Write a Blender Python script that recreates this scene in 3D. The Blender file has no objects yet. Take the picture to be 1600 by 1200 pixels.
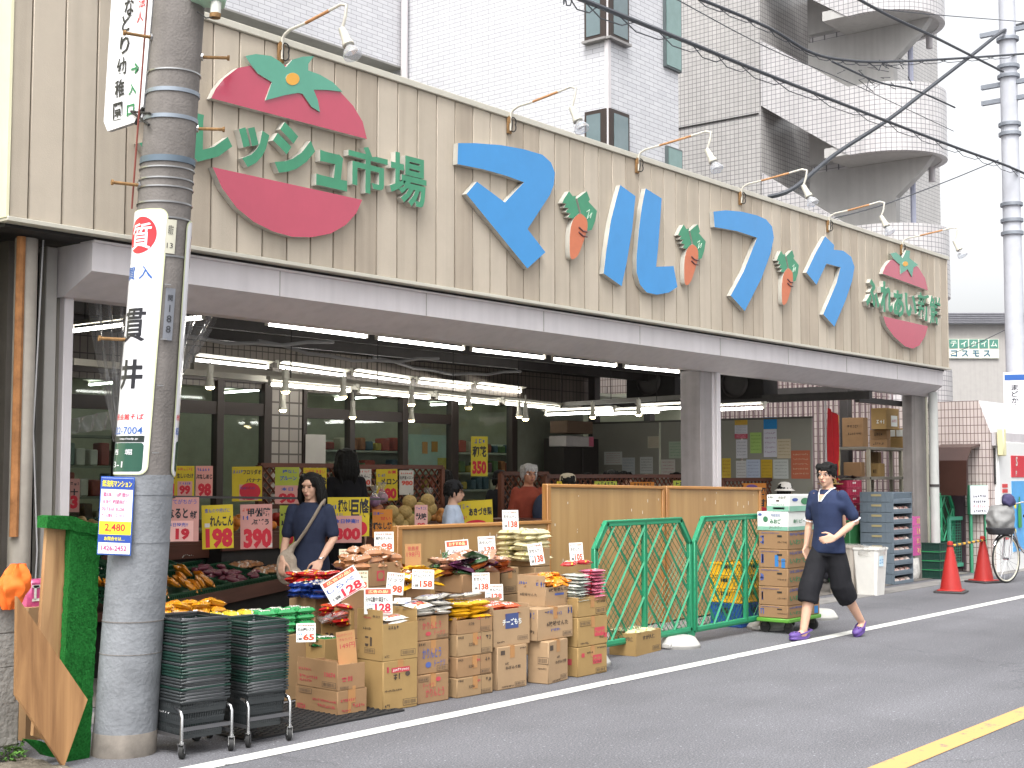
import bpy, bmesh, math, random
from mathutils import Vector, Matrix, noise
random.seed(7)
rad = math.radians
# ---------------------------------------------------------------- camera, world, sun, exposure
sc = bpy.context.scene
COL = sc.collection
CAM_F, CAM_YAW, CAM_PITCH, CAM_ROLL, CAM_H = 2107.126, 39.11609, 3.79729, 0.057356, 1.62
_y, _p, _r = rad(CAM_YAW), rad(CAM_PITCH), rad(CAM_ROLL)
FWD = Vector((math.cos(_y)*math.cos(_p), math.sin(_y)*math.cos(_p), math.sin(_p)))
_R = Vector((math.sin(_y), -math.cos(_y), 0)); _U = _R.cross(FWD)
RGT = _R*math.cos(_r) + _U*math.sin(_r); UPV = -_R*math.sin(_r) + _U*math.cos(_r)
EYE = Vector((0, 0, CAM_H))
cam = bpy.data.cameras.new('camera'); camo = bpy.data.objects.new('camera', cam); COL.objects.link(camo)
camo.matrix_world = Matrix(((RGT.x, UPV.x, -FWD.x, 0), (RGT.y, UPV.y, -FWD.y, 0), (RGT.z, UPV.z, -FWD.z, CAM_H), (0, 0, 0, 1)))
cam.sensor_width = 36; cam.lens = 36*CAM_F/1600; cam.clip_start = .1; cam.clip_end = 2000
sc.camera = camo
SUN_EL, SUN_AZ = 58, 205       # degrees; azimuth of the direction the light comes from, measured from +X
w = bpy.data.worlds.new('World'); sc.world = w; w.use_nodes = True
nt = w.node_tree; bg = nt.nodes['Background']
sky = nt.nodes.new('ShaderNodeTexSky'); sky.sky_type = 'NISHITA'; sky.sun_disc = False
sky.sun_elevation = rad(SUN_EL); sky.sun_rotation = rad(90-SUN_AZ)
sky.air_density = 1.0; sky.dust_density = 6.0; sky.ozone_density = 1.0
hs = nt.nodes.new('ShaderNodeHueSaturation'); hs.inputs['Saturation'].default_value = .1; hs.inputs['Value'].default_value = 1.12
nt.links.new(sky.outputs[0], hs.inputs['Color']); nt.links.new(hs.outputs[0], bg.inputs[0])
bg.inputs[1].default_value = .15
sun = bpy.data.lights.new('sun', 'SUN'); sun.energy = .6; sun.angle = rad(25); sun.color = (1, .97, .92)
suno = bpy.data.objects.new('sun', sun); COL.objects.link(suno)
_d = Vector((math.cos(rad(SUN_AZ))*math.cos(rad(SUN_EL)), math.sin(rad(SUN_AZ))*math.cos(rad(SUN_EL)), math.sin(rad(SUN_EL))))
suno.rotation_euler = _d.to_track_quat('Z', 'Y').to_euler(); suno.location = (0, -5, 20)
sc.view_settings.view_transform = 'Standard'; sc.view_settings.look = 'None'
sc.view_settings.exposure = 1.12; sc.view_settings.gamma = 1.0
sc.cycles.max_bounces = 6; sc.cycles.diffuse_bounces = 4; sc.cycles.glossy_bounces = 3; sc.cycles.transparent_max_bounces = 12; sc.cycles.transmission_bounces = 4
sc.cycles.use_denoising = True
sc.cycles.sample_clamp_indirect = 6

# ---------------------------------------------------------------- picture measure -> place in the world
def ray(u, v): return FWD + RGT*((u-800)/CAM_F) - UPV*((v-600)/CAM_F)
def gp(u, v, z=0.0): d = ray(u, v); return EYE + d*((z-CAM_H)/d.z)
def py(u, v, y): d = ray(u, v); return EYE + d*(y/d.y)
def pxx(u, v, x): d = ray(u, v); return EYE + d*(x/d.x)
def pt(u, v, dist): return EYE + ray(u, v)*dist
def along(P, d, u):
    """length t so that P+t*d is seen in column u"""
    k = (u-800)/CAM_F; a = P-EYE
    return (k*a.dot(FWD)-a.dot(RGT))/(d.dot(RGT)-k*d.dot(FWD))
def zat(P, v):
    """height above the ground of row v on the vertical through P"""
    k = (600-v)/CAM_F; a = P-EYE; Z = Vector((0, 0, 1))
    return P.z + (k*a.dot(FWD)-a.dot(UPV))/(Z.dot(UPV)-k*Z.dot(FWD))

# ---------------------------------------------------------------- materials
def lin(c):
    if isinstance(c, str):
        c = [int(c[i:i+2], 16)/255 for i in (0, 2, 4)]
        return tuple(x/12.92 if x <= .04045 else ((x+.055)/1.055)**2.4 for x in c)
    return tuple(c)
_mats = {}
def mat(col, rough=.6, spec=.5, metal=0, var=.1, scale=4, bump=0, bscale=60, emit=0, coat=0, stretch=None, streak=0):
    key = (str(col), rough, spec, metal, var, scale, bump, bscale, emit, coat, str(stretch), streak)
    if key in _mats: return _mats[key]
    c = lin(col)
    m = bpy.data.materials.new('paint'); m.use_nodes = True; t = m.node_tree; b = t.nodes['Principled BSDF']
    m.diffuse_color = (*c, 1)
    b.inputs['Roughness'].default_value = rough; b.inputs['Specular IOR Level'].default_value = spec; b.inputs['Metallic'].default_value = metal
    if coat: b.inputs['Coat Weight'].default_value = coat; b.inputs['Coat Roughness'].default_value = .1
    b.inputs['Base Color'].default_value = (*c, 1)
    tc = t.nodes.new('ShaderNodeTexCoord')
    src = tc.outputs['Object']
    if stretch:
        mp = t.nodes.new('ShaderNodeMapping'); mp.inputs['Scale'].default_value = stretch
        t.links.new(src, mp.inputs[0]); src = mp.outputs[0]
    if var:
        n = t.nodes.new('ShaderNodeTexNoise'); n.inputs['Scale'].default_value = scale; n.inputs['Detail'].default_value = 5; n.inputs['Roughness'].default_value = .65
        t.links.new(src, n.inputs['Vector'])
        mr = t.nodes.new('ShaderNodeMapRange'); mr.inputs[1].default_value = .3; mr.inputs[2].default_value = .7; mr.inputs[3].default_value = 1-var; mr.inputs[4].default_value = 1+var
        t.links.new(n.outputs[0], mr.inputs[0])
        mx = t.nodes.new('ShaderNodeMix'); mx.data_type = 'RGBA'; mx.blend_type = 'MULTIPLY'; mx.inputs[0].default_value = 1
        mx.inputs[6].default_value = (*c, 1); t.links.new(mr.outputs[0], mx.inputs[7]); out = mx.outputs[2]
        if streak:
            mp2 = t.nodes.new('ShaderNodeMapping'); mp2.inputs['Scale'].default_value = (9, 9, .35); t.links.new(tc.outputs['Object'], mp2.inputs[0])
            n2 = t.nodes.new('ShaderNodeTexNoise'); n2.inputs['Scale'].default_value = 1; n2.inputs['Detail'].default_value = 6; t.links.new(mp2.outputs[0], n2.inputs[0])
            mr2 = t.nodes.new('ShaderNodeMapRange'); mr2.inputs[1].default_value = .45; mr2.inputs[2].default_value = .75; mr2.inputs[3].default_value = 1; mr2.inputs[4].default_value = 1-streak
            t.links.new(n2.outputs[0], mr2.inputs[0])
            mx2 = t.nodes.new('ShaderNodeMix'); mx2.data_type = 'RGBA'; mx2.blend_type = 'MULTIPLY'; mx2.inputs[0].default_value = 1
            t.links.new(out, mx2.inputs[6]); t.links.new(mr2.outputs[0], mx2.inputs[7]); out = mx2.outputs[2]
        t.links.new(out, b.inputs['Base Color'])
        if emit: t.links.new(out, b.inputs['Emission Color'])
    if emit:
        b.inputs['Emission Strength'].default_value = emit
        if not var: b.inputs['Emission Color'].default_value = (*c, 1)
    if bump:
        n = t.nodes.new('ShaderNodeTexNoise'); n.inputs['Scale'].default_value = bscale; n.inputs['Detail'].default_value = 4
        t.links.new(src, n.inputs['Vector'])
        bp = t.nodes.new('ShaderNodeBump'); bp.inputs['Strength'].default_value = bump; bp.inputs['Distance'].default_value = .02
        t.links.new(n.outputs[0], bp.inputs['Height']); t.links.new(bp.outputs[0], b.inputs['Normal'])
    _mats[key] = m
    return m
def tile_mat(c1, c2, grout, tw, th, mortar=.006, rough=.35, offset=0.0, uv=False, var=.06, bump=.3, streak=.12):
    """glazed wall tiles; laid by (x+y, z) of the object, or by UV on curved walls"""
    m = bpy.data.materials.new('wall_tile'); m.use_nodes = True; t = m.node_tree; b = t.nodes['Principled BSDF']
    b.inputs['Roughness'].default_value = rough
    tc = t.nodes.new('ShaderNodeTexCoord')
    if uv: vec = tc.outputs['UV']
    else:
        sp = t.nodes.new('ShaderNodeSeparateXYZ'); t.links.new(tc.outputs['Object'], sp.inputs[0])
        ad = t.nodes.new('ShaderNodeMath'); t.links.new(sp.outputs[0], ad.inputs[0]); t.links.new(sp.outputs[1], ad.inputs[1])
        cb = t.nodes.new('ShaderNodeCombineXYZ'); t.links.new(ad.outputs[0], cb.inputs[0]); t.links.new(sp.outputs[2], cb.inputs[1]); vec = cb.outputs[0]
    br = t.nodes.new('ShaderNodeTexBrick'); br.offset = offset; br.squash = 1
    br.inputs['Scale'].default_value = 1; br.inputs['Brick Width'].default_value = tw; br.inputs['Row Height'].default_value = th; br.inputs['Mortar Size'].default_value = mortar
    br.inputs['Color1'].default_value = (*lin(c1), 1); br.inputs['Color2'].default_value = (*lin(c2), 1); br.inputs['Mortar'].default_value = (*lin(grout), 1)
    t.links.new(vec, br.inputs['Vector'])
    mp2 = t.nodes.new('ShaderNodeMapping'); mp2.inputs['Scale'].default_value = (3, 3, .3); t.links.new(tc.outputs['Object'], mp2.inputs[0])
    n2 = t.nodes.new('ShaderNodeTexNoise'); n2.inputs['Scale'].default_value = 1; n2.inputs['Detail'].default_value = 6; t.links.new(mp2.outputs[0], n2.inputs[0])
    mr2 = t.nodes.new('ShaderNodeMapRange'); mr2.inputs[1].default_value = .35; mr2.inputs[2].default_value = .75; mr2.inputs[3].default_value = 1; mr2.inputs[4].default_value = 1-streak
    t.links.new(n2.outputs[0], mr2.inputs[0])
    mx2 = t.nodes.new('ShaderNodeMix'); mx2.data_type = 'RGBA'; mx2.blend_type = 'MULTIPLY'; mx2.inputs[0].default_value = 1
    t.links.new(br.outputs[0], mx2.inputs[6]); t.links.new(mr2.outputs[0], mx2.inputs[7]); t.links.new(mx2.outputs[2], b.inputs['Base Color'])
    bp = t.nodes.new('ShaderNodeBump'); bp.inputs['Strength'].default_value = bump; bp.inputs['Distance'].default_value = .004; bp.invert = True
    t.links.new(br.outputs['Fac'], bp.inputs['Height']); t.links.new(bp.outputs[0], b.inputs['Normal'])
    return m
def wood_mat(c1, c2, scale=6, axis=2, rough=.45, stretch=.06, coat=0):
    m = bpy.data.materials.new('wood'); m.use_nodes = True; t = m.node_tree; b = t.nodes['Principled BSDF']; b.inputs['Roughness'].default_value = rough
    tc = t.nodes.new('ShaderNodeTexCoord'); mp = t.nodes.new('ShaderNodeMapping')
    s = [scale]*3; s[axis] = scale*stretch; mp.inputs['Scale'].default_value = s; t.links.new(tc.outputs['Object'], mp.inputs[0])
    n = t.nodes.new('ShaderNodeTexNoise'); n.inputs['Scale'].default_value = 1.5; n.inputs['Detail'].default_value = 8; n.inputs['Roughness'].default_value = .6; n.inputs['Distortion'].default_value = .6
    t.links.new(mp.outputs[0], n.inputs[0])
    cr = t.nodes.new('ShaderNodeValToRGB'); e = cr.color_ramp.elements
    e[0].position = .32; e[0].color = (*lin(c1), 1); e[1].position = .68; e[1].color = (*lin(c2), 1)
    t.links.new(n.outputs[0], cr.inputs[0]); t.links.new(cr.outputs[0], b.inputs['Base Color'])
    if coat: b.inputs['Coat Weight'].default_value = coat
    bp = t.nodes.new('ShaderNodeBump'); bp.inputs['Strength'].default_value = .08; t.links.new(n.outputs[0], bp.inputs['Height']); t.links.new(bp.outputs[0], b.inputs['Normal'])
    return m
def glass_mat(tint=(.9, .95, .93), refl=1.0, haze=0.0):
    m = bpy.data.materials.new('glass'); m.use_nodes = True; t = m.node_tree; t.nodes.remove(t.nodes['Principled BSDF']); o = t.nodes['Material Output']
    tr = t.nodes.new('ShaderNodeBsdfTransparent'); tr.inputs[0].default_value = (*tint, 1)
    gl = t.nodes.new('ShaderNodeBsdfGlossy'); gl.inputs['Roughness'].default_value = .03
    fr = t.nodes.new('ShaderNodeLayerWeight'); pw = t.nodes.new('ShaderNodeMath'); pw.operation = 'POWER'; pw.inputs[1].default_value = 4; t.links.new(fr.outputs['Facing'], pw.inputs[0])
    mu = t.nodes.new('ShaderNodeMath'); mu.operation = 'MULTIPLY_ADD'; mu.inputs[1].default_value = .6*refl; mu.inputs[2].default_value = .035*refl; mu.use_clamp = True; t.links.new(pw.outputs[0], mu.inputs[0])
    mx = t.nodes.new('ShaderNodeMixShader'); t.links.new(mu.outputs[0], mx.inputs[0]); t.links.new(tr.outputs[0], mx.inputs[1]); t.links.new(gl.outputs[0], mx.inputs[2])
    last = mx
    if haze:
        df = t.nodes.new('ShaderNodeBsdfDiffuse'); df.inputs[0].default_value = (.8, .8, .8, 1)
        m2 = t.nodes.new('ShaderNodeMixShader'); m2.inputs[0].default_value = haze; t.links.new(mx.outputs[0], m2.inputs[1]); t.links.new(df.outputs[0], m2.inputs[2]); last = m2
    t.links.new(last.outputs[0], o.inputs[0])
    return m

# ---------------------------------------------------------------- text outlines (built-in font)
_tx = {}
def text_polys(s, bold=0.0, ext=0.0):
    key = (s, bold, ext)
    if key in _tx: return _tx[key]
    cu = bpy.data.curves.new('lettering', 'FONT'); cu.body = s; cu.size = 1; cu.resolution_u = 2; cu.align_x = 'CENTER'; cu.offset = bold; cu.fill_mode = 'BOTH' if ext else 'FRONT'; cu.extrude = ext
    cu.space_line = .9
    o = bpy.data.objects.new('lettering', cu); COL.objects.link(o)
    dg = bpy.context.evaluated_depsgraph_get(); ev = o.evaluated_get(dg); me = ev.to_mesh()
    vs = [v.co.copy() for v in me.vertices]; fs = [tuple(p.vertices) for p in me.polygons]
    ev.to_mesh_clear(); bpy.data.objects.remove(o); bpy.data.curves.remove(cu)
    if not vs: vs = [Vector((0, 0, 0))]
    x0 = min(v.x for v in vs); x1 = max(v.x for v in vs); y0 = min(v.y for v in vs); y1 = max(v.y for v in vs)
    c = Vector(((x0+x1)/2, (y0+y1)/2, 0))
    r = ([v-c for v in vs], fs, x1-x0, y1-y0)
    _tx[key] = r
    return r

# ---------------------------------------------------------------- mesh builder
I4 = Matrix.Identity(4)
def T(x, y=None, z=None): return Matrix.Translation(Vector(x) if y is None else Vector((x, y, z)))
def Rz(a): return Matrix.Rotation(rad(a), 4, 'Z')
def Rx(a): return Matrix.Rotation(rad(a), 4, 'X')
def Ry(a): return Matrix.Rotation(rad(a), 4, 'Y')
def S(x, y, z): return Matrix.Diagonal((x, y, z, 1))
def frame(o, x, y):
    x = Vector(x).normalized(); y = Vector(y); z = x.cross(y).normalized(); y = z.cross(x)
    return Matrix(((x.x, y.x, z.x, o[0]), (x.y, y.y, z.y, o[1]), (x.z, y.z, z.z, o[2]), (0, 0, 0, 1)))
FRONT = Matrix(((1, 0, 0, 0), (0, 0, -1, 0), (0, 1, 0, 0), (0, 0, 0, 1)))    # a sheet facing -Y: x stays, sheet y is up
LEFTF = Matrix(((0, 0, -1, 0), (-1, 0, 0, 0), (0, 1, 0, 0), (0, 0, 0, 1)))   # a sheet facing -X
class MB:
    def __init__(s): s.v = []; s.f = []; s.m = []; s.mats = []; s.uv = None
    def mi(s, m):
        if m not in s.mats: s.mats.append(m)
        return s.mats.index(m)
    def add(s, vs, fs, m, M=I4):
        b = len(s.v); s.v += [M @ Vector(v) for v in vs]; k = s.mi(m)
        for f in fs: s.f.append(tuple(i+b for i in f)); s.m.append(k)
        return s
    def box(s, c, d, m, M=I4, bev=0):
        x, y, z = d[0]/2, d[1]/2, d[2]/2; M = M @ T(c)
        if bev <= 0:
            vs = [(i*x, j*y, k*z) for k in (-1, 1) for j in (-1, 1) for i in (-1, 1)]
            return s.add(vs, [(0, 2, 3, 1), (4, 5, 7, 6), (0, 1, 5, 4), (2, 6, 7, 3), (0, 4, 6, 2), (1, 3, 7, 5)], m, M)
        bev = min(bev, x*.9, y*.9, z*.9)
        vs = []; idx = {}
        for i in (-1, 1):
            for j in (-1, 1):
                for k in (-1, 1):
                    for a in range(3):
                        p = [i*x, j*y, k*z]
                        for q in range(3):
                            if q != a: p[q] -= (i, j, k)[q]*bev
                        idx[(i, j, k, a)] = len(vs); vs.append(p)
        fs = []
        for a in range(3):
            b, c2 = (a+1) % 3, (a+2) % 3
            for sgn in (-1, 1):
                loop = []
                for sb, sc2 in ((-1, -1), (1, -1), (1, 1), (-1, 1)):
                    t = [0, 0, 0]; t[a] = sgn; t[b] = sb; t[c2] = sc2; loop.append(idx[(*t, a)])
                fs.append(tuple(loop if sgn > 0 else loop[::-1]))
            for sb in (-1, 1):
                for sc2 in (-1, 1):
                    def g(sa, ax):
                        t = [0, 0, 0]; t[a] = sa; t[b] = sb; t[c2] = sc2; return idx[(*t, ax)]
                    q = (g(-1, b), g(1, b), g(1, c2), g(-1, c2)); fs.append(q if sb*sc2 < 0 else q[::-1])
        for i in (-1, 1):
            for j in (-1, 1):
                for k in (-1, 1):
                    q = tuple(idx[(i, j, k, a)] for a in range(3)); fs.append(q if i*j*k > 0 else q[::-1])
        return s.add(vs, fs, m, M)
    def prism(s, poly, d, m, M=I4, mside=None):
        """outline in x,y extruded from z=0 to z=d"""
        n = len(poly); vs = [(p[0], p[1], 0) for p in poly]+[(p[0], p[1], d) for p in poly]
        s.add(vs, [tuple(range(n, 2*n)), tuple(range(n-1, -1, -1))], m, M)
        return s.add(vs, [(i, (i+1) % n, n+(i+1) % n, n+i) for i in range(n)], mside or m, M)
    def tube(s, pts, r, m, n=8, M=I4, cap=True, flat=1.0):
        pts = [Vector(p) for p in pts]; rs = r if isinstance(r, (list, tuple)) else [r]*len(pts)
        vs = []; fs = []; up = None
        for i, p in enumerate(pts):
            d = ((pts[min(i+1, len(pts)-1)]-p).normalized()+(p-pts[max(i-1, 0)]).normalized())
            if d.length < 1e-9: d = Vector((0, 0, 1))
            d.normalize()
            if up is None: up = Vector((0, 0, 1)) if abs(d.z) < .9 else Vector((1, 0, 0))
            a = up.cross(d).normalized(); b = d.cross(a); up = b
            for k in range(n):
                t = 2*math.pi*k/n; vs.append(p+a*math.cos(t)*rs[i]+b*math.sin(t)*rs[i]*flat)
        for i in range(len(pts)-1):
            for k in range(n): fs.append((i*n+k, i*n+(k+1) % n, (i+1)*n+(k+1) % n, (i+1)*n+k))
        if cap: fs.append(tuple(range(n-1, -1, -1))); fs.append(tuple(range((len(pts)-1)*n, len(pts)*n)))
        return s.add(vs, fs, m, M)
    def lathe(s, prof, m, n=24, M=I4, a0=0, a1=360):
        vs = []; fs = []; k = len(prof); full = abs(a1-a0) >= 360; nn = n if full else n+1
        for i in range(nn):
            t = rad(a0+(a1-a0)*i/n)
            for r, z in prof: vs.append((r*math.cos(t), r*math.sin(t), z))
        for i in range(n):
            j = (i+1) % nn
            for q in range(k-1): fs.append((i*k+q, j*k+q, j*k+q+1, i*k+q+1))
        return s.add(vs, fs, m, M)
    def ball(s, c, r, m, M=I4, n=10, k=7, sq=(1, 1, 1)):
        prof = [(max(1e-4, math.sin(math.pi*i/k))*r, -math.cos(math.pi*i/k)*r) for i in range(k+1)]
        return s.lathe(prof, m, n, M @ T(c) @ S(*sq))
    def quad(s, a, b, c, d, m, M=I4): return s.add([a, b, c, d], [(0, 1, 2, 3)], m, M)
    def grid(s, fn, nu, nv, m, M=I4, thick=0):
        vs = [fn(i/nu, j/nv) for j in range(nv+1) for i in range(nu+1)]; k = nu+1
        return s.add(vs, [(j*k+i, j*k+i+1, (j+1)*k+i+1, (j+1)*k+i) for j in range(nv) for i in range(nu)], m, M)
    def text(s, txt, M, h, m, bold=0.0, w=None, wrap=None):
        """lettering of height h (and width w) centred on the sheet M; wrap = radius for a round pole"""
        vs, fs, W, Hh = text_polys(txt, bold)
        sy = h/max(Hh, 1e-6); sx = sy if w is None else w/max(W, 1e-6)
        if wrap:
            bm = bmesh.new(); bv = [bm.verts.new((v.x*sx, v.y*sy, 0)) for v in vs]
            for f in fs:
                try: bm.faces.new([bv[i] for i in f])
                except ValueError: pass
            x = -W*sx/2
            while x < W*sx/2:
                x += .02; bmesh.ops.bisect_plane(bm, geom=bm.verts[:]+bm.edges[:]+bm.faces[:], plane_co=(x, 0, 0), plane_no=(1, 0, 0))
            bm.verts.index_update()
            vv = [(v.co.x, v.co.y, 0) for v in bm.verts]; ff = [tuple(q.index for q in f.verts) for f in bm.faces]; bm.free()
            return s.add([wrap(*p) for p in vv], ff, m, M)
        return s.add([(v.x*sx, v.y*sy, .0015) for v in vs], fs, m, M)
    def solid_text(s, ch, M, w, h, d, mf, ms, bold=0.0):
        vs, fs, W, Hh = text_polys(ch, bold, .1)
        vv = [(v.x*w/W, v.y*h/Hh, (v.z+.1)/.2*d) for v in vs]
        front = [f for f in fs if all(vv[i][2] > d*.99 for i in f)]; rest = [f for f in fs if not all(vv[i][2] > d*.99 for i in f)]
        s.add(vv, front, mf, M); return s.add(vv, rest, ms, M)
    def scribble(s, M, w, h, m, n=4, rnd=random, t=None):
        """small unreadable print: short strokes in a row"""
        x = -w/2; t = t or h*.16
        while x < w/2:
            cw = min(h*rnd.uniform(.6, 1.0), w/2-x+1e-4)
            for q in range(n):
                if rnd.random() < .5: s.box((x+cw*.45, rnd.uniform(-h*.45, h*.45), .001), (cw*rnd.uniform(.5, .85), t, .0012), m, M)
                else: s.box((x+cw*rnd.uniform(.15, .75), 0, .001), (t, h*rnd.uniform(.5, 1), .0012), m, M)
            x += cw*1.12
        return s
    def mesh(s, name):
        me = bpy.data.meshes.new(name); me.from_pydata([tuple(v) for v in s.v], [], s.f)
        for m in s.mats: me.materials.append(m)
        if s.f: me.polygons.foreach_set('material_index', s.m)
        if s.uv:
            l = me.uv_layers.new(name='UVMap')
            for i, lp in enumerate(me.loops): l.data[i].uv = s.uv(s.v[lp.vertex_index])
        bm = bmesh.new(); bm.from_mesh(me); bmesh.ops.recalc_face_normals(bm, faces=bm.faces); bm.to_mesh(me); bm.free()
        me.polygons.foreach_set('use_smooth', [True]*len(me.polygons))
        me.set_sharp_from_angle(angle=rad(38)); me.update()
        return me
    def build(s, name, parent=None, M=None):
        o = bpy.data.objects.new(name, s.mesh(name)); COL.objects.link(o)
        if M is not None: o.matrix_world = M
        if parent is not None: o.parent = parent
        return o
def tag(o, label=None, cat=None, group=None, kind=None):
    if label: o['label'] = label
    if cat: o['category'] = cat
    if group: o['group'] = group
    if kind: o['kind'] = kind
    return o
def thing(name, label, cat, M=I4, group=None):
    o = bpy.data.objects.new(name, None); COL.objects.link(o); o.matrix_world = M; o.empty_display_size = .1
    return tag(o, label, cat, group)
def dup(o, M=None, label=None, group=None):
    c = o.copy(); COL.objects.link(c)
    if M is not None: c.matrix_world = M
    if label: c['label'] = label
    if group: c['group'] = group
    for ch in list(o.children):
        k = ch.copy(); COL.objects.link(k); k.parent = c
        for g in list(ch.children): q = g.copy(); COL.objects.link(q); q.parent = k
    return c
def struct(name, mb, M=None): return tag(mb.build(name, None, M), kind='structure')
def skin(verts, edges, radii, sub=1):
    """one smooth tapered surface grown round a skeleton; returns vertices and faces"""
    me = bpy.data.meshes.new('body'); me.from_pydata([tuple(v) for v in verts], edges, [])
    o = bpy.data.objects.new('body', me); COL.objects.link(o)
    sk = o.modifiers.new('skin', 'SKIN'); sk.use_smooth_shade = True; sk.branch_smoothing = .6
    for i, r in enumerate(radii):
        d = me.skin_vertices[0].data[i]; d.radius = (r, r) if not isinstance(r, tuple) else r; d.use_root = (i == 0)
    if sub: ss = o.modifiers.new('sub', 'SUBSURF'); ss.levels = sub; ss.render_levels = sub
    dg = bpy.context.evaluated_depsgraph_get(); ev = o.evaluated_get(dg); m2 = ev.to_mesh()
    vs = [v.co.copy() for v in m2.vertices]; fs = [tuple(p.vertices) for p in m2.polygons]
    ev.to_mesh_clear(); bpy.data.objects.remove(o); bpy.data.meshes.remove(me)
    return vs, fs
# ================================================================ the setting
ASPH = mat((.105, .105, .108), .85, .3, var=.16, scale=1.3, bump=.5, bscale=170)
def asphalt():
    m = bpy.data.materials.new('asphalt'); m.use_nodes = True; t = m.node_tree; b = t.nodes['Principled BSDF']; b.inputs['Roughness'].default_value = .82; b.inputs['Specular IOR Level'].default_value = .35
    tc = t.nodes.new('ShaderNodeTexCoord')
    def nz(s, d=4, sc=None):
        n = t.nodes.new('ShaderNodeTexNoise'); n.inputs['Scale'].default_value = s; n.inputs['Detail'].default_value = d
        if sc:
            mp = t.nodes.new('ShaderNodeMapping'); mp.inputs['Scale'].default_value = sc; t.links.new(tc.outputs['Object'], mp.inputs[0]); t.links.new(mp.outputs[0], n.inputs[0])
        else: t.links.new(tc.outputs['Object'], n.inputs[0])
        return n
    a = nz(.5, 6, (.35, 1.6, 1)); g = nz(95, 3); sp = nz(42, 2)
    def ramp(n, p0, c0, p1, c1):
        r = t.nodes.new('ShaderNodeValToRGB'); e = r.color_ramp.elements; e[0].position = p0; e[0].color = (c0, c0, c0*1.02, 1); e[1].position = p1; e[1].color = (c1, c1, c1*1.02, 1); t.links.new(n.outputs[0], r.inputs[0]); return r
    r1 = ramp(a, .3, .108, .7, .165); r2 = ramp(g, .3, .5, .72, 1.55); r3 = ramp(sp, .63, 1, .72, 2.0); st = ramp(nz(.9, 7), .34, .86, .52, 1.0); ck = t.nodes.new('ShaderNodeTexVoronoi'); ck.feature = 'DISTANCE_TO_EDGE'; ck.inputs['Scale'].default_value = .2; wn = nz(2.2, 5); va = t.nodes.new('ShaderNodeMix'); va.data_type = 'RGBA'; va.blend_type = 'LINEAR_LIGHT'; va.inputs[0].default_value = .35; t.links.new(tc.outputs['Object'], va.inputs[6]); t.links.new(wn.outputs['Color'], va.inputs[7]); t.links.new(va.outputs[2], ck.inputs['Vector']); cr = t.nodes.new('ShaderNodeValToRGB'); cr.color_ramp.elements[0].position = .0; cr.color_ramp.elements[0].color = (.78, .78, .78, 1); cr.color_ramp.elements[1].position = .004; cr.color_ramp.elements[1].color = (1, 1, 1, 1); t.links.new(ck.outputs['Distance'], cr.inputs[0])
    def mul(x, y):
        q = t.nodes.new('ShaderNodeMix'); q.data_type = 'RGBA'; q.blend_type = 'MULTIPLY'; q.inputs[0].default_value = 1; t.links.new(x, q.inputs[6]); t.links.new(y, q.inputs[7]); return q.outputs[2]
    t.links.new(mul(mul(mul(mul(r1.outputs[0], r2.outputs[0]), r3.outputs[0]), st.outputs[0]), cr.outputs[0]), b.inputs['Base Color'])
    bp = t.nodes.new('ShaderNodeBump'); bp.inputs['Strength'].default_value = .6; bp.inputs['Distance'].default_value = .006; t.links.new(g.outputs[0], bp.inputs['Height']); t.links.new(bp.outputs[0], b.inputs['Normal'])
    return m
def line_paint(c, wear=.55):
    m = bpy.data.materials.new('road_paint'); m.use_nodes = True; t = m.node_tree; b = t.nodes['Principled BSDF']; b.inputs['Roughness'].default_value = .7
    tc = t.nodes.new('ShaderNodeTexCoord'); n = t.nodes.new('ShaderNodeTexNoise'); n.inputs['Scale'].default_value = 9; n.inputs['Detail'].default_value = 8; n.inputs['Roughness'].default_value = .75
    t.links.new(tc.outputs['Object'], n.inputs[0]); r = t.nodes.new('ShaderNodeValToRGB'); e = r.color_ramp.elements
    e[0].position = .37; e[0].color = (.15, .15, .15, 1); e[1].position = .43; e[1].color = (*c, 1); t.links.new(n.outputs[0], r.inputs[0]); t.links.new(r.outputs[0], b.inputs['Base Color'])
    return m
struct('road', MB().quad((-300, -300, 0), (400, -300, 0), (400, 300, 0), (-300, 300, 0), asphalt()))
W1, W2 = line_paint((.66, .66, .62)), line_paint((.56, .33, .12))
struct('white_line', MB().quad((-60, 6.03, .004), (140, 6.03, .004), (140, 6.17, .004), (-60, 6.17, .004), W1))
yl0 = gp(1360, 1199).y; yl1 = gp(1420, 1199).y
struct('yellow_line', MB().quad((-60, yl1, .004), (140, yl1, .004), (140, yl0, .004), (-60, yl0, .004), W2))
CONC = mat((.22, .21, .2), .85, .3, var=.25, scale=2.5, bump=.3, bscale=90)
FLOOR = mat((.17, .155, .14), .6, .4, var=.3, scale=1.5, bump=.15)
struct('shop_floor', MB().quad((4.6, 8.2, .006), (22, 8.2, .006), (22.2, 17.5, .006), (4.6, 17.5, .006), FLOOR))
struct('gutter_edge', MB().box((21.5, 7.85, .003), (36, .35, .006), CONC))
struct('earth_patch', MB().grid(lambda a, b: (3.55+a*.75, 6.3+b*.75, .012+.02*noise.noise((a*7, b*7, 0))), 14, 14, mat((.16, .14, .11), .95, .2, var=.4, scale=14, bump=.8)))
mk = MB(); rub = mat((.02, .02, .021), .7, .4, var=.2)
mk.box((0, 0, .006), (1.35, .82, .012), rub)
for i in range(26):
    for j in range(15): mk.box((-.63+i*.05, -.37+j*.0525+(i % 2)*.02, .014), (.03, .012, .006), rub, T(0, 0, 0))
tag(mk.build('floor_mat', None, T(6.1, 6.86, .002)), 'black ribbed rubber mat on the ground under the low cardboard boxes', 'mat')

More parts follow.
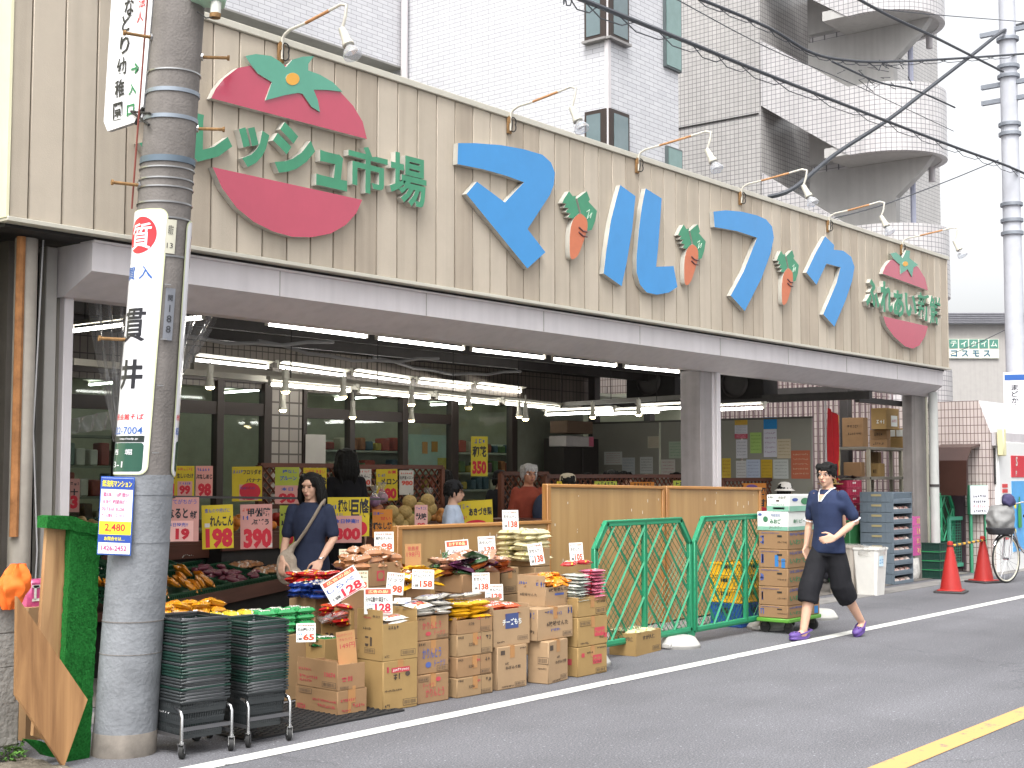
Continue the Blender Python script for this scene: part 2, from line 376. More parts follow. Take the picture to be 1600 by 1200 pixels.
# ---------------------------------------------------------------- the shop
BEIGE = mat('C9BFAB', .75, .3, var=.07, scale=2.2, bump=.1,bscale=150, streak=.16)
WHITEM = mat('CFCACB', .55, .4, var=.06, scale=2, streak=.1)
GREYM = mat('A8A5A0', .6, .4, var=.1, scale=3, streak=.2)
DARK = mat((.03, .028, .027), .7, .3, var=.2)
STEELB = mat((.055, .05, .048), .5, .4, var=.2)
CAPM = mat('BDB9AC', .45, .5, var=.08, scale=4)
GROUT = mat((.05, .042, .035), .9, .2, var=.1)
shop = thing('supermarket_building', 'beige sided open-front supermarket with a wide fascia over a pale canopy', 'shop', T(4.6, 7.91, 0))
def sp_(mb, name, parent=shop): return mb.build(name, parent, T(-4.6, -7.91, 0) if parent is shop else None)
FX0, FX1, FZ0, FZ1 = 4.604, 20.512, 3.267, 4.952
mb = MB(); mb.box(((FX0+FX1)/2, 8.11, (FZ0+FZ1)/2), (FX1-FX0-.02, .36, FZ1-FZ0-.01), GROUT)
x = FX0; rs = random.Random(3); pan = [mat('B3A898', .75, .3, var=.06, scale=2.2, bump=.12, bscale=150, streak=.15), mat('AB9F8F', .75, .3, var=.07, scale=2.0, bump=.12, bscale=150, streak=.2), mat('BAAF9F', .75, .3, var=.06, scale=2.4, bump=.12, bscale=150, streak=.13)]
k = 0
while x < FX1-.01:
    wdt = .2455
    if k == 0: wdt = .14
    x1 = min(x+wdt, FX1)
    mb.box(((x+x1)/2, 7.925, (FZ0+FZ1)/2), (x1-x-.012, .03, FZ1-FZ0), rs.choice(pan), bev=.004); x = x1; k += 1
sp_(mb, 'fascia_siding')
sp_(MB().box(((FX0+FX1)/2, 8.1, FZ1+.03), (FX1-FX0+.03, .43, .055), CAPM, bev=.004), 'fascia_cap')
mb = MB(); mb.box(((FX0+FX1)/2, 7.95, FZ0-.018), (FX1-FX0+.03, .12, .03), CAPM, bev=.003); mb.box(((FX0+FX1)/2, 8.1, FZ0-.045), (FX1-FX0-.05, .22, .02), DARK); mb.box(((5.285+20.46)/2, 8.06, FZ0-.062), (20.46-5.285, .17, .014), WHITEM)
sp_(mb, 'drip_trim')
sp_(MB().box((FX0-.012, 8.11, (FZ0+FZ1)/2), (.02, .42, FZ1-FZ0+.02), mat('DCD9B8', .7, var=.06)), 'end_trim')
# canopy: front panel, sloping soffit, closed ends
mb = MB()
A = [(5.285, 8.0, 3.205), (5.285, 8.0, 3.0), (5.285, 8.34, 2.852), (5.285, 8.5, 2.852), (5.285, 8.5, 3.205)]
B = [(20.46, 8.0, 3.205), (20.46, 8.0, 2.99), (20.75, 8.34, 2.84), (20.75, 8.5, 2.84), (20.75, 8.5, 3.205)]
mb.add(A, [(0, 1, 2, 3, 4)], WHITEM); mb.add(B, [(4, 3, 2, 1, 0)], WHITEM)
mb.quad(A[0], A[1], B[1], B[0], WHITEM); mb.quad(A[1], A[2], B[2], B[1], WHITEM); mb.quad(A[2], A[3], B[3], B[2], WHITEM); mb.quad(A[3], A[4], B[4], B[3], WHITEM); mb.quad(A[0], B[0], B[4], A[4], WHITEM)
for i in range(1, 9): mb.box((5.285+i*1.68, 7.9985, 3.1), (.006, .006, .2), GREYM)
sp_(mb, 'canopy')
# posts on the shop line
Y0 = 8.38
def post(u0, u1, y, z1, m, name='column', dy=.1, z0=0):
    a = py(u0, 700, y).x; b = py(u1, 700, y).x
    return sp_(MB().box(((a+b)/2, y+dy/2, (z0+z1)/2), (b-a, dy, z1-z0), m, bev=.006), name)
post(96, 111, Y0, 2.855, WHITEM); post(66, 84, Y0+.02, 3.2, GREYM); post(84, 92, Y0+.06, 3.2, mat('7E7A70', .6)); post(56, 66, Y0+.3, 3.2, DARK)
post(1095, 1113, Y0, 2.85, mat('8E8887', .5, .4, var=.12, streak=.2), dy=.28); post(1114, 1119, Y0+.02, 2.85, WHITEM, 'shutter_rail', .05); post(1121, 1127, Y0-.02, 2.85, WHITEM, 'shutter_rail', .06)
post(1426, 1448, Y0, 2.85, mat('8A8480', .5, .4, var=.12, streak=.25), dy=.16); post(1448, 1451, Y0-.01, 2.85, mat('C9C6B0', .5), 'shutter_rail', .05)
# side and back frame: dark steel posts and beams
mb = MB(); mb.box((18.7, 11.0, 2.78), (.1, 5.2, .12), STEELB); mb.box((20.0, 8.62, 2.72), (2.6, .08, .08), STEELB); mb.box((20.4, 11, 3.0), (.1, 5.2, .1), STEELB)
sp_(mb, 'side_beam')
for xx, yy in ((18.7, 13.4), (20.4, 9.6), (20.4, 13.4)): sp_(MB().box((xx, yy, 1.65), (.16, .14, 3.3), STEELB, bev=.005), 'steel_post')
sp_(MB().box((11.7, 10.95, 3.31), (14.2, 5.2, .1), mat((.05, .045, .042), .8, .2, var=.3)), 'roof')
for yy in (9.3, 10.3, 11.3, 12.3): sp_(MB().box((11.7, yy, 3.2), (14.0, .07, .12), STEELB), 'roof_beam')
for q in range(3):
    pts = [(7+q*2.2+i*.35, 10.4+q*.5, 3.0-.12*math.sin(math.pi*i/8)+.02*(i % 2)) for i in range(9)]
    sp_(MB().tube(pts, .02, mat((.25, .25, .25), .5), 6), 'cable')
YB = 13.55
DTILE = tile_mat('6E665E', '756C63', '2E2924', .1, .2, .007, .4)
PTILE = tile_mat('ADA59C', '9F978E', '5a534c', .17, .17, .012, .35)
sp_(MB().box((10.7, YB+.1, 3.15), (16.2, .16, .38+.5), DTILE), 'upper_wall')
BROWN = mat('3A302B', .45, .5, var=.1)
def xb(u): return py(u, 680, YB).x
sp_(MB().box(((xb(423)+xb(470))/2, YB+.08, 1.5), (xb(470)-xb(423), .2, 3), PTILE), 'tile_pillar')
sp_(MB().box(((xb(806)+18.7)/2+.05, YB+.12, 1.5), (18.7-xb(806)-.1, .08, 3.0), mat('8C9080', .7, var=.15)), 'back_wall')
for u0, u1 in ((100, 108), (180, 188), (262, 270), (336, 347), (410, 422), (471, 477), (544, 552), (627, 635), (703, 714), (797, 806)):
    a, b = xb(u0), xb(u1); sp_(MB().box(((a+b)/2, YB+.02, 1.42), (b-a, .12, 2.75), BROWN, bev=.006), 'mullion')
for a, b, z0, z1 in ((xb(100), xb(422), 2.36, 2.52), (xb(472), xb(714), 2.36, 2.5), (xb(100), xb(806), 2.78, 2.84), (xb(100), xb(422), .95, 1.05), (xb(477), xb(806), .1, .3)):
    sp_(MB().box(((a+b)/2, YB+.025, (z0+z1)/2), (b-a, .1, z1-z0), BROWN), 'window_rail')
GLASS = glass_mat()
sp_(MB().box(((xb(100)+xb(422))/2, YB+.03, 1.5), (xb(422)-xb(100), .008, 2.6), GLASS), 'window_pane')
sp_(MB().box(((xb(472)+xb(806))/2, YB+.03, 1.5), (xb(806)-xb(472), .008, 2.6), GLASS), 'window_pane')
# room behind the glass
ROOMW = mat('B4B4A2', .7, .3, var=.06); mb = MB()
mb.box((14, 17.4, 1.6), (18, .1, 3.2), mat('A6A690', .7, .3, var=.1)); mb.box((14, 15.5, 3.0), (18, 3.7, .05), ROOMW); mb.box((22.1, 15.5, 1.6), (.1, 3.7, 3.2), ROOMW); mb.box((7.0, 15.5, 1.6), (.1, 3.7, 3.2), ROOMW)
sp_(mb, 'inner_room')
sp_(MB().box((4.95, 11.0, 1.6), (.1, 5.2, 3.2), mat('5b5650', .8, var=.2)), 'left_wall')

# ---------------------------------------------------------------- the white tiled flats behind the fascia
WT = tile_mat('CFCFD2', 'C6C6CA', '86868c', .24, .0705, .0034, .25, offset=.5, bump=.3, streak=.06)
fl = thing('apartment_block', 'white tiled apartment block with corner windows rising behind the shop fascia', 'building', T(16.141, 11.3, 0))
def fp(mb, name, parent=fl): return mb.build(name, parent, T(-16.141, -11.3, 0) if parent is fl else None)
ZB = py(500, 62, 15.462).z
fp(MB().box((17.12, 18.3, 9.8), (1.954, 14, 12.4), WT), 'wall'); fp(MB().box((10.0, 17.5, ZB+4), (12.28, 4.07, 8), WT), 'overhanging_wall')
fp(MB().box((9.95, 17.5, ZB-.015), (12.3, 4.1, .03), mat('8E8C88', .8, var=.1)), 'soffit'); fp(MB().box((16.1405, 11.3, 9.8), (.07, .07, 12.38), WHITEM), 'corner_bead')
for i in range(6): mb = MB(); mb.lathe([(.0, 8.24), (.11, 8.24), (.12, 8.255), (.12, 8.28)], DARK, 12, T(7+i*1.55, 16.1, ZB-8.3)); fp(mb, 'soffit_light')
fp(MB().tube([(16.05, 15.38, 4), (16.05, 15.38, 16)], .06, WHITEM, 10), 'downpipe')
GLW = mat('6d7d80', .12, .6, var=.15, scale=1, coat=.3)
def cwin(z0, z1):
    wx, wy = py(978, 200, 11.3).x, pxx(917, 60, 16.141).y
    f = fp(MB().box(((16.11+wx)/2, 11.265, (z0+z1)/2), (wx-16.11, .06, z1-z0), BROWN).box((16.106, (11.296+wy)/2, (z0+z1)/2), (.06, wy-11.296, z1-z0), BROWN), 'corner_window')
    MB().box(((16.16+wx)/2, 11.232, (z0+z1)/2), (wx-16.16-.09, .012, z1-z0-.12), GLW).box((16.073, (11.35+wy)/2, (z0+z1)/2), (.012, wy-11.35-.08, z1-z0-.12), GLW).build('pane', f)
    MB().box(((16.08+wx)/2, 11.25, z0-.02), (wx-16.04, .11, .035), mat('8d8a88', .4)).box((16.09, (11.306+wy)/2, z0-.02), (.11, wy-11.306+.05, .035), mat('8d8a88', .4)).build('sill', f)
P = py(952, 60, 11.3); cwin(P.z, P.z+1.5); P = py(952, 171, 11.3); cwin(P.z-1.5, P.z)
def swin(u0, u1, z0, z1):
    a, b = py(u0, 100, 11.3).x, min(py(u1, 100, 11.3).x, 18.13)
    f = fp(MB().box(((a+b)/2, 11.29, (z0+z1)/2), (b-a, .08, z1-z0), mat('565f60', .4)), 'strip_window'); MB().box(((a+b)/2, 11.246, (z0+z1)/2), (b-a-.06, .012, z1-z0-.06), mat('75908c', .12, .6, var=.1, coat=.3)).build('pane', f)
swin(1036, 1064, py(1045, 108, 11.3).z, py(1045, 108, 11.3).z+2.2); swin(1038, 1064, py(1045, 230, 11.3).z-1.6, py(1045, 230, 11.3).z)

# ---------------------------------------------------------------- the grey flats with the round stair tower
GT = tile_mat('C0BDBA', 'B6B3B0', '7a7879', .105, .1, .007, .3, bump=.3, streak=.14)
GTU = tile_mat('CDCACA', 'C5C2C2', '77767a', .105, .1, .006, .3, uv=True, bump=.3, streak=.14)
PLAIN = mat('BCBAB7', .8, .3, var=.08, scale=1.2, bump=.1, streak=.1)
tw = thing('stair_tower', 'grey tiled flats with round open stair landings stacked behind the shop', 'building', T(25.5, 11.6, 0))
def tp(mb, name, uv=None):
    if uv: mb.uv = uv
    return mb.build(name, tw, T(-25.5, -11.6, 0))
tp(MB().box((30.5, 24.0, 9), (10.0, 20.3, 18), GT), 'wall')
tp(MB().box((25.49, 15.6, 9.35), (.02, 3.4, .03), DARK), 'joint')
CX, CY, R_ = 26.75, 11.6, 1.25
def ringuv(v):
    if v.y > CY+1e-3: return (v.y-CY, v.z)
    return (-math.atan2(CY-v.y, CX-v.x)*R_ if v.x < 99 else 0, v.z)
for n in range(5):
    zb = 2.37+n*2.9-.03
    mb = MB(); H = 1.42; nseg = 40
    for i in range(nseg):
        a, b = math.pi+math.pi*i/nseg, math.pi+math.pi*(i+1)/nseg
        for r0 in (R_,):
            po = [(CX+r0*math.cos(a), CY+r0*math.sin(a)), (CX+r0*math.cos(b), CY+r0*math.sin(b)), (CX+(r0-.12)*math.cos(b), CY+(r0-.12)*math.sin(b)), (CX+(r0-.12)*math.cos(a), CY+(r0-.12)*math.sin(a))]
            mb.add([(*p, zb) for p in po]+[(*p, zb+H) for p in po], [(0, 1, 5, 4), (2, 3, 7, 6), (4, 5, 6, 7), (3, 2, 1, 0)], GTU)
    for sx in (CX-R_, CX+R_):
        q = [(11.6, zb), (11.85, zb), (13.86, zb+1.38), (13.86, zb+1.38+1.44), (11.85, zb+H), (11.6, zb+H)]; d = .12 if sx < CX else -.12
        if sx > CX: q = [(11.6, zb), (14.5, zb), (14.5, zb+H), (11.6, zb+H)]
        vs = [(sx, *p) for p in q]+[(sx+d, *p) for p in q]; m_ = len(q)
        mb.add(vs, [tuple(range(m_)), tuple(range(2*m_-1, m_-1, -1))]+[(i, (i+1) % m_, m_+(i+1) % m_, m_+i) for i in range(m_)], GTU)
    tp(mb, 'stair_parapet', ringuv)
    sl = [(CX+(R_-.02)*math.cos(math.pi+math.pi*i/24), CY+(R_-.02)*math.sin(math.pi+math.pi*i/24)) for i in range(25)]+[(CX+R_-.02, 12.4), (CX-R_+.02, 12.4)]
    tp(MB().prism(sl, .2, PLAIN, T(0, 0, zb+.015)), 'landing')
    fl_ = [(CX-R_+.12, 11.85, zb+.05), (CX-R_+.12, 13.86, zb+1.42), (CX-.1, 13.86, zb+1.42), (CX-.1, 11.85, zb+.05)]
    tp(MB().add(fl_+[(a, b, c+.2) for a, b, c in fl_], [(0, 1, 2, 3), (7, 6, 5, 4), (0, 4, 5, 1), (1, 5, 6, 2), (2, 6, 7, 3), (3, 7, 4, 0)], PLAIN), 'stair_flight')
    tp(MB().tube([(CX+.95, CY-.62, zb-.3), (CX+.95, CY-.62, zb+.05)], .07, WHITEM, 10), 'drain')
    # spine wall with a corbel under each landing
    q = [(13.3, zb-2.7), (11.35, zb-2.7), (11.35, zb-.75), (10.75, zb-.25), (10.55, zb+.01), (13.3, zb+.01)]; vs = [(CX-.1, *p) for p in q]+[(CX+.1, *p) for p in q]
    tp(MB().add(vs, [tuple(range(6)), tuple(range(11, 5, -1))]+[(i, (i+1) % 6, 6+(i+1) % 6, 6+i) for i in range(6)], PLAIN), 'spine_wall')
tp(MB().tube([(27.2, 11.2, 2), (27.2, 11.2, 14)], .06, mat('B9BCD0', .4), 8), 'downpipe')

# ---------------------------------------------------------------- neighbour with pink-grey tiles and the far grey building
NT = tile_mat('C9BDB8', 'BFB2AD', '6b5552', .062, .135, .006, .35, bump=.4, streak=.12)
nb = thing('tiled_house', 'low house with pinkish grey tiles and a brown door canopy beside the shop', 'house', T(22.3, 7.93, 0))
def npt(mb, name, parent=nb): return mb.build(name, parent, T(-22.3, -7.93, 0) if parent is nb else None)
npt(MB().box((22.45, 14.4, 3.7), (.3, 9.2, 1.74), NT), 'upper_wall')
q = [(7.93, 0), (7.93, 2.3), (8.12, 2.84), (19, 2.84), (19, 0)]
vs = [(22.3, *p) for p in q]+[(27.0, *p) for p in q]; k = len(q)
npt(MB().add(vs, [tuple(range(k)), tuple(range(2*k-1, k-1, -1)), (0, 1, k+1, k)]+[(i, i+1, k+i+1, k+i) for i in (2, 3)], NT).add([vs[1], vs[2], vs[k+2], vs[k+1]], [(0, 1, 2, 3)], mat('D8D5D8', .4, var=.05)), 'wall')
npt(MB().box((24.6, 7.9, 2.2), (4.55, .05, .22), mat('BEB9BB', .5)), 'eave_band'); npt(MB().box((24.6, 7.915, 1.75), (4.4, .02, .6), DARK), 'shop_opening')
mb = MB()
for i in range(40): mb.box((22.24, 9.6+i*.1, 2.1), (.03, .02, 4.0), mat('6f5c60', .5))
npt(mb, 'louver_screen')
aw = [(.0, 0), (-.42, -.06), (-.62, -.28), (-.66, -.85), (-.63, -.85), (-.58, -.3), (-.4, -.1), (0, -.04)]
P = pxx(1450, 690, 22.28); P2 = pxx(1503, 745, 21.65)
f = npt(MB().add([(22.28+a, 8.75-.0, 2.12+b) for a, b in aw]+[(22.28+a, 8.1, 2.12+b) for a, b in aw], [tuple(range(8)), tuple(range(15, 7, -1))]+[(i, (i+1) % 8, 8+(i+1) % 8, 8+i) for i in range(8)], mat('3c2620', .3, .5)), 'door_canopy')
npt(MB().box((22.26, 8.75, 1.0), (.06, .75, 1.9), mat('42323a', .4)), 'door')
cb = thing('grey_hall', 'plain grey flat-roofed building carrying a green and white lettered signboard', 'building', Rz(0))
P0, P1 = pt(1470, 700, 60), pt(1593, 700, 60); d_ = (P1-P0); d_.z = 0; ang = math.degrees(math.atan2(d_.y, d_.x)); Lw = d_.length
cb.matrix_world = T(P0.x, P0.y, 0) @ Rz(ang); iz = lambda v: zat(P0, v)
z1, z2, z3 = iz(507), iz(494), iz(490)
mb = MB().box((Lw/2-3, 4, z1/2), (Lw+6, 8, z1), mat('A7A39F', .7, var=.05, streak=.08)); mb.build('wall', cb)
MB().box((Lw/2-3, 3.9, (z1+z3)/2), (Lw+6.6, 8.6, z3-z1), mat('9b9ba0', .5, var=.1)).build('roof', cb)
for q in range(5): MB().box((Lw/2-3, -.42, z1+(z3-z1)*(q+.5)/5), (Lw+6.7, .06, .03), mat('7c7c82', .5)).build('roof_batten', cb)
def cu(u): return Lw*(u-1470)/(1593-1470)
sgn = thing('signboard', 'white and green lettered signboard on the grey hall wall', 'sign', cb.matrix_world @ T(0, -.08, 0))
sx0, sx1 = cu(1484), cu(1563); sz0, sz1, szm = iz(560), iz(530), iz(545)
mb = MB().box(((sx0+sx1)/2, .03, (sz0+sz1)/2), (sx1-sx0, .1, sz1-sz0), mat('D8DDCB', .5)); gr = mat('4E8576', .5)
for i, ch in enumerate('ティタイム'):
    cx = sx0+(sx1-sx0)*(i+.5)/5; mb.box((cx, -.03, (sz1+szm)/2), ((sx1-sx0)/5*.86, .03, (sz1-szm)*.9), gr); mb.text(ch, T(cx, -.05, (sz1+szm)/2) @ FRONT, (sz1-szm)*.6, mat('DDE4D6', .5), .01)
for i, ch in enumerate('コスモス'): mb.text(ch, T(sx0+(sx1-sx0)*(i+.5)/4.6, -.03, (sz0+szm)/2) @ FRONT, (szm-sz0)*.66, mat('33607a', .5), .03)
mb.build('lettering_panel', sgn)
cr = thing('cream_house', 'cream rendered house wall at the far left edge', 'house', T(3.2, 7.6, 0)); MB().box((0, 3, 4), (2.5, 6, 8), mat('E2E0BE', .8, var=.06), T(0, .5, 0)).build('wall', cr)
# ================================================================ signs on the fascia
BLUE = mat('3388C6', .25, .5, var=.05, scale=3, coat=.3); RED = mat('B23C54', .12, .6, var=.07, scale=2, coat=.6); LEAF = mat('559A82', .25, .5, var=.06, coat=.3)
GRN = mat('418A68', .4, .5, var=.1, scale=5, streak=.1); ORNG = mat('C4714F', .4, .5, var=.08, scale=5); EDGE = mat('B9B6AC', .5, var=.15, streak=.3); GOLD = mat('D9A042', .4, var=.05); BLK = mat((.03, .03, .035), .6, var=.1); MET = mat((.5, .5, .5), .3, .5, 1.0, var=.1)
YS = 7.85
def world_poly(pts, o, s, y): return [py(o[0]+a/s, o[1]+b/s, y) for a, b in pts]
def raised(pts, o, s, m, base, parent, name, y=YS, d=.056, ms=None):
    """an outline measured on the board, extruded from the board's face"""
    P = [p-base for p in world_poly(pts, o, s, y)]
    return MB().prism([(p.x, p.z) for p in P], d, m, T(0, y+d-base.y, 0) @ FRONT, ms or EDGE).build(name, parent)
def smooth(pts, n=3):
    out = []; k = len(pts)
    for i in range(k):
        p0, p1, p2, p3 = (Vector((*pts[(i+j) % k], 0)) for j in (-1, 0, 1, 2))
        for q in range(n):
            t = q/n; v = .5*((2*p1)+(p2-p0)*t+(2*p0-5*p1+4*p2-p3)*t*t+(3*p1-p0-3*p2+p3)*t**3); out.append((v.x, v.y))
    return out
C5, C6, C4 = (650, 100), (1050, 200), (300, 0)
def sign_thing(name, label, cat, pts, o, s, group=None):
    P = world_poly(pts, o, s, YS); b = Vector((sum(p.x for p in P)/len(P), 7.908, min(p.z for p in P)))
    return thing(name, label, cat, T(b), group), b
def blue(label, strokes, o):
    t, b = sign_thing('sign_letter', label, 'sign letter', strokes[0], o, 2.857, 'large blue letters of the shop sign')
    for st in strokes: raised(st, o, 2.857, BLUE, b, t, 'stroke')
blue('largest blue raised letter, the leftmost big one, shaped like an arrow bent downward', [[(188, 353), (265, 353), (380, 362), (480, 380), (565, 405), (603, 440), (620, 485), (615, 540), (598, 585), (498, 737), (578, 840), (497, 913), (225, 580), (272, 525), (397, 618), (482, 528), (400, 498), (300, 470), (185, 447)]], C5)
blue('blue raised letter of two separate strokes between the first two carrots', [[(912, 540), (980, 590), (965, 740), (940, 890), (918, 992), (838, 935), (850, 830), (870, 700), (895, 600)], [(1025, 555), (1097, 600), (1090, 700), (1080, 830), (1072, 905), (1150, 902), (1167, 995), (1130, 1020), (1075, 1030), (1030, 1020), (1000, 985), (985, 930), (985, 860), (995, 740), (1008, 640)]], C5)
blue('blue raised letter of one hooked stroke between the second and third carrots', [[(185, 373), (240, 367), (310, 373), (380, 390), (420, 408), (447, 440), (455, 490), (440, 560), (400, 670), (325, 817), (262, 748), (320, 640), (380, 490), (290, 460), (190, 442)]], C6)
blue('blue raised letter with two downward legs next to the small tomato sign', [[(683, 483), (724, 522), (722, 543), (765, 548), (800, 575), (815, 620), (805, 680), (775, 770), (725, 887), (675, 832), (710, 750), (735, 690), (752, 622), (690, 605), (645, 700), (600, 645), (640, 560)]], C6)
root = [(735, 668), (765, 700), (762, 745), (745, 800), (725, 850), (705, 870), (690, 865), (686, 820), (688, 750), (702, 695)]
lf1 = [(683, 568), (700, 590), (715, 588), (712, 604), (722, 640), (728, 665), (700, 690), (678, 683), (690, 668), (668, 660), (682, 644), (660, 640), (672, 624), (653, 620), (662, 600)]
lf2 = [(720, 600), (762, 568), (777, 605), (770, 614), (808, 656), (800, 700), (785, 740), (768, 745), (762, 690), (737, 668), (730, 640)]
ca, b = sign_thing('carrot_sign', 'raised orange carrot with green leaves between the first two blue letters', 'carrot sign', root, C5, 2.857, 'carrots between the blue letters')
raised(smooth(root), C5, 2.857, ORNG, b, ca, 'root')
for l in (lf1, lf2): raised(l, C5, 2.857, GRN, b, ca, 'leaf')
for k_ in (0, 22):
    P = [p-b for p in world_poly([(727, 728+k_), (745, 745+k_), (764, 750+k_)], C5, 2.857, YS-.004)]; MB().tube(P, .008, mat('6d4a4a', .5), 6).build('dark_stripe', ca)
P = [p-b for p in world_poly([(762, 660), (775, 650), (765, 690), (785, 665), (778, 688)], C5, 2.857, YS-.003)]; MB().tube(P, .004, mat('c8d8c8', .5), 5).build('vein', ca)
p1 = py(650+705/2.857, 100+870/2.857, YS)
for (u, v), l in (((1074.5, 445), 'raised orange carrot between the second and third blue letters'), ((1226, 476), 'raised orange carrot between the last two blue letters')):
    dup(ca, T(b+py(u, v, YS)-p1), l)
def tomato(up, leaf, star, low, o, s, label):
    t, b = sign_thing('tomato_sign', label, 'tomato sign', low, o, s)
    raised(up, o, s, RED, b, t, 'upper_half'); raised(low, o, s, RED, b, t, 'lower_half')
    raised(leaf, o, s, LEAF, b, t, 'leaf_star', YS-.012, .03)
    raised([(star[0]+star[2]*math.cos(a*.314), star[1]+star[2]*.9*math.sin(a*.314)) for a in range(20)], o, s, GOLD, b, t, 'flower', YS-.016, .01)
tomato([(90, 460), (112, 415), (150, 368), (215, 318), (290, 305), (450, 305), (600, 362), (690, 425), (755, 495), (800, 570), (820, 652)],
       [(250, 262), (300, 253), (370, 262), (415, 290), (440, 315), (470, 280), (520, 265), (572, 263), (545, 300), (545, 330), (600, 350), (660, 385), (705, 430), (640, 422), (570, 420), (590, 470), (600, 525), (560, 500), (520, 440), (500, 435), (440, 445), (345, 470), (375, 385), (310, 345), (270, 295)],
       (472, 370, 32), [(97, 783), (798, 937), (770, 1000), (720, 1055), (650, 1095), (560, 1112), (470, 1110), (380, 1085), (290, 1040), (210, 975), (140, 880)], C4, 3, 'big glossy red tomato sign in two halves near the utility pole')
tomato([(940, 650), (952, 618), (975, 590), (1010, 582), (1060, 592), (1100, 622), (1130, 670), (1143, 725)], [(975, 560), (1000, 555), (1030, 580), (1045, 545), (1063, 548), (1060, 580), (1100, 612), (1078, 622), (1072, 665), (1052, 630), (1020, 652), (1018, 610), (990, 585)],
       (1042, 606, 12), [(943, 840), (1143, 885), (1130, 930), (1105, 970), (1075, 985), (1040, 975), (990, 930), (955, 880)], C6, 2.857, 'small distant red tomato sign in two halves at the far end of the fascia')
def green_letter(ch, u0, v0, u1, v1, label, grp, bold=.045, sh=1):
    a, c = py(u0, (v0+v1)/2, YS), py(u1, (v0+v1)/2, YS); d = (c-EYE).dot(FWD); slope = (745-(v0+v1)/2)/(2565-(u0+u1)/2)
    hp = (v1-v0)-sh*slope*(u1-u0); m = py((u0+u1)/2, (v0+v1)/2, YS); h = hp*d/CAM_F; wd = c.x-a.x
    t = tag(MB().solid_text(ch, T(0, 0, h/2) @ FRONT, wd, h, .06, GRN, EDGE, bold).build('sign_letter', None, T(m.x, 7.908, m.z-h/2)), label, 'sign letter', grp)
G1 = 'green letters across the big tomato'
for ch, x0, y0, x1, y1, sh, l in (('フ', -262, 480, -40, 760, 1, 'mostly hidden first of the green letters, its tip showing left of the utility pole'), ('レ', 5, 572, 190, 752, -1, 'green raised letter of one curved stroke beside the right edge of the utility pole'), ('ッ', 218, 588, 362, 797, .4, 'small green raised letter with two ticks and a curve across the big tomato'), ('シ', 380, 575, 578, 835, .4, 'green raised letter with two ticks and a long sweeping stroke across the big tomato'), ('ュ', 583, 698, 728, 900, 1, 'small green raised angular letter below the right end of the upper tomato half'), ('市', 733, 668, 918, 928, 1, 'green raised kanji with a tall middle stroke, second from the end of the tomato lettering'), ('場', 928, 706, 1100, 984, 1, 'densest green raised kanji, the last of the lettering across the big tomato')):
    green_letter(ch, 300+x0/3, y0/3, 300+x1/3, y1/3, l, G1, .022 if ch in '市場' else .05, sh)
G2 = 'green letters across the small tomato'
for ch, x0, y0, x1, y1, l in (('ふ', 865, 668, 925, 812, 'first small green letter, just left of the small tomato sign'), ('れ', 930, 680, 985, 830, 'second small green letter over the left edge of the small tomato sign'), ('あ', 988, 720, 1035, 850, 'third small green letter, round and looped, over the middle of the small tomato'), ('い', 1040, 735, 1092, 850, 'fourth small green letter of two strokes over the right half of the small tomato'), ('新', 1097, 730, 1150, 865, 'fifth small green letter, a dense kanji at the right edge of the small tomato'), ('鮮', 1150, 745, 1200, 885, 'last small green kanji at the far end of the fascia')):
    green_letter(ch, 1050+x0/2.857, 200+y0/2.857, 1050+x1/2.857, 200+y1/2.857, l, G2, .018 if ch in '新鮮' else .045)
# ---------------------------------------------------------------- gooseneck lamps over the fascia
RUST = mat('8a6a45', .8, .3, var=.4, scale=30); WPIPE = mat('CFCBBF', .45, .5, var=.12, scale=12); BULB = glass_mat((.95, .97, 1), 1.6, .25); RPIPE = mat('B98A60', .7, .3, var=.35, scale=14)
def lamp(u, v, ue, label):
    P = py(u, v, 7.9); t = thing('sign_lamp', label, 'lamp', T(P.x, 7.91, 4.83), 'gooseneck lamps over the fascia')
    top = .2; L = along(Vector((P.x, 7.9, 5.06)), Vector((0, -1, 0)), ue)
    MB().box((0, -.015, .06), (.06, .02, .17), RUST, bev=.004).box((0, -.03, .1), (.035, .02, .06), RUST).build('bracket', t)
    MB().tube([(.02+.03*math.cos(a*.4), -.05-.01*math.sin(a), .06+.07*math.sin(a*.4)) for a in range(17)], .006, DARK, 6).build('cable_loop', t)
    MB().tube([(0, -.035, .0), (0, -.035, .16), (0, -.06, top-.01), (0, -.12, top+.015), (0, -.3, top+.03)], .012, WPIPE, 8).tube([(0, -.3, top+.03), (0, -L*.75, top+.07)], .0125, RPIPE, 8).tube([(0, -L*.75, top+.07), (0, -L+.06, top+.09), (0, -L, top+.07), (0, -L+.01, top-.01), (0, -L+.04, top-.09)], .012, WPIPE, 8).build('arm', t)
    M = T(0, -L+.05, top-.1) @ Rx(-28)
    MB().box((0, 0, -.01), (.03, .035, .03), WPIPE, M).lathe([(.0, 0), (.026, 0), (.03, -.03), (.036, -.12), (.044, -.13), (.046, -.16), (.0, -.16)], mat('B9B5A8', .45, var=.1), 14, M).build('socket', t)
    MB().lathe([(.022, -.15), (.03, -.175), (.06, -.215), (.072, -.245), (.07, -.262), (.045, -.275), (.0, -.28)], BULB, 16, M).lathe([(.02, -.16), (.028, -.18), (.055, -.213), (.0, -.2)], mat((.8, .8, .82), .15, metal=1.0, var=0), 14, M).build('bulb', t)
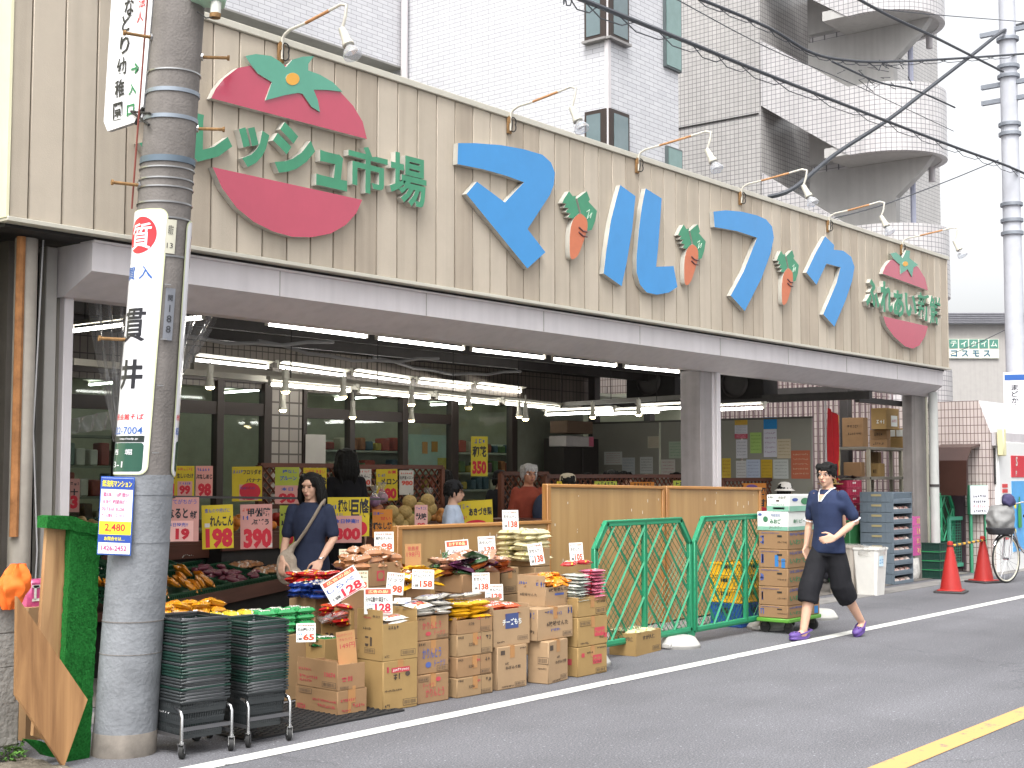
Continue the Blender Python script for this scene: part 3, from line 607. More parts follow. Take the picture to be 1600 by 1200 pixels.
for i, (u, v, ue) in enumerate(((438, 78, 543), (795, 187, 901), (995, 250, 1112), (1156, 300, 1262), (1293, 347, 1383), (1408, 387, 1497))):
    lamp(u, v, ue, ['rusty gooseneck lamp above the big tomato sign', 'rusty gooseneck lamp above the first big blue letter', 'rusty gooseneck lamp above the two-stroke blue letter', 'rusty gooseneck lamp above the hooked blue letter', 'gooseneck lamp above the blue letter beside the small tomato', 'gooseneck lamp at the far end above the small tomato sign'][i])
# ================================================================ utility pole in front, with what is fixed to it
POLEM = mat('7A7571', .88, .25, var=.22, scale=3.5, bump=.25, bscale=70, streak=.18); POLELOW = mat('83868A', .8, .3, var=.26, scale=3, bump=.3, bscale=40, streak=.12)
PB = gp(193, 1186); vdir = Vector((PB.x, PB.y, 0)).normalized(); PB = PB+vdir*.175
PTOP = pt(281, 0, (PB-EYE).dot(FWD)-.0)
ax = (PTOP-PB); ax = ax/ax.z
def pr(z): return .176-.0075*z
PM = Matrix(((vdir.y, vdir.x, ax.x, PB.x), (-vdir.x, vdir.y, ax.y, PB.y), (0, 0, 1, 0), (0, 0, 0, 1)))    # sheared so that levels stay level on the leaning pole
PT = thing('utility_pole', 'leaning grey concrete utility pole in front of the shop, wrapped in signs', 'utility pole', T(PB))
PL = T(-PB) @ PM
def pz(v, u=None):
    k = (600-v)/CAM_F; a = PB-EYE; return (k*a.dot(FWD)-a.dot(UPV))/(ax.dot(UPV)-k*ax.dot(FWD))
def pa(u, v):
    z = pz(v); c = PB+ax*z; uc = 800+CAM_F*(c-EYE).dot(RGT)/(c-EYE).dot(FWD); r = pr(z)*CAM_F/(c-EYE).dot(FWD)
    return math.degrees(math.asin(max(-1, min(1, (u-uc)/r))))
zj = pz(742)
MB().lathe([(0, zj), (pr(zj), zj), (pr(6.5), 6.5), (0, 6.5)], POLEM, 40, PL).build('upper_shaft', PT)
MB().lathe([(0, 0), (pr(0)+.004, 0), (pr(0)+.004, .14), (pr(zj)+.003, zj), (0, zj)], POLELOW, 40, PL).build('lower_sleeve', PT)
MB().lathe([(pr(0)+.007, .0), (pr(0)+.007, .13), (pr(0), .14)], mat('7A736B', .9, var=.35, scale=6), 40, PL).build('stained_foot', PT)
for v, r_, m in ((118, .008, MET), (190, .022, mat('9aa3ad', .4, metal=.7)), (149, .022, mat('9aa3ad', .4, metal=.7)), (255, .035, mat('6c7a86', .45, metal=.6)), (268, .008, MET), (285, .008, MET), (298, .008, MET), (322, .009, MET), (346, .009, MET), (405, .01, MET), (968, .006, POLEM), (1018, .004, POLEM), (845, .012, POLELOW), (772, .006, POLELOW)):
    z = pz(v); MB().lathe([(pr(z), z-r_/2), (pr(z)+.007, z-r_/2), (pr(z)+.007, z+r_/2), (pr(z), z+r_/2)], m, 40, PL).build('band', PT)
for (u, v), (u2, v2) in (((217, 53), (247, 65)), ((335, 95), (316, 88)), ((192, 287), (222, 294)), ((328, 206), (306, 200)), ((163, 525), (198, 533))):
    a = rad(-75 if u < u2 else 80); z = pz(v2); r0 = pr(z); d = (math.sin(a), -math.cos(a))
    MB().tube([(d[0]*(r0-.01), d[1]*(r0-.01), z), (d[0]*(r0+.15), d[1]*(r0+.15), z+.0)], .0095, RUST, 8, PL).tube([(d[0]*(r0+.15), d[1]*(r0+.15), z), (d[0]*(r0+.162), d[1]*(r0+.162), z)], .016, RUST, 8, PL).tube([(d[0]*(r0), d[1]*(r0), z), (d[0]*(r0+.012), d[1]*(r0+.012), z)], .022, MET, 8, PL).build('step_bolt', PT)
MB().tube([(math.sin(rad(-82))*.182, -math.cos(rad(-82))*.182, pz(v)) for v in (0, 60, 110, 160, 250, 290, 330)], .006, mat('7a3a30', .6), 6, PL).build('ground_wire', PT)
z = pz(10); MB().box((.155, -.12, z+.06), (.2, .16, .14), mat('A9CDB4', .4), PL, bev=.01).tube([(.2, -.16, z-.0), (.2, -.16, z-.075)], .03, mat('DADBD2', .5), 12, PL).tube([(.2, -.16, z-.075), (.2, -.16, z-.1)], .032, RUST, 12, PL).build('cable_box', PT)
MB().tube([(.2, -.16, pz(20)), (.22, -.17, pz(35)), (.15, -.18, pz(40)), (.1, -.16, pz(30))], .004, DARK, 5, PL).build('loose_wire', PT)
def wrapper(a0, zc, lift=.008):
    def f(x, y, z=0):
        Z = zc+y; a = rad(a0)+x/(pr(Z)+lift); r = pr(Z)+lift+z; return PL @ Vector((math.sin(a)*r, -math.cos(a)*r, Z))
    return f
def wrap_sheet(mb, a0, half, z0, z1, m, lift, cor=0.0, n=24, back=True):
    """a curved plate round the pole with rounded corners"""
    hw = half; W = []
    rows = [z0+(z1-z0)*i/30 for i in range(31)]
    if cor: rows = sorted(set(rows+[z0+cor*(1-math.cos(t*.26)) for t in range(7)]+[z1-cor*(1-math.cos(t*.26)) for t in range(7)]))
    vs = []
    for Z in rows:
        e = 0
        if cor:
            q = min(Z-z0, z1-Z)
            if q < cor: e = cor-math.sqrt(max(0, cor**2-(cor-q)**2))
        f = wrapper(a0, Z, lift)
        for i in range(n+1): vs.append(f((-(hw-e)+2*(hw-e)*i/n), 0))
    k = n+1; mb.add(vs, [(j*k+i, j*k+i+1, (j+1)*k+i+1, (j+1)*k+i) for j in range(len(rows)-1) for i in range(n)], m)
    return mb
SW = mat('E6E6EA', .18, .5, var=.03, scale=2, coat=.3); SRED = mat('D5333B', .2, .5, var=.03, coat=.3); SBLU = mat('2F5FA8', .3, var=.03); SBLK = mat((.02, .02, .025), .3, var=.03); SGRN = mat('2E5546', .2, .5, var=.04, coat=.3); SED = mat('D9DEB4', .4)
A0 = pa(212, 508)
ws = thing('pole_sign', 'white curved advertising sign with big black kanji wrapped round the near pole', 'sign', T(PB))
z0, z1 = pz(742), pz(334)
wrap_sheet(MB(), A0, .158, z0, z1, SED, .010, .05).build('rim', ws)
mb = wrap_sheet(MB(), A0, .152, z0+.006, z1-.006, SW, .012, .045); mb.build('plate', ws)
def wt(s, v, h, m, x=0, bold=.0, w_=None, lift=.0145, a0=A0, par=ws, name='lettering'):
    mb = MB(); mb.text(s, I4, h, m, bold, w_, wrap=wrapper(a0, pz(v), lift) if x == 0 else (lambda X, Y, Z, f=wrapper(a0, pz(v), lift): f(X+x, Y))); return mb.build(name, par)
disc = MB(); f = wrapper(A0, pz(374), .0135); R0 = .105
disc.add([f(0, 0)]+[f(r_*math.cos(t*.1745), r_*math.sin(t*.1745)) for r_ in (R0*.33, R0*.66, R0) for t in range(36)], [(0, 1+t, 1+(t+1) % 36) for t in range(36)]+[(1+q*36+t, 1+q*36+(t+1) % 36, 37+q*36+(t+1) % 36, 37+q*36+t) for q in (0, 1) for t in range(36)], SRED).build('red_disc', ws)
wt('質', 376, .15, SW, .0, .012, .15, .0155); wt('買 入', 432, .075, SBLU, .0, .01, .2); wt('貫', 512, .19, SBLK, 0, .014, .17); wt('井', 588, .17, SBLK, .0, .03, .18)
wt('市民会館そば', 653, .036, SRED, -.01, .015, .25); wt('822-7004', 674, .042, SBLU, -.005, .01, .24)
wrap_sheet(MB(), A0,   .128, pz(692), pz(682), mat('2b3330', .3), .0135).build('black_strip', ws); wt('http://tadp.jp', 687, .013, SW, .03, .01, .13, .0155)
wrap_sheet(MB(), A0,   .128, pz(737), pz(693), SGRN, .0135, .02).build('green_block', ws); wt('西　堀', 707, .032, SW, -.01, .01, .15, .0155); wt('3-1', 726, .034, SW, -.04, .005, .09, .0155)
A2 = 109
ws2 = thing('pole_sign', 'second white curved sign on the right flank of the near pole, seen edge on', 'sign', T(PB))
wrap_sheet(MB(), A2, .158, pz(745), pz(346), SED, .010, .05).build('rim', ws2); wrap_sheet(MB(), A2, .152, pz(744), pz(348), SW, .012, .045).build('plate', ws2)
wt('市民会館', 653, .036, SRED, -.06, .015, .17, .0145, A2, ws2); wt('822-7004', 674, .042, SBLU, -.02, .01, .24, .0145, A2, ws2); wrap_sheet(MB(), A2,   .128, pz(737), pz(690), SGRN, .0135, .02).build('green_block', ws2)
disc = MB(); f = wrapper(A2, pz(392), .0135); disc.add([f(0, 0)]+[f(R0*math.cos(t*.1745), R0*math.sin(t*.1745)) for t in range(36)], [(0, 1+t, 1+(t+1) % 36) for t in range(36)], SRED).build('red_disc', ws2)
ap = pa(264, 375); t1 = thing('number_plate', 'small cream number plate strapped to the near pole between its signs', 'plate', T(PB)); wrap_sheet(MB(), ap, .032, pz(402), pz(350), mat('C9C6B4', .5), .010).build('plate', t1); wt('朝霞支', 366, .055, SBLK, 0, 0, .03, .012, ap, t1); wt('13', 390, .03, SBLK, 0, 0, .035, .012, ap, t1)
ap = pa(262, 490); t1 = thing('number_plate', 'grey plate lettered 188 low in the gap between the near pole signs', 'plate', T(PB)); wrap_sheet(MB(), ap, .03, pz(535), pz(455), mat('7c7f86', .6), .009).build('plate', t1)
for i, ch in enumerate('関I88'): wt(ch, 470+i*16, .04 if i else .035, mat('3a3c40', .6), 0, .01, .03 if i != 1 else None, .011, ap, t1)
for v in (450, 534, 605, 708): MB().tube([wrapper(a_, pz(v), .018)(0, 0) for a_ in range(int(A0+58), int(A0+72), 3)], .004, MET, 5).build('tie_wire', ws)
# flat notice on the pole
nz = thing('paper_notice', 'yellow, blue and white flat notice tied to the left of the near pole', 'notice', T(PB)); an = -58
P = PB+ax*pz(806); c0 = pt(181, 806, (P-EYE).dot(FWD)-.2); NM = T(c0-PB) @ Rz(-52) @ FRONT; s_ = (c0-EYE).dot(FWD)/CAM_F; wN, hN = 53*s_, 122*s_
NM = NM @ Rz(-2.0); YL = mat('F0DC2E', .5, var=.02); BL2 = mat('24469A', .5, var=.02); PUR = mat('B04A7C', .5)
MB().box((0, 0, -.003), (wN, hN, .006), mat('2A55A8', .5), NM).box((0, 0, .001), (wN*.94, hN*.965, .004), mat('E9E9EE', .5, var=.03), NM).box((0, hN*.41, .0035), (wN*.94, hN*.14, .002), BL2, NM).box((0, -hN*.155, .0035), (wN*.94, hN*.17, .002), YL, NM).box((0, -hN*.29, .0035), (wN*.94, hN*.1, .002), BL2, NM).build('board', nz)
mb = MB()
for s, y, h, m, w_ in (('築浅売マンション', .41, .085, YL, .88), ('築5年、10階部分！', .27, .06, PUR, .8), ('日当り 眺望良好！！', .18, .055, PUR, .8), ('70.73㎡ 3LDK！！', .09, .055, PUR, .84), ('オール電化（エコキュート）', .005, .05, PUR, .86), ('2,480', -.155, .11, SRED, .6), ('お問合せは…', -.29, .05, YL, .6), ('1426-2452', -.41, .065, PUR, .75)): mb.text(s, NM @ T(0, hN*y, .0045), hN*h, m, .02, wN*w_)
mb.build('lettering', nz)
# projecting kindergarten sign
hs_ = thing('projecting_sign', 'tall white sign with black and green lettering held out from the near pole top', 'sign', T(PB)); XS = PB.x+ax.x*4.0-.04
def hp(u, v): P = pxx(u, v, XS); return (P.y, P.z)
out = [hp(238, 8), hp(222, 187), hp(168, 205), hp(162, 190), hp(174, 0)]; out = [(out[0][0], 6.2)]+out[:]+[(out[-1][0]-.0, 6.2)]
vs = [(XS, a, b) for a, b in out]+[(XS+.03, a, b) for a, b in out]; k = len(out); TB = T(-PB)
MB().add(vs, [tuple(range(k)), tuple(range(2*k-1, k-1, -1))], SW, TB).add(vs, [(i, (i+1) % k, k+(i+1) % k, k+i) for i in range(k)], mat('A8A8AA', .4, metal=.4), TB).build('panel', hs_)
def hl(s, u, v, hpx, m, bold=.02, wpx=None):
    P = pxx(u, v, XS-.003); q = (P-EYE).dot(FWD)/CAM_F; return MB().text(s, T(P-PB) @ LEFTF, hpx*q, m, bold, None if wpx is None else wpx*q/.8).build('lettering', hs_)
for ch, u, v in (('な', 202, 10), ('ど', 198, 35), ('り', 195, 70), ('幼', 190, 104), ('稚', 187, 138), ('園', 184, 174)): hl(ch, u, v, 28, SBLK, .02, 20)
for ch, u, v in (('法', 222, 3), ('人', 219, 26)): hl(ch, u, v, 18, SRED, .01, 14)
for ch, u, v in (('→', 211, 107), ('入', 207, 139), ('口', 204, 172)): hl(ch, u, v, 18, mat('2C7A4C', .4), .03, 16)
mb = MB(); z = pz(190); a = pxx(205, 174, XS)-PB
mb.tube([a, PL @ Vector((-.12, -.12, pz(188)))], .008, DARK, 6).tube([a, PL @ Vector((-.12, -.13, pz(206)))], .008, DARK, 6).tube([pxx(224, 168, XS)-PB, pxx(212, 194, XS)-PB], .012, DARK, 6); mb.build('bracket', hs_)

# ---------------------------------------------------------------- things propped up at the left of the pole
PLY = wood_mat('8A6442', 'BC9468', 9, 2, .55, .1); PLY2 = wood_mat('7E5836', 'B4885A', 8, 2, .5, .09); TURF = mat('2C8038', .95, .15, var=.45, scale=90, bump=1.0, bscale=300)
def slab(name, label, cat, parts):
    """leaning boards: outlines measured on an upright plane y, given real thickness"""
    t = None
    for nm, pts, y, th, m in parts:
        P = [py(u, v, y) for u, v in pts]
        if t is None: b = Vector((sum(p.x for p in P)/len(P), y, 0)); t = thing(name, label, cat, T(b))
        MB().prism([(p.x-b.x, p.z) for p in P], th, m, T(0, y+th-b.y, 0) @ FRONT).build(nm, t)
    return t
tb = slab('turf_covered_board', 'upright plywood board wrapped in bright green artificial turf beside the pole', 'board', [('board', [(74, 820), (114, 826), (108, 960), (92, 1165), (52, 1150)], 6.86, .03, PLY)])
bb = Vector(tb.location)
def fuzzy(pts, y, th, seed):
    rr = random.Random(seed); P = []
    for i in range(len(pts)):
        a, b = pts[i], pts[(i+1) % len(pts)]; n = max(1, int(math.hypot(a[0]-b[0], a[1]-b[1])/8))
        for k in range(n): P.append(py(a[0]+(b[0]-a[0])*k/n+rr.uniform(-1, 1), a[1]+(b[1]-a[1])*k/n+rr.uniform(-1, 1), y))
    m_ = MB().prism([(p.x-bb.x, p.z) for p in P], th, TURF, T(0, y+th-bb.y, 0) @ FRONT); xs = [p.x for p in P]; zs_ = [p.z for p in P]; Q = [(p.x, p.z) for p in P]
    for _ in range(int(9000*(max(xs)-min(xs))*(max(zs_)-min(zs_)))+200):
        x, z = rr.uniform(min(xs), max(xs)), rr.uniform(min(zs_), max(zs_)); ins = False
        for i in range(len(Q)):
            (x1, z1), (x2, z2) = Q[i], Q[(i+1) % len(Q)]
            if (z1 > z) != (z2 > z) and x < (x2-x1)*(z-z1)/(z2-z1)+x1: ins = not ins
        if ins: x -= bb.x; a, b = rr.uniform(-.006, .006), rr.uniform(-.004, .008); m_.add([(x-.002, y-bb.y+.001, z), (x+.002, y-bb.y+.001, z), (x+a, y-bb.y-rr.uniform(.006, .013), z+b)], [(0, 1, 2)], TURF)
    return m_
fuzzy([(111, 826), (158, 818), (150, 1000), (139, 1197), (104, 1197), (101, 1050)], 6.80, .05, 1).build('turf_strip', tb); fuzzy([(73, 806), (110, 806), (160, 822), (156, 838), (112, 828), (73, 824)], 6.79, .1, 2).build('turf_cap', tb); fuzzy([(42, 1155), (72, 1160), (92, 1185), (70, 1180)], 6.84, .05, 3).build('turf_foot', tb)
slab('leaning_board', 'brown plywood board leaning diagonally in front of the green turf board', 'board', [('panel', [(27, 932), (137, 1093), (100, 1199), (25, 1086)], 6.66, .025, PLY2)])
BLOCK = mat('8C8984', .9, .3, var=.2, scale=6, bump=.6, bscale=30); mb = MB()
for i, (va, vb) in enumerate(((945, 990), (992, 1043), (1045, 1100), (1102, 1165))):
    a, b = py(-30, va, 7.0), py(26, vb, 7.0); mb.box(((a.x+b.x)/2-.1, 7.15, (a.z+b.z)/2), (b.x-a.x+.2+(.03 if i == 3 else 0), .3, abs(a.z-b.z)), BLOCK, T(-3.9, -7, 0), bev=.012)
tag(mb.build('block_wall', None, T(3.9, 7, 0)), 'grey concrete block wall end at the bottom left corner of the shop front', 'wall')
cl = MB(); P = py(20, 915, 6.95); rr = random.Random(5)
def cloth(a, b):
    t = a*2*math.pi; r_ = (.03+.055*math.sin(b*3.1)+.014*math.sin(6*t+b*9))*(1+.25*noise.noise((math.cos(t)*2, math.sin(t)*2, b*5))); return (math.cos(t)*r_*1.05-.02+b*.05, math.sin(t)*r_*.8, -.13+b*.25)
tag(cl.grid(cloth, 32, 20, mat('E8702A', .7, .3, var=.15, scale=9)).build('orange_cloth', None, T(P)), 'bunched bright orange cloth on top of the concrete block wall', 'cloth')
pp = py(36, 600, 8.25); tag(MB().tube([(0, 0, 0), (0, 0, 3.2)], .075, mat('9d968c', .6, .4, var=.25, scale=2, streak=.3), 14).tube([(-.07, -.05, 1.2), (-.07, -.05, 3.2)], .03, mat('9A6A42', .8, .3, var=.5, scale=5), 8).build('drainpipe', None, T(pp.x, 8.25, 0)), 'rust streaked grey drainpipe at the left end of the shop', 'pipe')
tag(MB().tube([(0, 0, 0), (.03, 0, .8), (-.02, 0, 1.6), (.02, 0, 2.9)], .006, mat('9c9c9c', .5), 5).build('hanging_cord', None, T(py(58, 600, 8.2).x, 8.2, .3)), 'thin grey cord hanging down beside the rusty drainpipe', 'cord')
# weeds at the foot of the wall
wd = MB(); rr = random.Random(8)
for i in range(70):
    c = gp(rr.uniform(0, 38), rr.uniform(1172, 1196)); L = rr.uniform(.02, .05); a = rr.uniform(0, 6.28); z = rr.uniform(.01, .05)
    wd.add([(c.x, c.y, z), (c.x+math.cos(a)*L*.5-math.sin(a)*L*.3, c.y+math.sin(a)*L*.5+math.cos(a)*L*.3, z+.02), (c.x+math.cos(a)*L, c.y+math.sin(a)*L, z+.012), (c.x+math.cos(a)*L*.5+math.sin(a)*L*.3, c.y+math.sin(a)*L*.5-math.cos(a)*L*.3, z+.018)], [(0, 1, 2, 3)], mat((.12, .3, .05), .6, var=.3))
tag(wd.build('weeds'), 'low green weeds growing at the foot of the block wall', 'weeds', kind='stuff')
# torn clear plastic curtain behind the pole
CLR = glass_mat((.86, .85, .83), 1.8, .16)
def curt(name, label, pts, y, cat='curtain'):
    mb = MB(); q = pts
    def fn(a, b):
        p0 = Vector(q[0]).lerp(Vector(q[1]), a); p1 = Vector(q[3]).lerp(Vector(q[2]), a); p = p0.lerp(p1, b); P = py(p.x, p.y, y); P.y += .03*math.sin(a*22+b*4)+.02*math.sin(a*41); return P-base
    base = py(*q[0], y); return tag(mb.grid(fn, 40, 10, CLR).build(name, None, T(base)), label, cat)
curt('plastic_curtain', 'clear plastic curtain hanging in folds left of the pole signs', [(138, 470), (200, 482), (200, 690), (178, 690)], 8.6); curt('plastic_curtain', 'clear plastic curtain gathered up to a point right of the pole signs', [(262, 486), (342, 495), (262, 620), (258, 640)], 8.55); curt('plastic_bundle', 'bundle of rolled clear plastic in the shop entrance left of the pole', [(110, 655), (180, 640), (185, 670), (112, 678)], 8.7, 'bundle')

# ================================================================ overhead cables and the far pole
CAB = mat((.06, .065, .075), .6, .4, var=.1)
def cable(label, pts, r=.012, grp='overhead cables across the street', extra=None, m=None):
    P = [pt(u, v, d) for u, v, d in pts]; b = P[0].copy(); Q = []
    for i in range(len(P)-1):
        p0, p1, p2, p3 = P[max(i-1, 0)], P[i], P[i+1], P[min(i+2, len(P)-1)]
        for k in range(6):
            t = k/6; Q.append(.5*((2*p1)+(p2-p0)*t+(2*p0-5*p1+4*p2-p3)*t*t+(3*p1-p0-3*p2+p3)*t**3)-b)
    Q.append(P[-1]-b); mb = MB().tube(Q, r, m or CAB, 6)
    if extra:
        n = len(Q)
        for i in range(0, n-3, 2):
            a, c = Q[i], Q[min(i+3, n-1)]; mb.tube([a, a.lerp(c, .3)-Vector((0, 0, extra)), a.lerp(c, .7)-Vector((0, 0, extra*.9)), c], .006, m or CAB, 5)
    return tag(mb.build('overhead_cable', None, T(b)), label, 'cable', grp)
cable('thick black cable with a looped thin wire, crossing in front of the white flats', [(880, -12, 11), (911, 0, 11.4), (1080, 68, 14), (1200, 117, 16), (1385, 189, 20), (1490, 229, 22), (1578, 261, 24), (1640, 290, 26)], .022, extra=.1)
cable('heavy black cable rising from the fascia to the far pole top', [(1200, 308, 19), (1240, 294, 19), (1305, 241, 20), (1385, 189, 21), (1445, 143, 22), (1520, 85, 23.5), (1567, 49, 24.5), (1600, 37, 25)], .035)
cable('bundle cable sagging across the upper stair landing and on to the far pole', [(1085, -5, 15), (1200, 43, 17), (1270, 83, 18), (1333, 95, 19), (1400, 96, 20), (1500, 91, 22), (1600, 84, 25)], .02, extra=.06)
cable('straight cable crossing the top stair landing down to the far pole', [(1340, -2, 17), (1392, 26, 18), (1452, 54, 19), (1500, 78, 21), (1567, 112, 24)], .02)
cable('thin wire at the top running right across the sky', [(1360, 12, 18), (1450, 22, 20), (1600, 34, 25)], .007)
cable('cable splitting off below the landing towards the far pole', [(1300, 96, 18), (1372, 128, 19), (1430, 141, 20), (1492, 168, 22)], .014)
cable('thin wire crossing the upper white flats to the stair tower', [(1050, -5, 14), (1200, 75, 17), (1330, 130, 20), (1490, 205, 23)], .006)
cable('double wire leaving the fascia above the last blue letter', [(1303, 341, 18), (1350, 329, 19), (1395, 315, 20), (1480, 283, 22), (1560, 250, 24)], .009)
cable('thin wire slanting past the grey hall signboard', [(1485, 554, 26), (1530, 535, 26), (1586, 508, 26)], .008)
# knot of splices where the cables meet
sp = MB(); rr = random.Random(4)
for i in range(16):
    u, v = 1375+rr.gauss(0, 28), 98+rr.gauss(0, 9)+30*(i % 2); P = pt(u, v, 20); sp.tube([P, P+Vector((rr.uniform(-.3, .3), 0, rr.uniform(-.12, .05))), P+Vector((rr.uniform(-.5, .5), 0, rr.uniform(-.15, .1)))], .007, CAB, 5, T(-pt(1375, 100, 20)))
tag(sp.build('cable_splices', None, T(pt(1375, 100, 20))), 'tangle of spliced wires hanging where the cables cross the stair landings', 'cable')
FB = gp(1594, 884); FB = FB+Vector((FB.x, FB.y, 0)).normalized()*.17; fr = 15.5*(FB-EYE).dot(FWD)/CAM_F
fpole = thing('utility_pole', 'far grey utility pole with cross arms at the right edge of the street', 'utility pole', T(FB)); FPM = mat('BDBFC6', .85, .3, var=.1, scale=3, bump=.2)
MB().tube([(0, 0, 0), (0, 0, 11)], [fr, fr*.8], FPM, 20).build('shaft', fpole)
for v in (105, 120, 62, 195, 210, 320, 345, 365): z = zat(FB, v); MB().lathe([(fr*.8, z-.03), (fr+.02, z-.03), (fr+.02, z+.03), (fr*.8, z+.03)], mat('8f949c', .5, metal=.4), 16).build('band', fpole)
for v in (130, 155, 48): z = zat(FB, v); MB().box((0, -.25, z), (.08, 1.5, .08), mat('8f949c', .5, metal=.4)).build('cross_arm', fpole)
for v, s in ((130, 1), (155, 1), (48, 1)):
    z = zat(FB, v); MB().lathe([(0, 0), (.05, 0), (.08, .05), (.05, .1), (.08, .15), (0, .2)], mat('D5D5DA', .3), 10, T(.0, -.9*s, z+.03)).build('insulator', fpole)
bn = thing('pole_banner', 'narrow white vertical banner sign with blue lettering on the far pole', 'sign', T(FB)); z1, z0 = zat(FB, 583), zat(FB, 686); BM = Rz(-71) @ FRONT
MB().box((0, (z0+z1)/2, fr+.03), (.42, z1-z0, .02), SW, BM).box((-.0, z1-.09, fr+.042), (.38, .1, .006), SBLU, BM).box((0, z0+.26, fr+.042), (.38, .22, .006), SBLU, BM).box((0, z0+.06, fr+.042), (.38, .24, .006), mat('2F8A6C', .4), BM).build('board', bn)
mb = MB()
for i, ch in enumerate('まどか中浦和'): mb.text(ch, BM @ T(-.02, z1-.27-i*.115, fr+.042), .1, mat('2d2f38', .5), .02, .12)
mb.text('入口', BM @ T(-.02, z0+.43, fr+.042), .07, SRED, .01, .22).scribble(BM @ T(0, z0+.26, fr+.046), .3, .06, SW, 3).text('3-1', BM @ T(0, z0+.05, fr+.046), .07, SW, 0, .12); mb.build('lettering', bn)
# ================================================================ inside the shop: lit tubes, spot lamps, displays
LIT = mat((1, .98, .93), .5, var=0, emit=9); LAMPW = mat('B9B6A8', .5, var=.08); SPOTE = mat((1, .82, .45), .5, var=0, emit=16); LITD = mat((.95, 1, .93), .5, var=0, emit=7)
def tube_lamp(a, b, label, grp, m=LIT, refl=True):
    A, B = Vector(a), Vector(b); t = thing('tube_lamp', label, 'lamp', T(A), grp); D = B-A
    MB().tube([D*.03, D*.97], .017, m, 8).build('tube', t)
    M = frame(D*.5+Vector((0, 0, .045)), D, Vector((0, 0, 1)).cross(D)); L = D.length
    mb = MB().box((0, 0, .02), (L*1.02, .05, .035), LAMPW, M).box((L*.49, 0, -.025), (.02, .03, .07), LAMPW, M).box((-L*.49, 0, -.025), (.02, .03, .07), LAMPW, M)
    if refl: mb.box((0, .06, .0), (L, .08, .006), LAMPW, M @ Rx(18)).box((0, -.06, .0), (L, .08, .006), LAMPW, M @ Rx(-18))
    mb.build('fitting', t); MB().tube([D*.25+Vector((0, 0, .06)), D*.25+Vector((0, 0, 3.24-A.z))], .006, DARK, 5).build('hanger', t)
    return t
def row(segs, z, grp, lab, m=LIT, refl=True):
    for i, (a, b) in enumerate(segs): tube_lamp(gp(*a, z), gp(*b, z), lab, grp, m, refl)
row([((415, 505.5), (575, 526)), ((587, 528), (726, 545)), ((735, 546), (852, 559)), ((862, 560.5), (964, 571.5)), ((974, 572.5), (1062, 581))], 2.88, 'tube lamps just behind the canopy', 'lit white tube lamp in the front row just under the canopy edge', refl=False)
row([((302, 562), (420, 574.5)), ((434, 573), (540, 587)), ((550, 584.5), (641, 597)), ((651, 597), (735, 606)), ((743, 604), (815, 612.5))], 2.93, 'tube lamps in the back row', 'lit tube lamp with reflector in the higher back row before the dark tiles')
row([((420, 600), (549, 611)), ((560, 611), (672, 622)), ((682, 621), (779, 631)), ((787, 630), (875, 639))], 2.55, 'tube lamps in the low middle row', 'lit tube lamp in the low row level with the spot lamps', refl=False)
row([((851, 648), (961, 643)), ((930, 647.5), (1033, 643)), ((999, 640), (1112, 635)), ((1075, 642), (1195, 637))], 2.48, 'tube lamps pointing towards the street', 'lit tube lamp pointing towards the street near the whiteboard')
row([((112, 517), (196, 507)), ((280, 499), (318, 496))], 2.88, 'tube lamps pointing towards the street on the left', 'lit tube lamp at the left end seen past the near pole', refl=False)
for x_ in (8.6, 11.0, 13.4, 15.8, 18.2, 20.6):
    for y_ in (14.2, 15.7): tube_lamp((x_, y_, 2.88), (x_+.12, y_+1.15, 2.88), 'lit tube lamp on the ceiling of the room behind the windows', 'tube lamps behind the windows', LITD)
RAILM = mat('B7B3A6', .5, var=.1)
def beam(name, label, a, b, w_, h, m, cat='rail'):
    A, B = Vector(a), Vector(b); M = frame((0, 0, 0), B-A, Vector((0, 0, 1)).cross(B-A)); L = (B-A).length
    return tag(MB().box((L/2, 0, 0), (L, w_, h), m, M).build(name, None, T(A)), label, cat)
beam('lamp_rail', 'long white lighting rail carrying the spot lamps above the displays', gp(112, 565, 2.62), gp(905, 637, 2.62), .07, .06, RAILM)
beam('lamp_rail', 'second white rail hung a little higher behind the spot lamps', gp(300, 572, 2.78), gp(820, 627, 2.78), .05, .08, RAILM)
beam('lamp_rail', 'short lighting rail running towards the street beside the whiteboard', gp(845, 634, 2.62), gp(1110, 618, 2.62), .07, .06, mat('6d6a62', .5))
def spot(u, v, label, z=2.38, s=.8):
    P = gp(u, v, z); t = thing('spot_lamp', label, 'lamp', T(P), 'small spot lamps on the rails')
    MB().lathe([(0, .16*s), (.03*s, .16*s), (.045*s, .05*s), (.055*s, 0), (.05*s, 0), (.04*s, .05*s), (0, .06*s)], LAMPW, 14).tube([(0, 0, .16*s), (0, 0, 2.6-z)], .01, LAMPW, 6).box((0, 0, .2*s), (.05, .03, .08), LAMPW).build('shade', t)
    MB().lathe([(0, -.022), (.035*s, -.018), (.054*s, .004), (.03*s, .03), (0, .035)], SPOTE, 12).build('bulb', t)
for u, v, l in ((328, 605, 'lit spot lamp on the rail just right of the near pole'), (446, 612, 'lit spot lamp hanging in front of the tiled pillar'), (536, 620, 'lit spot lamp between the tiled pillar and the glass door'), (643, 632, 'lit spot lamp above the white cards of the fruit display'), (732, 637, 'lit spot lamp left of the tall yellow flower card'), (811, 651, 'lit spot lamp above the grey haired man, higher of the close pair'), (926, 652, 'lit spot lamp in front of the left whiteboard edge'), (998, 648, 'tilted lit spot lamp in front of the whiteboard')): spot(u, v, l)
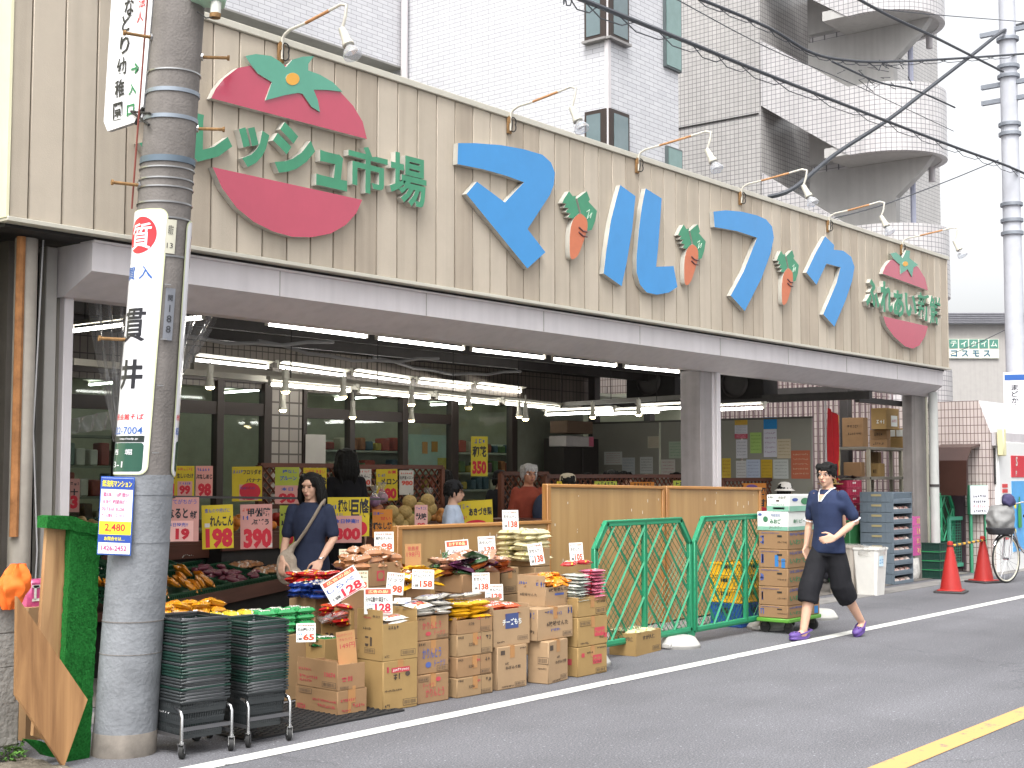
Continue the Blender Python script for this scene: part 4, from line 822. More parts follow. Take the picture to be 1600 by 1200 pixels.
for u, v, l in ((442, 641, 'small glowing lamp shape modelling a spot lamp reflection low at the tiled pillar'), (551, 652, 'small lit spot lamp low beside the dark haired figure'), (643, 657, 'small lit spot lamp low over the glass door frame'), (821, 655, 'small lit spot lamp above the grey haired man, lower of the close pair')): spot(u, v, l, 2.3, .8)  # the one at the pillar is a lamp reflection, modelled as a glowing spot
# whiteboard wall with notices
XW = 18.6
WB = mat('8F8E84', .6, .3, var=.06, scale=1)
wb = thing('whiteboard', 'long grey whiteboard partition pinned with paper notices at the back right', 'board', T(XW, 11.3, 0))
y0w, y1w = pxx(1270, 651, XW).y, pxx(926, 660, XW).y
for a, b in ((y0w, pxx(1160, 655, XW).y), (pxx(1158, 655, XW).y, pxx(1032, 657, XW).y), (pxx(1030, 657, XW).y, y1w)): MB().box((0, (a+b)/2-11.3, 1.62), (.04, b-a-.02, 1.68), WB, bev=.006).build('panel', wb)
MB().box((-.01, (y0w+y1w)/2-11.3, 2.47), (.05, y1w-y0w, .03), mat('4d4a44', .5)).build('frame', wb)
PAPC = [('BEB8A4', 1012, 682, 1030, 700, '8d4434'), ('C9CBC6', 944, 706, 972, 726, '9d2a3a'), ('B9BDBE', 972, 715, 992, 742, '3a6a88'), ('c2c4c2', 1000, 714, 1020, 740, '333333'), ('A7B4A0', 1045, 690, 1066, 716, '2f7a5c'), ('C8C4B6', 1064, 690, 1086, 716, 'c08a40'), ('c6c2bb', 1033, 718, 1055, 748, '9b2a40'), ('C4C6C0', 1072, 718, 1094, 748, '4a8a5c'), ('D6B94a', 1128, 716, 1142, 748, 'a03030'), ('C9A94A', 1148, 654, 1168, 664, 'c03a30'), ('c9c9cf', 1148, 664, 1168, 678, '40405a'), ('C2556a', 1148, 678, 1168, 685, 'ffffff'), ('c9c9cf', 1150, 687, 1168, 716, '50506a'), ('9FBF6c', 1172, 676, 1190, 708, '5a7a3a'), ('2F86C2', 1193, 652, 1214, 670, '2c5f9a'), ('C9C9D2', 1193, 671, 1214, 714, '8a5a8a'), ('BFB39A', 1214, 686, 1236, 716, '7a6a4a'), ('B96A50', 1236, 704, 1266, 748, 'd0c0a0'), ('C9C9C9', 1150, 720, 1166, 748, '6a4a5a'), ('B9C3D6', 1166, 718, 1188, 748, '4a5a8a'), ('C7A638', 1189, 718, 1207, 748, '8a6a20'), ('BFC3C0', 1208, 718, 1232, 748, '5a6a6a')]
rr = random.Random(12)
for c, u0, v0, u1, v1, ink in PAPC:
    A, B = pxx(u0, v0, XW-.03), pxx(u1, v1, XW-.03); W_, H_ = A.y-B.y, A.z-B.z; M = T((A+B)/2) @ LEFTF; Cc = (A+B)/2
    mb = MB().box((0, 0, 0), (W_, H_, .003), mat(c, .7, .3, var=.05), LEFTF)
    for i in range(5): mb.scribble(LEFTF @ T(0, H_*(.36-i*.17), .001), W_*.8, H_*.06, mat(ink, .7), 2, rr)
    tag(mb.build('paper_notice', None, T(Cc)), {'2F86C2': 'bright blue paper at the top of the whiteboard', '9FBF6c': 'pale green paper notice on the whiteboard right of the column', 'B96A50': 'reddish brown poster at the lower right end of the whiteboard', 'C7A638': 'plain mustard yellow notice low on the whiteboard right of the column', 'D6B94a': 'narrow yellow notice just right of the column', 'C2556a': 'small red strip between two pale papers on the whiteboard', 'BFB39A': 'tan paper notice beside the reddish poster'}.get(c, 'pale printed paper notice pinned to the whiteboard'), 'notice', 'paper notices on the whiteboard')
# black ventilators on the side frame
for u, v, l in ((1028, 597, 'black ventilator box above the whiteboard left of the column'), (1162, 600, 'black ventilator box above the whiteboard right of the column')):
    P = pxx(u, v, 18.9); t = thing('ventilator', l, 'ventilator', T(P)); MB().box((0, 0, 0), (.5, .95, .55), DARK, bev=.02).build('casing', t); MB().lathe([(.0, 0), (.22, 0), (.24, .03), (.2, .05)], STEELB, 20, T(-.26, 0, 0) @ Ry(-90)).build('fan_grille', t)
# back display with lattice
BW = wood_mat('4A2A1C', '63382A', 7, 0, .5, .1); BWZ = wood_mat('54301F', '6E4230', 7, 2, .5, .1)
def lattice(name, label, x0, x1, y, z0, z1):
    t = thing(name, label, 'display panel', T((x0+x1)/2, y, 0)); mx = (x0+x1)/2; W_ = x1-x0; H_ = z1-z0
    MB().box((0, 0, z1), (W_, .06, .05), BW).box((0, 0, z0), (W_, .06, .05), BW).box((-W_/2, 0, (z0+z1)/2), (.06, .06, H_), BWZ).box((W_/2, 0, (z0+z1)/2), (.06, .06, H_), BWZ).build('frame', t)
    mb = MB(); n = int((W_+H_)/.11)
    for s in (1, -1):
        for i in range(n):
            c = -W_/2-H_/2+i*.11+.05
            a = max(-W_/2, c-H_/2); b = min(W_/2, c+H_/2)
            if b-a < .03: continue
            za, zb_ = (z0+z1)/2+s*(a-c), (z0+z1)/2+s*(b-c)
            mb.tube([(a, .006*s, za), (b, .006*s, zb_)], .014, BWZ, 4)
    mb.build('lattice', t); return t
lattice('lattice_panel', 'brown wooden lattice behind the fruit price cards, left of the dark figure', py(405, 740, 11.6).x, py(540, 740, 11.6).x, 11.6, 1.25, 1.71)
lattice('lattice_panel', 'brown wooden lattice behind the melon display', py(545, 740, 11.6).x, py(690, 740, 11.6).x, 11.6, 1.2, 1.70)
lattice('lattice_panel', 'brown wooden lattice screen behind the grey haired man', py(783, 745, 10.9).x, py(855, 745, 10.9).x, 10.9, .9, 1.62)
lattice('lattice_panel', 'brown wooden lattice right of the column above the pine partition', py(1128, 760, 10.0).x, py(1222, 760, 10.0).x, 10.0, 1.2, 1.535)
lattice('lattice_panel', 'long brown lattice shelf back just over the top of the pine partition', py(852, 745, 10.3).x, py(1092, 745, 10.3).x, 10.3, 1.2, 1.585)
def stand(label, x0, x1, y0, y1, z): return tag(MB().box((0, 0, z/2-.02), (x1-x0-.06, y1-y0-.06, z-.04), DARK).box((0, 0, z-.03), (x1-x0, y1-y0, .06), BW, bev=.006).box((0, -(y1-y0)/2, z-.1), (x1-x0, .03, .14), BW).build('display_stand', None, T((x0+x1)/2, (y0+y1)/2, 0)), label, 'display stand')
stand('dark brown display stand at the back under the melons and price cards', 8.6, 13.0, 10.7, 11.55, 1.02); stand('dark brown display stand hidden behind the pine partition', 12.0, 16.6, 9.4, 10.25, 1.1); stand('dark brown display stand in the left depth of the shop', 5.6, 8.6, 10.9, 11.6, .95)
# shelves behind the glass
SHW = mat('C3C7B8', .5, var=.05); rr = random.Random(21)
sh = thing('wall_shelving', 'pale shop shelving full of packets seen through the windows', 'shelving', T(18.5, 17.0, 0))
for z in (.5, .9, 1.3, 1.62, 2.0): MB().box((.8, 0, z), (7.4, .5, .03), SHW).build('shelf', sh)
MB().box((.8, .28, 1.2), (7.4, .04, 2.0), SHW).build('back_panel', sh)
pk = ['8a3a30', 'b8a040', '4a6a3a', 'a86a40', 'c0b8a0', '6a3a50', '3a5a6a', 'b04a3a']
for z in (1.32, 1.64, 2.02, .93):
    x = -2.8
    while x < 4.3:
        w_ = rr.uniform(.12, .28); h_ = rr.uniform(.12, .24)
        tag(MB().box((0, 0, h_/2), (w_*.9, .2, h_), mat(rr.choice(pk), .4, var=.15), bev=.02).build('packet', None, T(18.5+x, 16.82, z)), 'dim packet on the shelves behind the windows', 'packet', 'packets on the shelves behind the windows'); x += w_*1.25
for z, u0, u1 in ((2.02, 640, 670), (1.64, 668, 700)): pass
lsh = thing('wall_shelving', 'dark shelving of bottles and cartons behind the left windows', 'shelving', T(9.5, 15.6, 0))
for z in (.9, 1.3, 1.7, 2.1): MB().box((0, 0, z), (3.6, .4, .03), mat('7d7f70', .5)).build('shelf', lsh)
for z in (.92, 1.32, 1.72):
    x = -1.7
    while x < 1.7:
        w_ = rr.uniform(.09, .2); h_ = rr.uniform(.18, .32)
        tag(MB().box((0, 0, h_/2), (w_*.85, .2, h_), mat(rr.choice(['c8c4b8', '9a4a40', '6a7a70', 'b0a890', '5a4a40']), .4, var=.15), bev=.015).build('carton', None, T(9.5+x, 15.5, z)), 'dim carton on the shelving behind the left windows', 'carton', 'cartons behind the left windows'); x += w_*1.2
P = py(493, 708, YB-.06); tag(MB().box((0, 0, 0), (.36, .004, .5), mat('C9C5BE', .7, var=.05)).build('paper_sheet', None, T(P)), 'blank white paper sheet stuck on the window right of the tiled pillar', 'paper')
P = py(670, 710, YB+.5); tag(MB().box((0, 0, 0), (.9, .01, .6), mat('A9BDB0', .6, var=.1)).box((-.1, -.01, .1), (.12, .004, .18), mat('C98a40', .6)).box((.12, -.01, .12), (.14, .004, .16), mat('B8783a', .6)).box((.3, -.01, -.15), (.22, .004, .2), mat('B9a840', .6)).build('poster_panel', None, T(P)), 'pale green panel with orange notices behind the glass door', 'poster')
# boxes and doorway clutter at the back corner
for u, v, w_, h_, c, l in ((893, 668, .7, .2, '6f5a48', 'brown carton lying on top of the white box in the back corner'), (893, 690, .75, .17, 'b9b3b0', 'white box with a pink end in the back corner'), (668, 693, .5, .2, '9a7a4a', 'tan carton on a shelf behind the glass door')):
    P = py(u, v, 13.0 if u > 800 else 16.3); mb = MB().box((0, 0, 0), (w_, .35, h_), mat(c, .7, var=.1), bev=.01)
    if c == 'b9b3b0': mb.box((w_*.4, -.177, 0), (w_*.17, .004, h_*.9), mat('c86a80', .6))
    tag(mb.build('carton', None, T(P)), l, 'box')
P = py(893, 720, 13.1); tag(MB().box((0, .0, .33), (.95, .4, .66), mat('2c2724', .6, var=.2), T(0, 0, -.3)).box((0, -.22, .35), (.02, .02, .6), STEELB, T(0, 0, -.3)).box((0, 0, -.8), (.9, .38, 1.0), DARK, T(0, 0, 0)).build('dark_cabinet', None, T(P)), 'dark cabinet under the boxes in the back corner', 'cabinet')

# ---------------------------------------------------------------- price cards
PINK, YEL, LIME, CORN, CWH = 'CC968E', 'CDB632', 'A9B348', 'C97F36', 'C9C6C0'
BRED, BINK, BBLU = mat('C21F33', .6, var=.05), mat((.02, .02, .025), .6, var=.05), mat('3F56A8', .6, var=.05); GRI = mat('3f8a5a', .6); REDT = mat('C9503f', .6)
def card(name, label, box, y, bg, items, yaw=-35, roll=0, grp=None, cat='price card', tilt=0, thick=.004, extra=None):
    u0, v0, u1, v1 = box; P = py((u0+u1)/2, (v0+v1)/2, y); dep = (P-EYE).dot(FWD); n = Vector((math.sin(rad(yaw)), -math.cos(rad(yaw)), 0)); tc = (EYE-P); tc.z = 0; tc.normalize(); ca = max(.35, n.dot(tc))
    W_, H_ = (u1-u0)*dep/CAM_F/ca, (v1-v0)*dep/CAM_F; M = Rz(yaw) @ Rx(tilt) @ FRONT @ Rz(roll)
    mb = MB().box((0, 0, 0), (W_, H_, thick), mat(bg, .65, .3, var=.04, scale=8), M)
    for it in items:
        if it[0] == '#': mb.box((W_*it[1], H_*it[2], thick/2+.0008), (W_*it[3], H_*it[4], .001), it[5], M)
        elif it[0] == '~': mb.scribble(M @ T(W_*it[1], H_*it[2], thick/2), W_*it[3], H_*it[4], it[5], 3, random)
        else: mb.text(it[0], M @ T(W_*it[1], H_*it[2], thick/2+(it[7] if len(it) > 7 else .0)), H_*it[4], it[5], it[6] if len(it) > 6 else .0, W_*it[3])
    return tag(mb.build(name, None, T(P)), label, cat, grp)
def brush(main, price, x=0, my=.12, mh=.23, mw=.88, ph=.42, pw=.78): return [('~', -.05, .38, .75, .1, BBLU), (main, x, my, mw, mh, BINK, .04), (price, .03, -.26, pw, ph, BRED, .06)]
GI = 'big handwritten price cards inside the shop'
def pc(label, box, y, bg, items, **k): return card('price_card', label, box, y, bg, items, grp=GI, **k)
pc('yellow handwritten card mostly hidden by the right edge of the near pole', (254, 730, 274, 776), 10.2, YEL, brush('玉子', '31'))
pc('yellow card with a smaller pink price patch 99, second in the back left row', (275, 728, 303, 776), 10.2, YEL, [('~', 0, .4, .8, .1, REDT), ('生しいたけ', 0, .18, .9, .16, BINK, .04), ('#', 0, -.25, .8, .5, mat(PINK, .6)), ('99', 0, -.28, .6, .3, BRED, .06), ('~', 0, -.07, .6, .08, BBLU)])
pc('pink handwritten card priced 98 in the back left row', (306, 728, 332, 777), 10.2, 'D99a90', brush('ぶなしめじ', '98', my=.16, mh=.16, mw=.95))
pc('large pink card reading 19 on a pink patch beside the near pole', (259, 777, 310, 846), 9.1, PINK, [('すてがちがう', 0, .4, .85, .11, BBLU, .01), ('なると', -.13, .14, .6, .24, BINK, .04), ('金時', .34, .1, .22, .2, BINK, .04), ('#', -.08, -.26, .84, .46, mat('E9B6AE', .6)), ('本日特売!!', -.12, -.12, .6, .09, BBLU, .02), ('19', .02, -.33, .42, .26, BRED, .06, .002)])
pc('yellow card with black brush name and price 198', (316, 789, 364, 857), 9.1, YEL, [('煮ものや揚げに', 0, .37, .8, .1, BBLU, .01), ('れんこん', .13, .13, .74, .24, BINK, .04), ('#', -.33, .04, .16, .09, mat(CWH, .6)), ('198', .04, -.26, .86, .46, BRED, .06)], roll=2)
pc('pink card with red price 390 left of the woman with the shoulder bag', (376, 788, 425, 857), 9.1, PINK, [('~', -.35, .2, .22, .1, BBLU), ('甲州路', .1, .32, .74, .2, BINK, .04), ('ぶどう', .12, .1, .55, .14, BINK, .04), ('390', .04, -.27, .88, .46, BRED, .06), ('#', .4, -.43, .2, .09, mat(CWH, .6)), ('~', -.3, .38, .3, .08, REDT)], roll=1)
pc('yellow banana card with a pink patch 78 on the lattice', (363, 729, 409, 783), 10.6, YEL, [('~', -.3, .36, .36, .1, BBLU), ('フロリダオ', .17, .34, .6, .15, BINK, .04), ('バナナ', .22, .1, .5, .12, BINK, .04), ('●', .1, -.22, .7, .5, BRED), ('#', .05, -.25, .62, .46, mat(PINK, .6)), ('甲斐路のみ', .03, -.12, .5, .09, BBLU, .02), ('78', .05, -.33, .46, .26, BRED, .06, .002)], roll=1)
pc('lime green card with a pink lower patch just left of the woman', (430, 730, 467, 787), 10.6, LIME, [('種なし', .1, .38, .6, .1, BBLU, .02), ('プルーン', .05, .2, .7, .13, BBLU, .04), ('#', 0, -.25, 1.0, .5, mat(PINK, .6)), ('本日', 0, -.1, .5, .1, BBLU, .02), ('98', 0, -.35, .7, .28, BRED, .06)])
pc('yellow card with orange heading partly behind the woman', (474, 731, 510, 782), 10.6, YEL, [('つがる あまい', 0, .38, .85, .13, REDT, .02), ('白桃', .2, .1, .6, .22, BINK, .04), ('98', .15, -.3, .6, .34, BRED, .06)])
pc('lime card standing behind the right shoulder side of the crates, left of the woman', (437, 790, 460, 857), 9.3, LIME, [('~', -.1, .3, .7, .1, BINK), ('~', -.1, .1, .7, .12, BINK), ('8', .2, -.2, .5, .4, BRED, .06)])
pc('wide yellow grape card with a pink patch 300 right of the woman', (512, 777, 577, 838), 9.0, YEL, [('~', -.38, .25, .24, .12, BBLU), ('種なし', -.08, .28, .34, .32, BINK, .04), ('巨峰', .28, .22, .44, .5, BINK, .04), ('●', .3, -.3, .3, .36, BRED), ('~', -.3, .06, .3, .08, BBLU)])
pc('pink patch reading 300 clipped on the wide yellow grape card', (518, 806, 565, 848), 8.97, PINK, [('本日特売!!', 0, .3, .8, .17, BBLU, .03), ('300', .04, -.17, .84, .46, BRED, .06)])
pc('small white card 390 hidden partly by the dark haired figure', (556, 733, 580, 760), 11.3, CWH, [('~', 0, .35, .8, .13, REDT), ('姫りんご', 0, .1, .9, .2, BINK, .04), ('390', .05, -.27, .8, .32, REDT, .05)])
pc('yellow melon card with black brush lettering over the melons', (588, 733, 621, 782), 11.2, YEL, [('~', -.25, .3, .35, .12, BBLU), ('お買', .25, .4, .4, .1, BRED, .04), ('メロン', .1, .1, .8, .2, BINK, .045), ('980', .03, -.28, .85, .36, BRED, .06)], roll=1)
pc('small white melon card 980 right of the yellow melon card', (624, 735, 646, 773), 11.3, CWH, [('~', 0, .38, .8, .1, REDT), ('北海道メロン', 0, .2, .95, .14, BINK, .02), ('980', .05, -.02, .8, .2, REDT, .05)])
pc('tall narrow yellow card with two black kanji on the window', (736, 682, 762, 744), 12.9, 'C9B93a', [('~', 0, .38, .7, .12, BBLU), ('和花', 0, .12, .85, .28, BINK, .04), ('350', 0, -.28, .85, .34, BRED, .06)])
pc('orange card with black brush lettering in front of the melons', (582, 796, 613, 840), 9.3, CORN, [('日本一', -.2, .36, .5, .12, BBLU, .02), ('甘い', .15, .18, .5, .12, BRED, .02), ('種なし柿', 0, -.08, .95, .26, BINK, .04), ('98', .1, -.4, .8, .2, BRED, .06)])
pc('narrow pink card beside the woman in the dark hat', (648, 789, 668, 825), 9.3, 'D9A79f', [('~', 0, .35, .8, .12, BBLU), ('秋映', 0, .0, .85, .3, BINK, .04), ('98', 0, -.37, .6, .2, BRED, .04)])
pc('wide yellow pear card right of the woman in the dark hat', (715, 782, 770, 824), 9.2, YEL, [('~', -.3, .3, .34, .14, BBLU), ('あきづき梨', .15, .08, .66, .3, BINK, .045), ('●', 0, -.36, .6, .28, BRED), ('~', -.36, -.1, .22, .14, BRED)], roll=3)
pc('orange card with black kanji at the right end of the pine partition', (1160, 755, 1197, 806), 9.9, CORN, [('●', -.1, .36, .5, .2, mat('6a4a8a', .6)), ('招', .3, .22, .36, .3, BINK, .04), ('甘', .3, -.1, .34, .24, BINK, .04), ('●', .3, -.38, .6, .3, BRED)])
for (u0, v0, u1, v1), c, l in (((929, 752, 964, 762), LIME, 'lime card peeping over the left pine partition, left of the orange one'), ((985, 753, 1022, 762), CORN, 'orange card peeping over the left pine partition'), ((1052, 751, 1092, 762), LIME, 'lime card peeping over the partition left of the column'), ((870, 752, 892, 762), YEL, 'yellow card peeping over the left end of the pine partition')):
    pc(l, (u0, v0, u1, v1+12), 9.6, c, [('~', 0, .3, .8, .3, BINK)])
pc('dim pink card seen through the opening left of the near pole', (108, 748, 124, 800), 9.6, 'B98a80', [('~', 0, .35, .8, .1, BINK), ('3', .0, -.2, .7, .4, BRED, .06), ('十', 0, .1, .7, .2, BINK, .045)])
# ---------------------------------------------------------------- pine partitions
PINE = wood_mat('9C794E', 'AF8D5D', 5, 2, .42, .05, .1); PINEF = wood_mat('9A6A3A', 'B28149', 8, 2, .45, .08); PINEH = wood_mat('9A6A3A', 'B28149', 8, 0, .45, .08)
def partition(label, u0, v0, u1, v1, y, seed):
    A, B = py(u0, v0, y), py(u1, v1, y); L = B.x-A.x; t = thing('pine_partition', label, 'partition', T(A.x, y, 0)); rr = random.Random(seed)
    MB().add([(.03, -.012, .02), (L-.03, -.012, .02), (L-.03, -.012, B.z-.02), (.03, -.012, A.z-.02), (.03, .012, .02), (L-.03, .012, .02), (L-.03, .012, B.z-.02), (.03, .012, A.z-.02)], [(0, 1, 2, 3), (7, 6, 5, 4), (0, 4, 5, 1), (2, 6, 7, 3), (1, 5, 6, 2), (3, 7, 4, 0)], PINE).build('panel', t)
    MB().box((.03, 0, A.z/2), (.06, .07, A.z), PINEF, bev=.005).build('post', t); MB().box((L-.03, 0, B.z/2), (.045, .06, B.z), PINEF, bev=.005).build('post', t)
    M = frame((L/2, 0, (A.z+B.z)/2-.01), (L, 0, B.z-A.z), (0, 1, 0)); MB().box((0, 0, .0), (L, .075, .035), PINEH, M, bev=.008).build('top_rail', t)
    mb = MB(); sm = mat('DCD6C8', .6)
    for i in range(14): mb.box((rr.uniform(.1, L-.1), -.0135, rr.uniform(.75, A.z-.08)), (rr.uniform(.003, .008), .002, rr.uniform(.01, .05)), sm, T(0, 0, 0))
    mb.build('tape_scraps', t)
partition('tall pine partition between the grey haired man and the seam before the column', 851, 757, 1036, 760.5, 8.05, 1); partition('tall pine partition to the right of the seam, ending at the white cartons', 1037.5, 760, 1187, 762.5, 8.06, 2); partition('low pine partition behind the snack boxes', 617, 823, 858, 814, 7.98, 3)
# ================================================================ basket stacks, cartons, snacks and produce outside
BKG = mat((.035, .04, .042), .42, .5, var=.12); BKD = mat((.012, .04, .03), .42, .5, var=.12); CHROME = mat((.62, .62, .62), .22, .5, 1.0, var=.05); RUBR = mat((.02, .02, .02), .7)
def basket_mesh(m, full=True):
    mb = MB(); W0, D0, W1, D1, H = .30, .21, .385, .27, .215
    def wall(a, b, c, d, nb):     # a,b bottom corners, c,d top corners above b,a
        a, b, c, d = map(Vector, (a, b, c, d))
        def bar(p, q, w_): mb.tube([p, q], w_, m, 4)
        for t0, t1 in ((0, .1), (.38, .46), (.68, .8), (.93, 1.0)):
            p, q = a.lerp(d, t0), b.lerp(c, t0); r, s_ = b.lerp(c, t1), a.lerp(d, t1); n = (q-p).cross(s_-p).normalized()*.004
            mb.add([p, q, r, s_, p+n, q+n, r+n, s_+n], [(0, 1, 2, 3), (7, 6, 5, 4), (0, 4, 5, 1), (2, 6, 7, 3), (1, 5, 6, 2), (3, 7, 4, 0)], m)
        for i in range(nb+1):
            t = i/nb; bar(a.lerp(b, t), d.lerp(c, t), .0035)
        p, q, r, s_ = a.lerp(b, .3).lerp(d.lerp(c, .3), .7), a.lerp(b, .7).lerp(d.lerp(c, .7), .7), d.lerp(c, .7), d.lerp(c, .3); mb.add([p, q, r, s_], [(0, 1, 2, 3)], m)
    x0, y0, x1, y1 = W0/2, D0/2, W1/2, D1/2; z1 = H
    x0, y0, x1, y1 = .165, .14, .19, .17
    wall((-x0, -y0, 0), (x0, -y0, 0), (x1, -y1, z1), (-x1, -y1, z1), 18); wall((x0, y0, 0), (-x0, y0, 0), (-x1, y1, z1), (x1, y1, z1), 18)
    wall((-x0, y0, 0), (-x0, -y0, 0), (-x1, -y1, z1), (-x1, y1, z1), 15); wall((x0, -y0, 0), (x0, y0, 0), (x1, y1, z1), (x1, -y1, z1), 15)
    mb.box((0, 0, .003), (x0*2, y0*2, .006), m)
    for s in (-1, 1): mb.box((0, s*(y1+.006), z1), (2*x1+.03, .02, .012), m, bev=.003); mb.box((s*(x1+.006), 0, z1), (.02, 2*y1, .012), m, bev=.003)
    return mb
HMET = mat((.2, .2, .21), .35, .5, .8, var=.05)
def handle_mesh():
    mb = MB()
    for s in (-1, 1): mb.tube([(-.185, s*.02, .22), (-.185, s*.165, .224), (-.15, s*.182, .224), (.15, s*.182, .224), (.185, s*.165, .224), (.185, s*.02, .222)], .0028, HMET, 6)
    return mb
_bk = {c: basket_mesh(m).mesh('basket_body') for c, m in (('g', BKG), ('d', BKD))}; _hd = handle_mesh().mesh('basket_handle')
def basket(c, M, label, grp):
    t = thing('shopping_basket', label, 'basket', M, grp)
    for nm, me in (('body', _bk[c]), ('handle', _hd)): o = bpy.data.objects.new(nm, me); COL.objects.link(o); o.parent = t
    return t
def dolly(M, label):
    t = thing('basket_dolly', label, 'dolly', M, 'chrome basket dollies')
    for i, (sx, sy) in enumerate(((-1, -1), (1, -1), (1, 1), (-1, 1))):
        x, y = sx*.205, sy*.2
        MB().tube([(x, y, .085), (x, y, .235), (x, y-sy*.012, .26), (x-sx*.01, y-sy*.045, .272), (x-sx*.02, y-sy*.09, .275)], .0125, CHROME, 10).tube([(x, y, .082), (x, y, .1)], .017, CHROME, 10).build('leg', t)
        a = [35, 62, 10, 80][i]; Mw = T(x, y, .042) @ Rz(a)
        MB().tube([(.018, -.014, 0), (.018, .014, 0)], .04, RUBR, 18, Mw).tube([(.018, -.016, 0), (.018, .016, 0)], .014, CHROME, 10, Mw).box((.006, .019, .02), (.03, .003, .05), CHROME, Mw).box((.006, -.019, .02), (.03, .003, .05), CHROME, Mw).box((0, 0, .046), (.035, .042, .004), CHROME, Mw).build('caster', t)
    MB().box((0, -.2, .165), (.4, .008, .022), HMET).box((0, .2, .165), (.4, .008, .022), HMET).box((-.205, 0, .12), (.006, .4, .02), HMET).box((.205, 0, .12), (.006, .4, .02), HMET).build('cross_bar', t); return t
rr = random.Random(31)
for k, (cl_, cr_, tv, n, nm) in enumerate((((283, 1187), (361, 1174), 961, 27, 'left taller stack behind the pole'), ((387, 1169), (452, 1158), 966, 25, 'right stack beside the black mat'))):
    A, B = gp(*cl_), gp(*cr_); yw = math.degrees(math.atan2(B.y-A.y, B.x-A.x)); mid = (A+B)/2; M = T(mid) @ Rz(yw) @ T(0, .2, 0)
    sc_ = (B-A).length/.41; M = M @ S(sc_, 1.0, 1)
    dolly(M, ['chrome wheeled dolly under the left basket stack next to the pole', 'chrome wheeled dolly under the right basket stack near the cartons'][k])
    ztop = zat(M @ Vector((.2, -.17, 0)), tv)-.01; z0 = .1; st = (ztop-z0-.215)/(n-1)
    for i in range(n):
        c = 'g' if (i < 4 or rr.random() < .45) else 'd'
        lab = f'shopping basket nested in the {nm}' if 0 < i < n-1 else (f'dark grey slotted bottom basket of the {nm}' if i == 0 else f'uppermost basket of the {nm}')
        o = basket(c, M @ T(rr.uniform(-.004, .004), rr.uniform(-.004, .004), z0+i*st) @ Rz(rr.uniform(-1, 1)), lab, 'nested baskets of the '+nm)
        if i == 0 and k == 0:
            MB().text('マルフク', T(-.183, .02, .15) @ LEFTF, .035, mat((.8, .8, .8), .5), .03, .13).build('lettering', o)

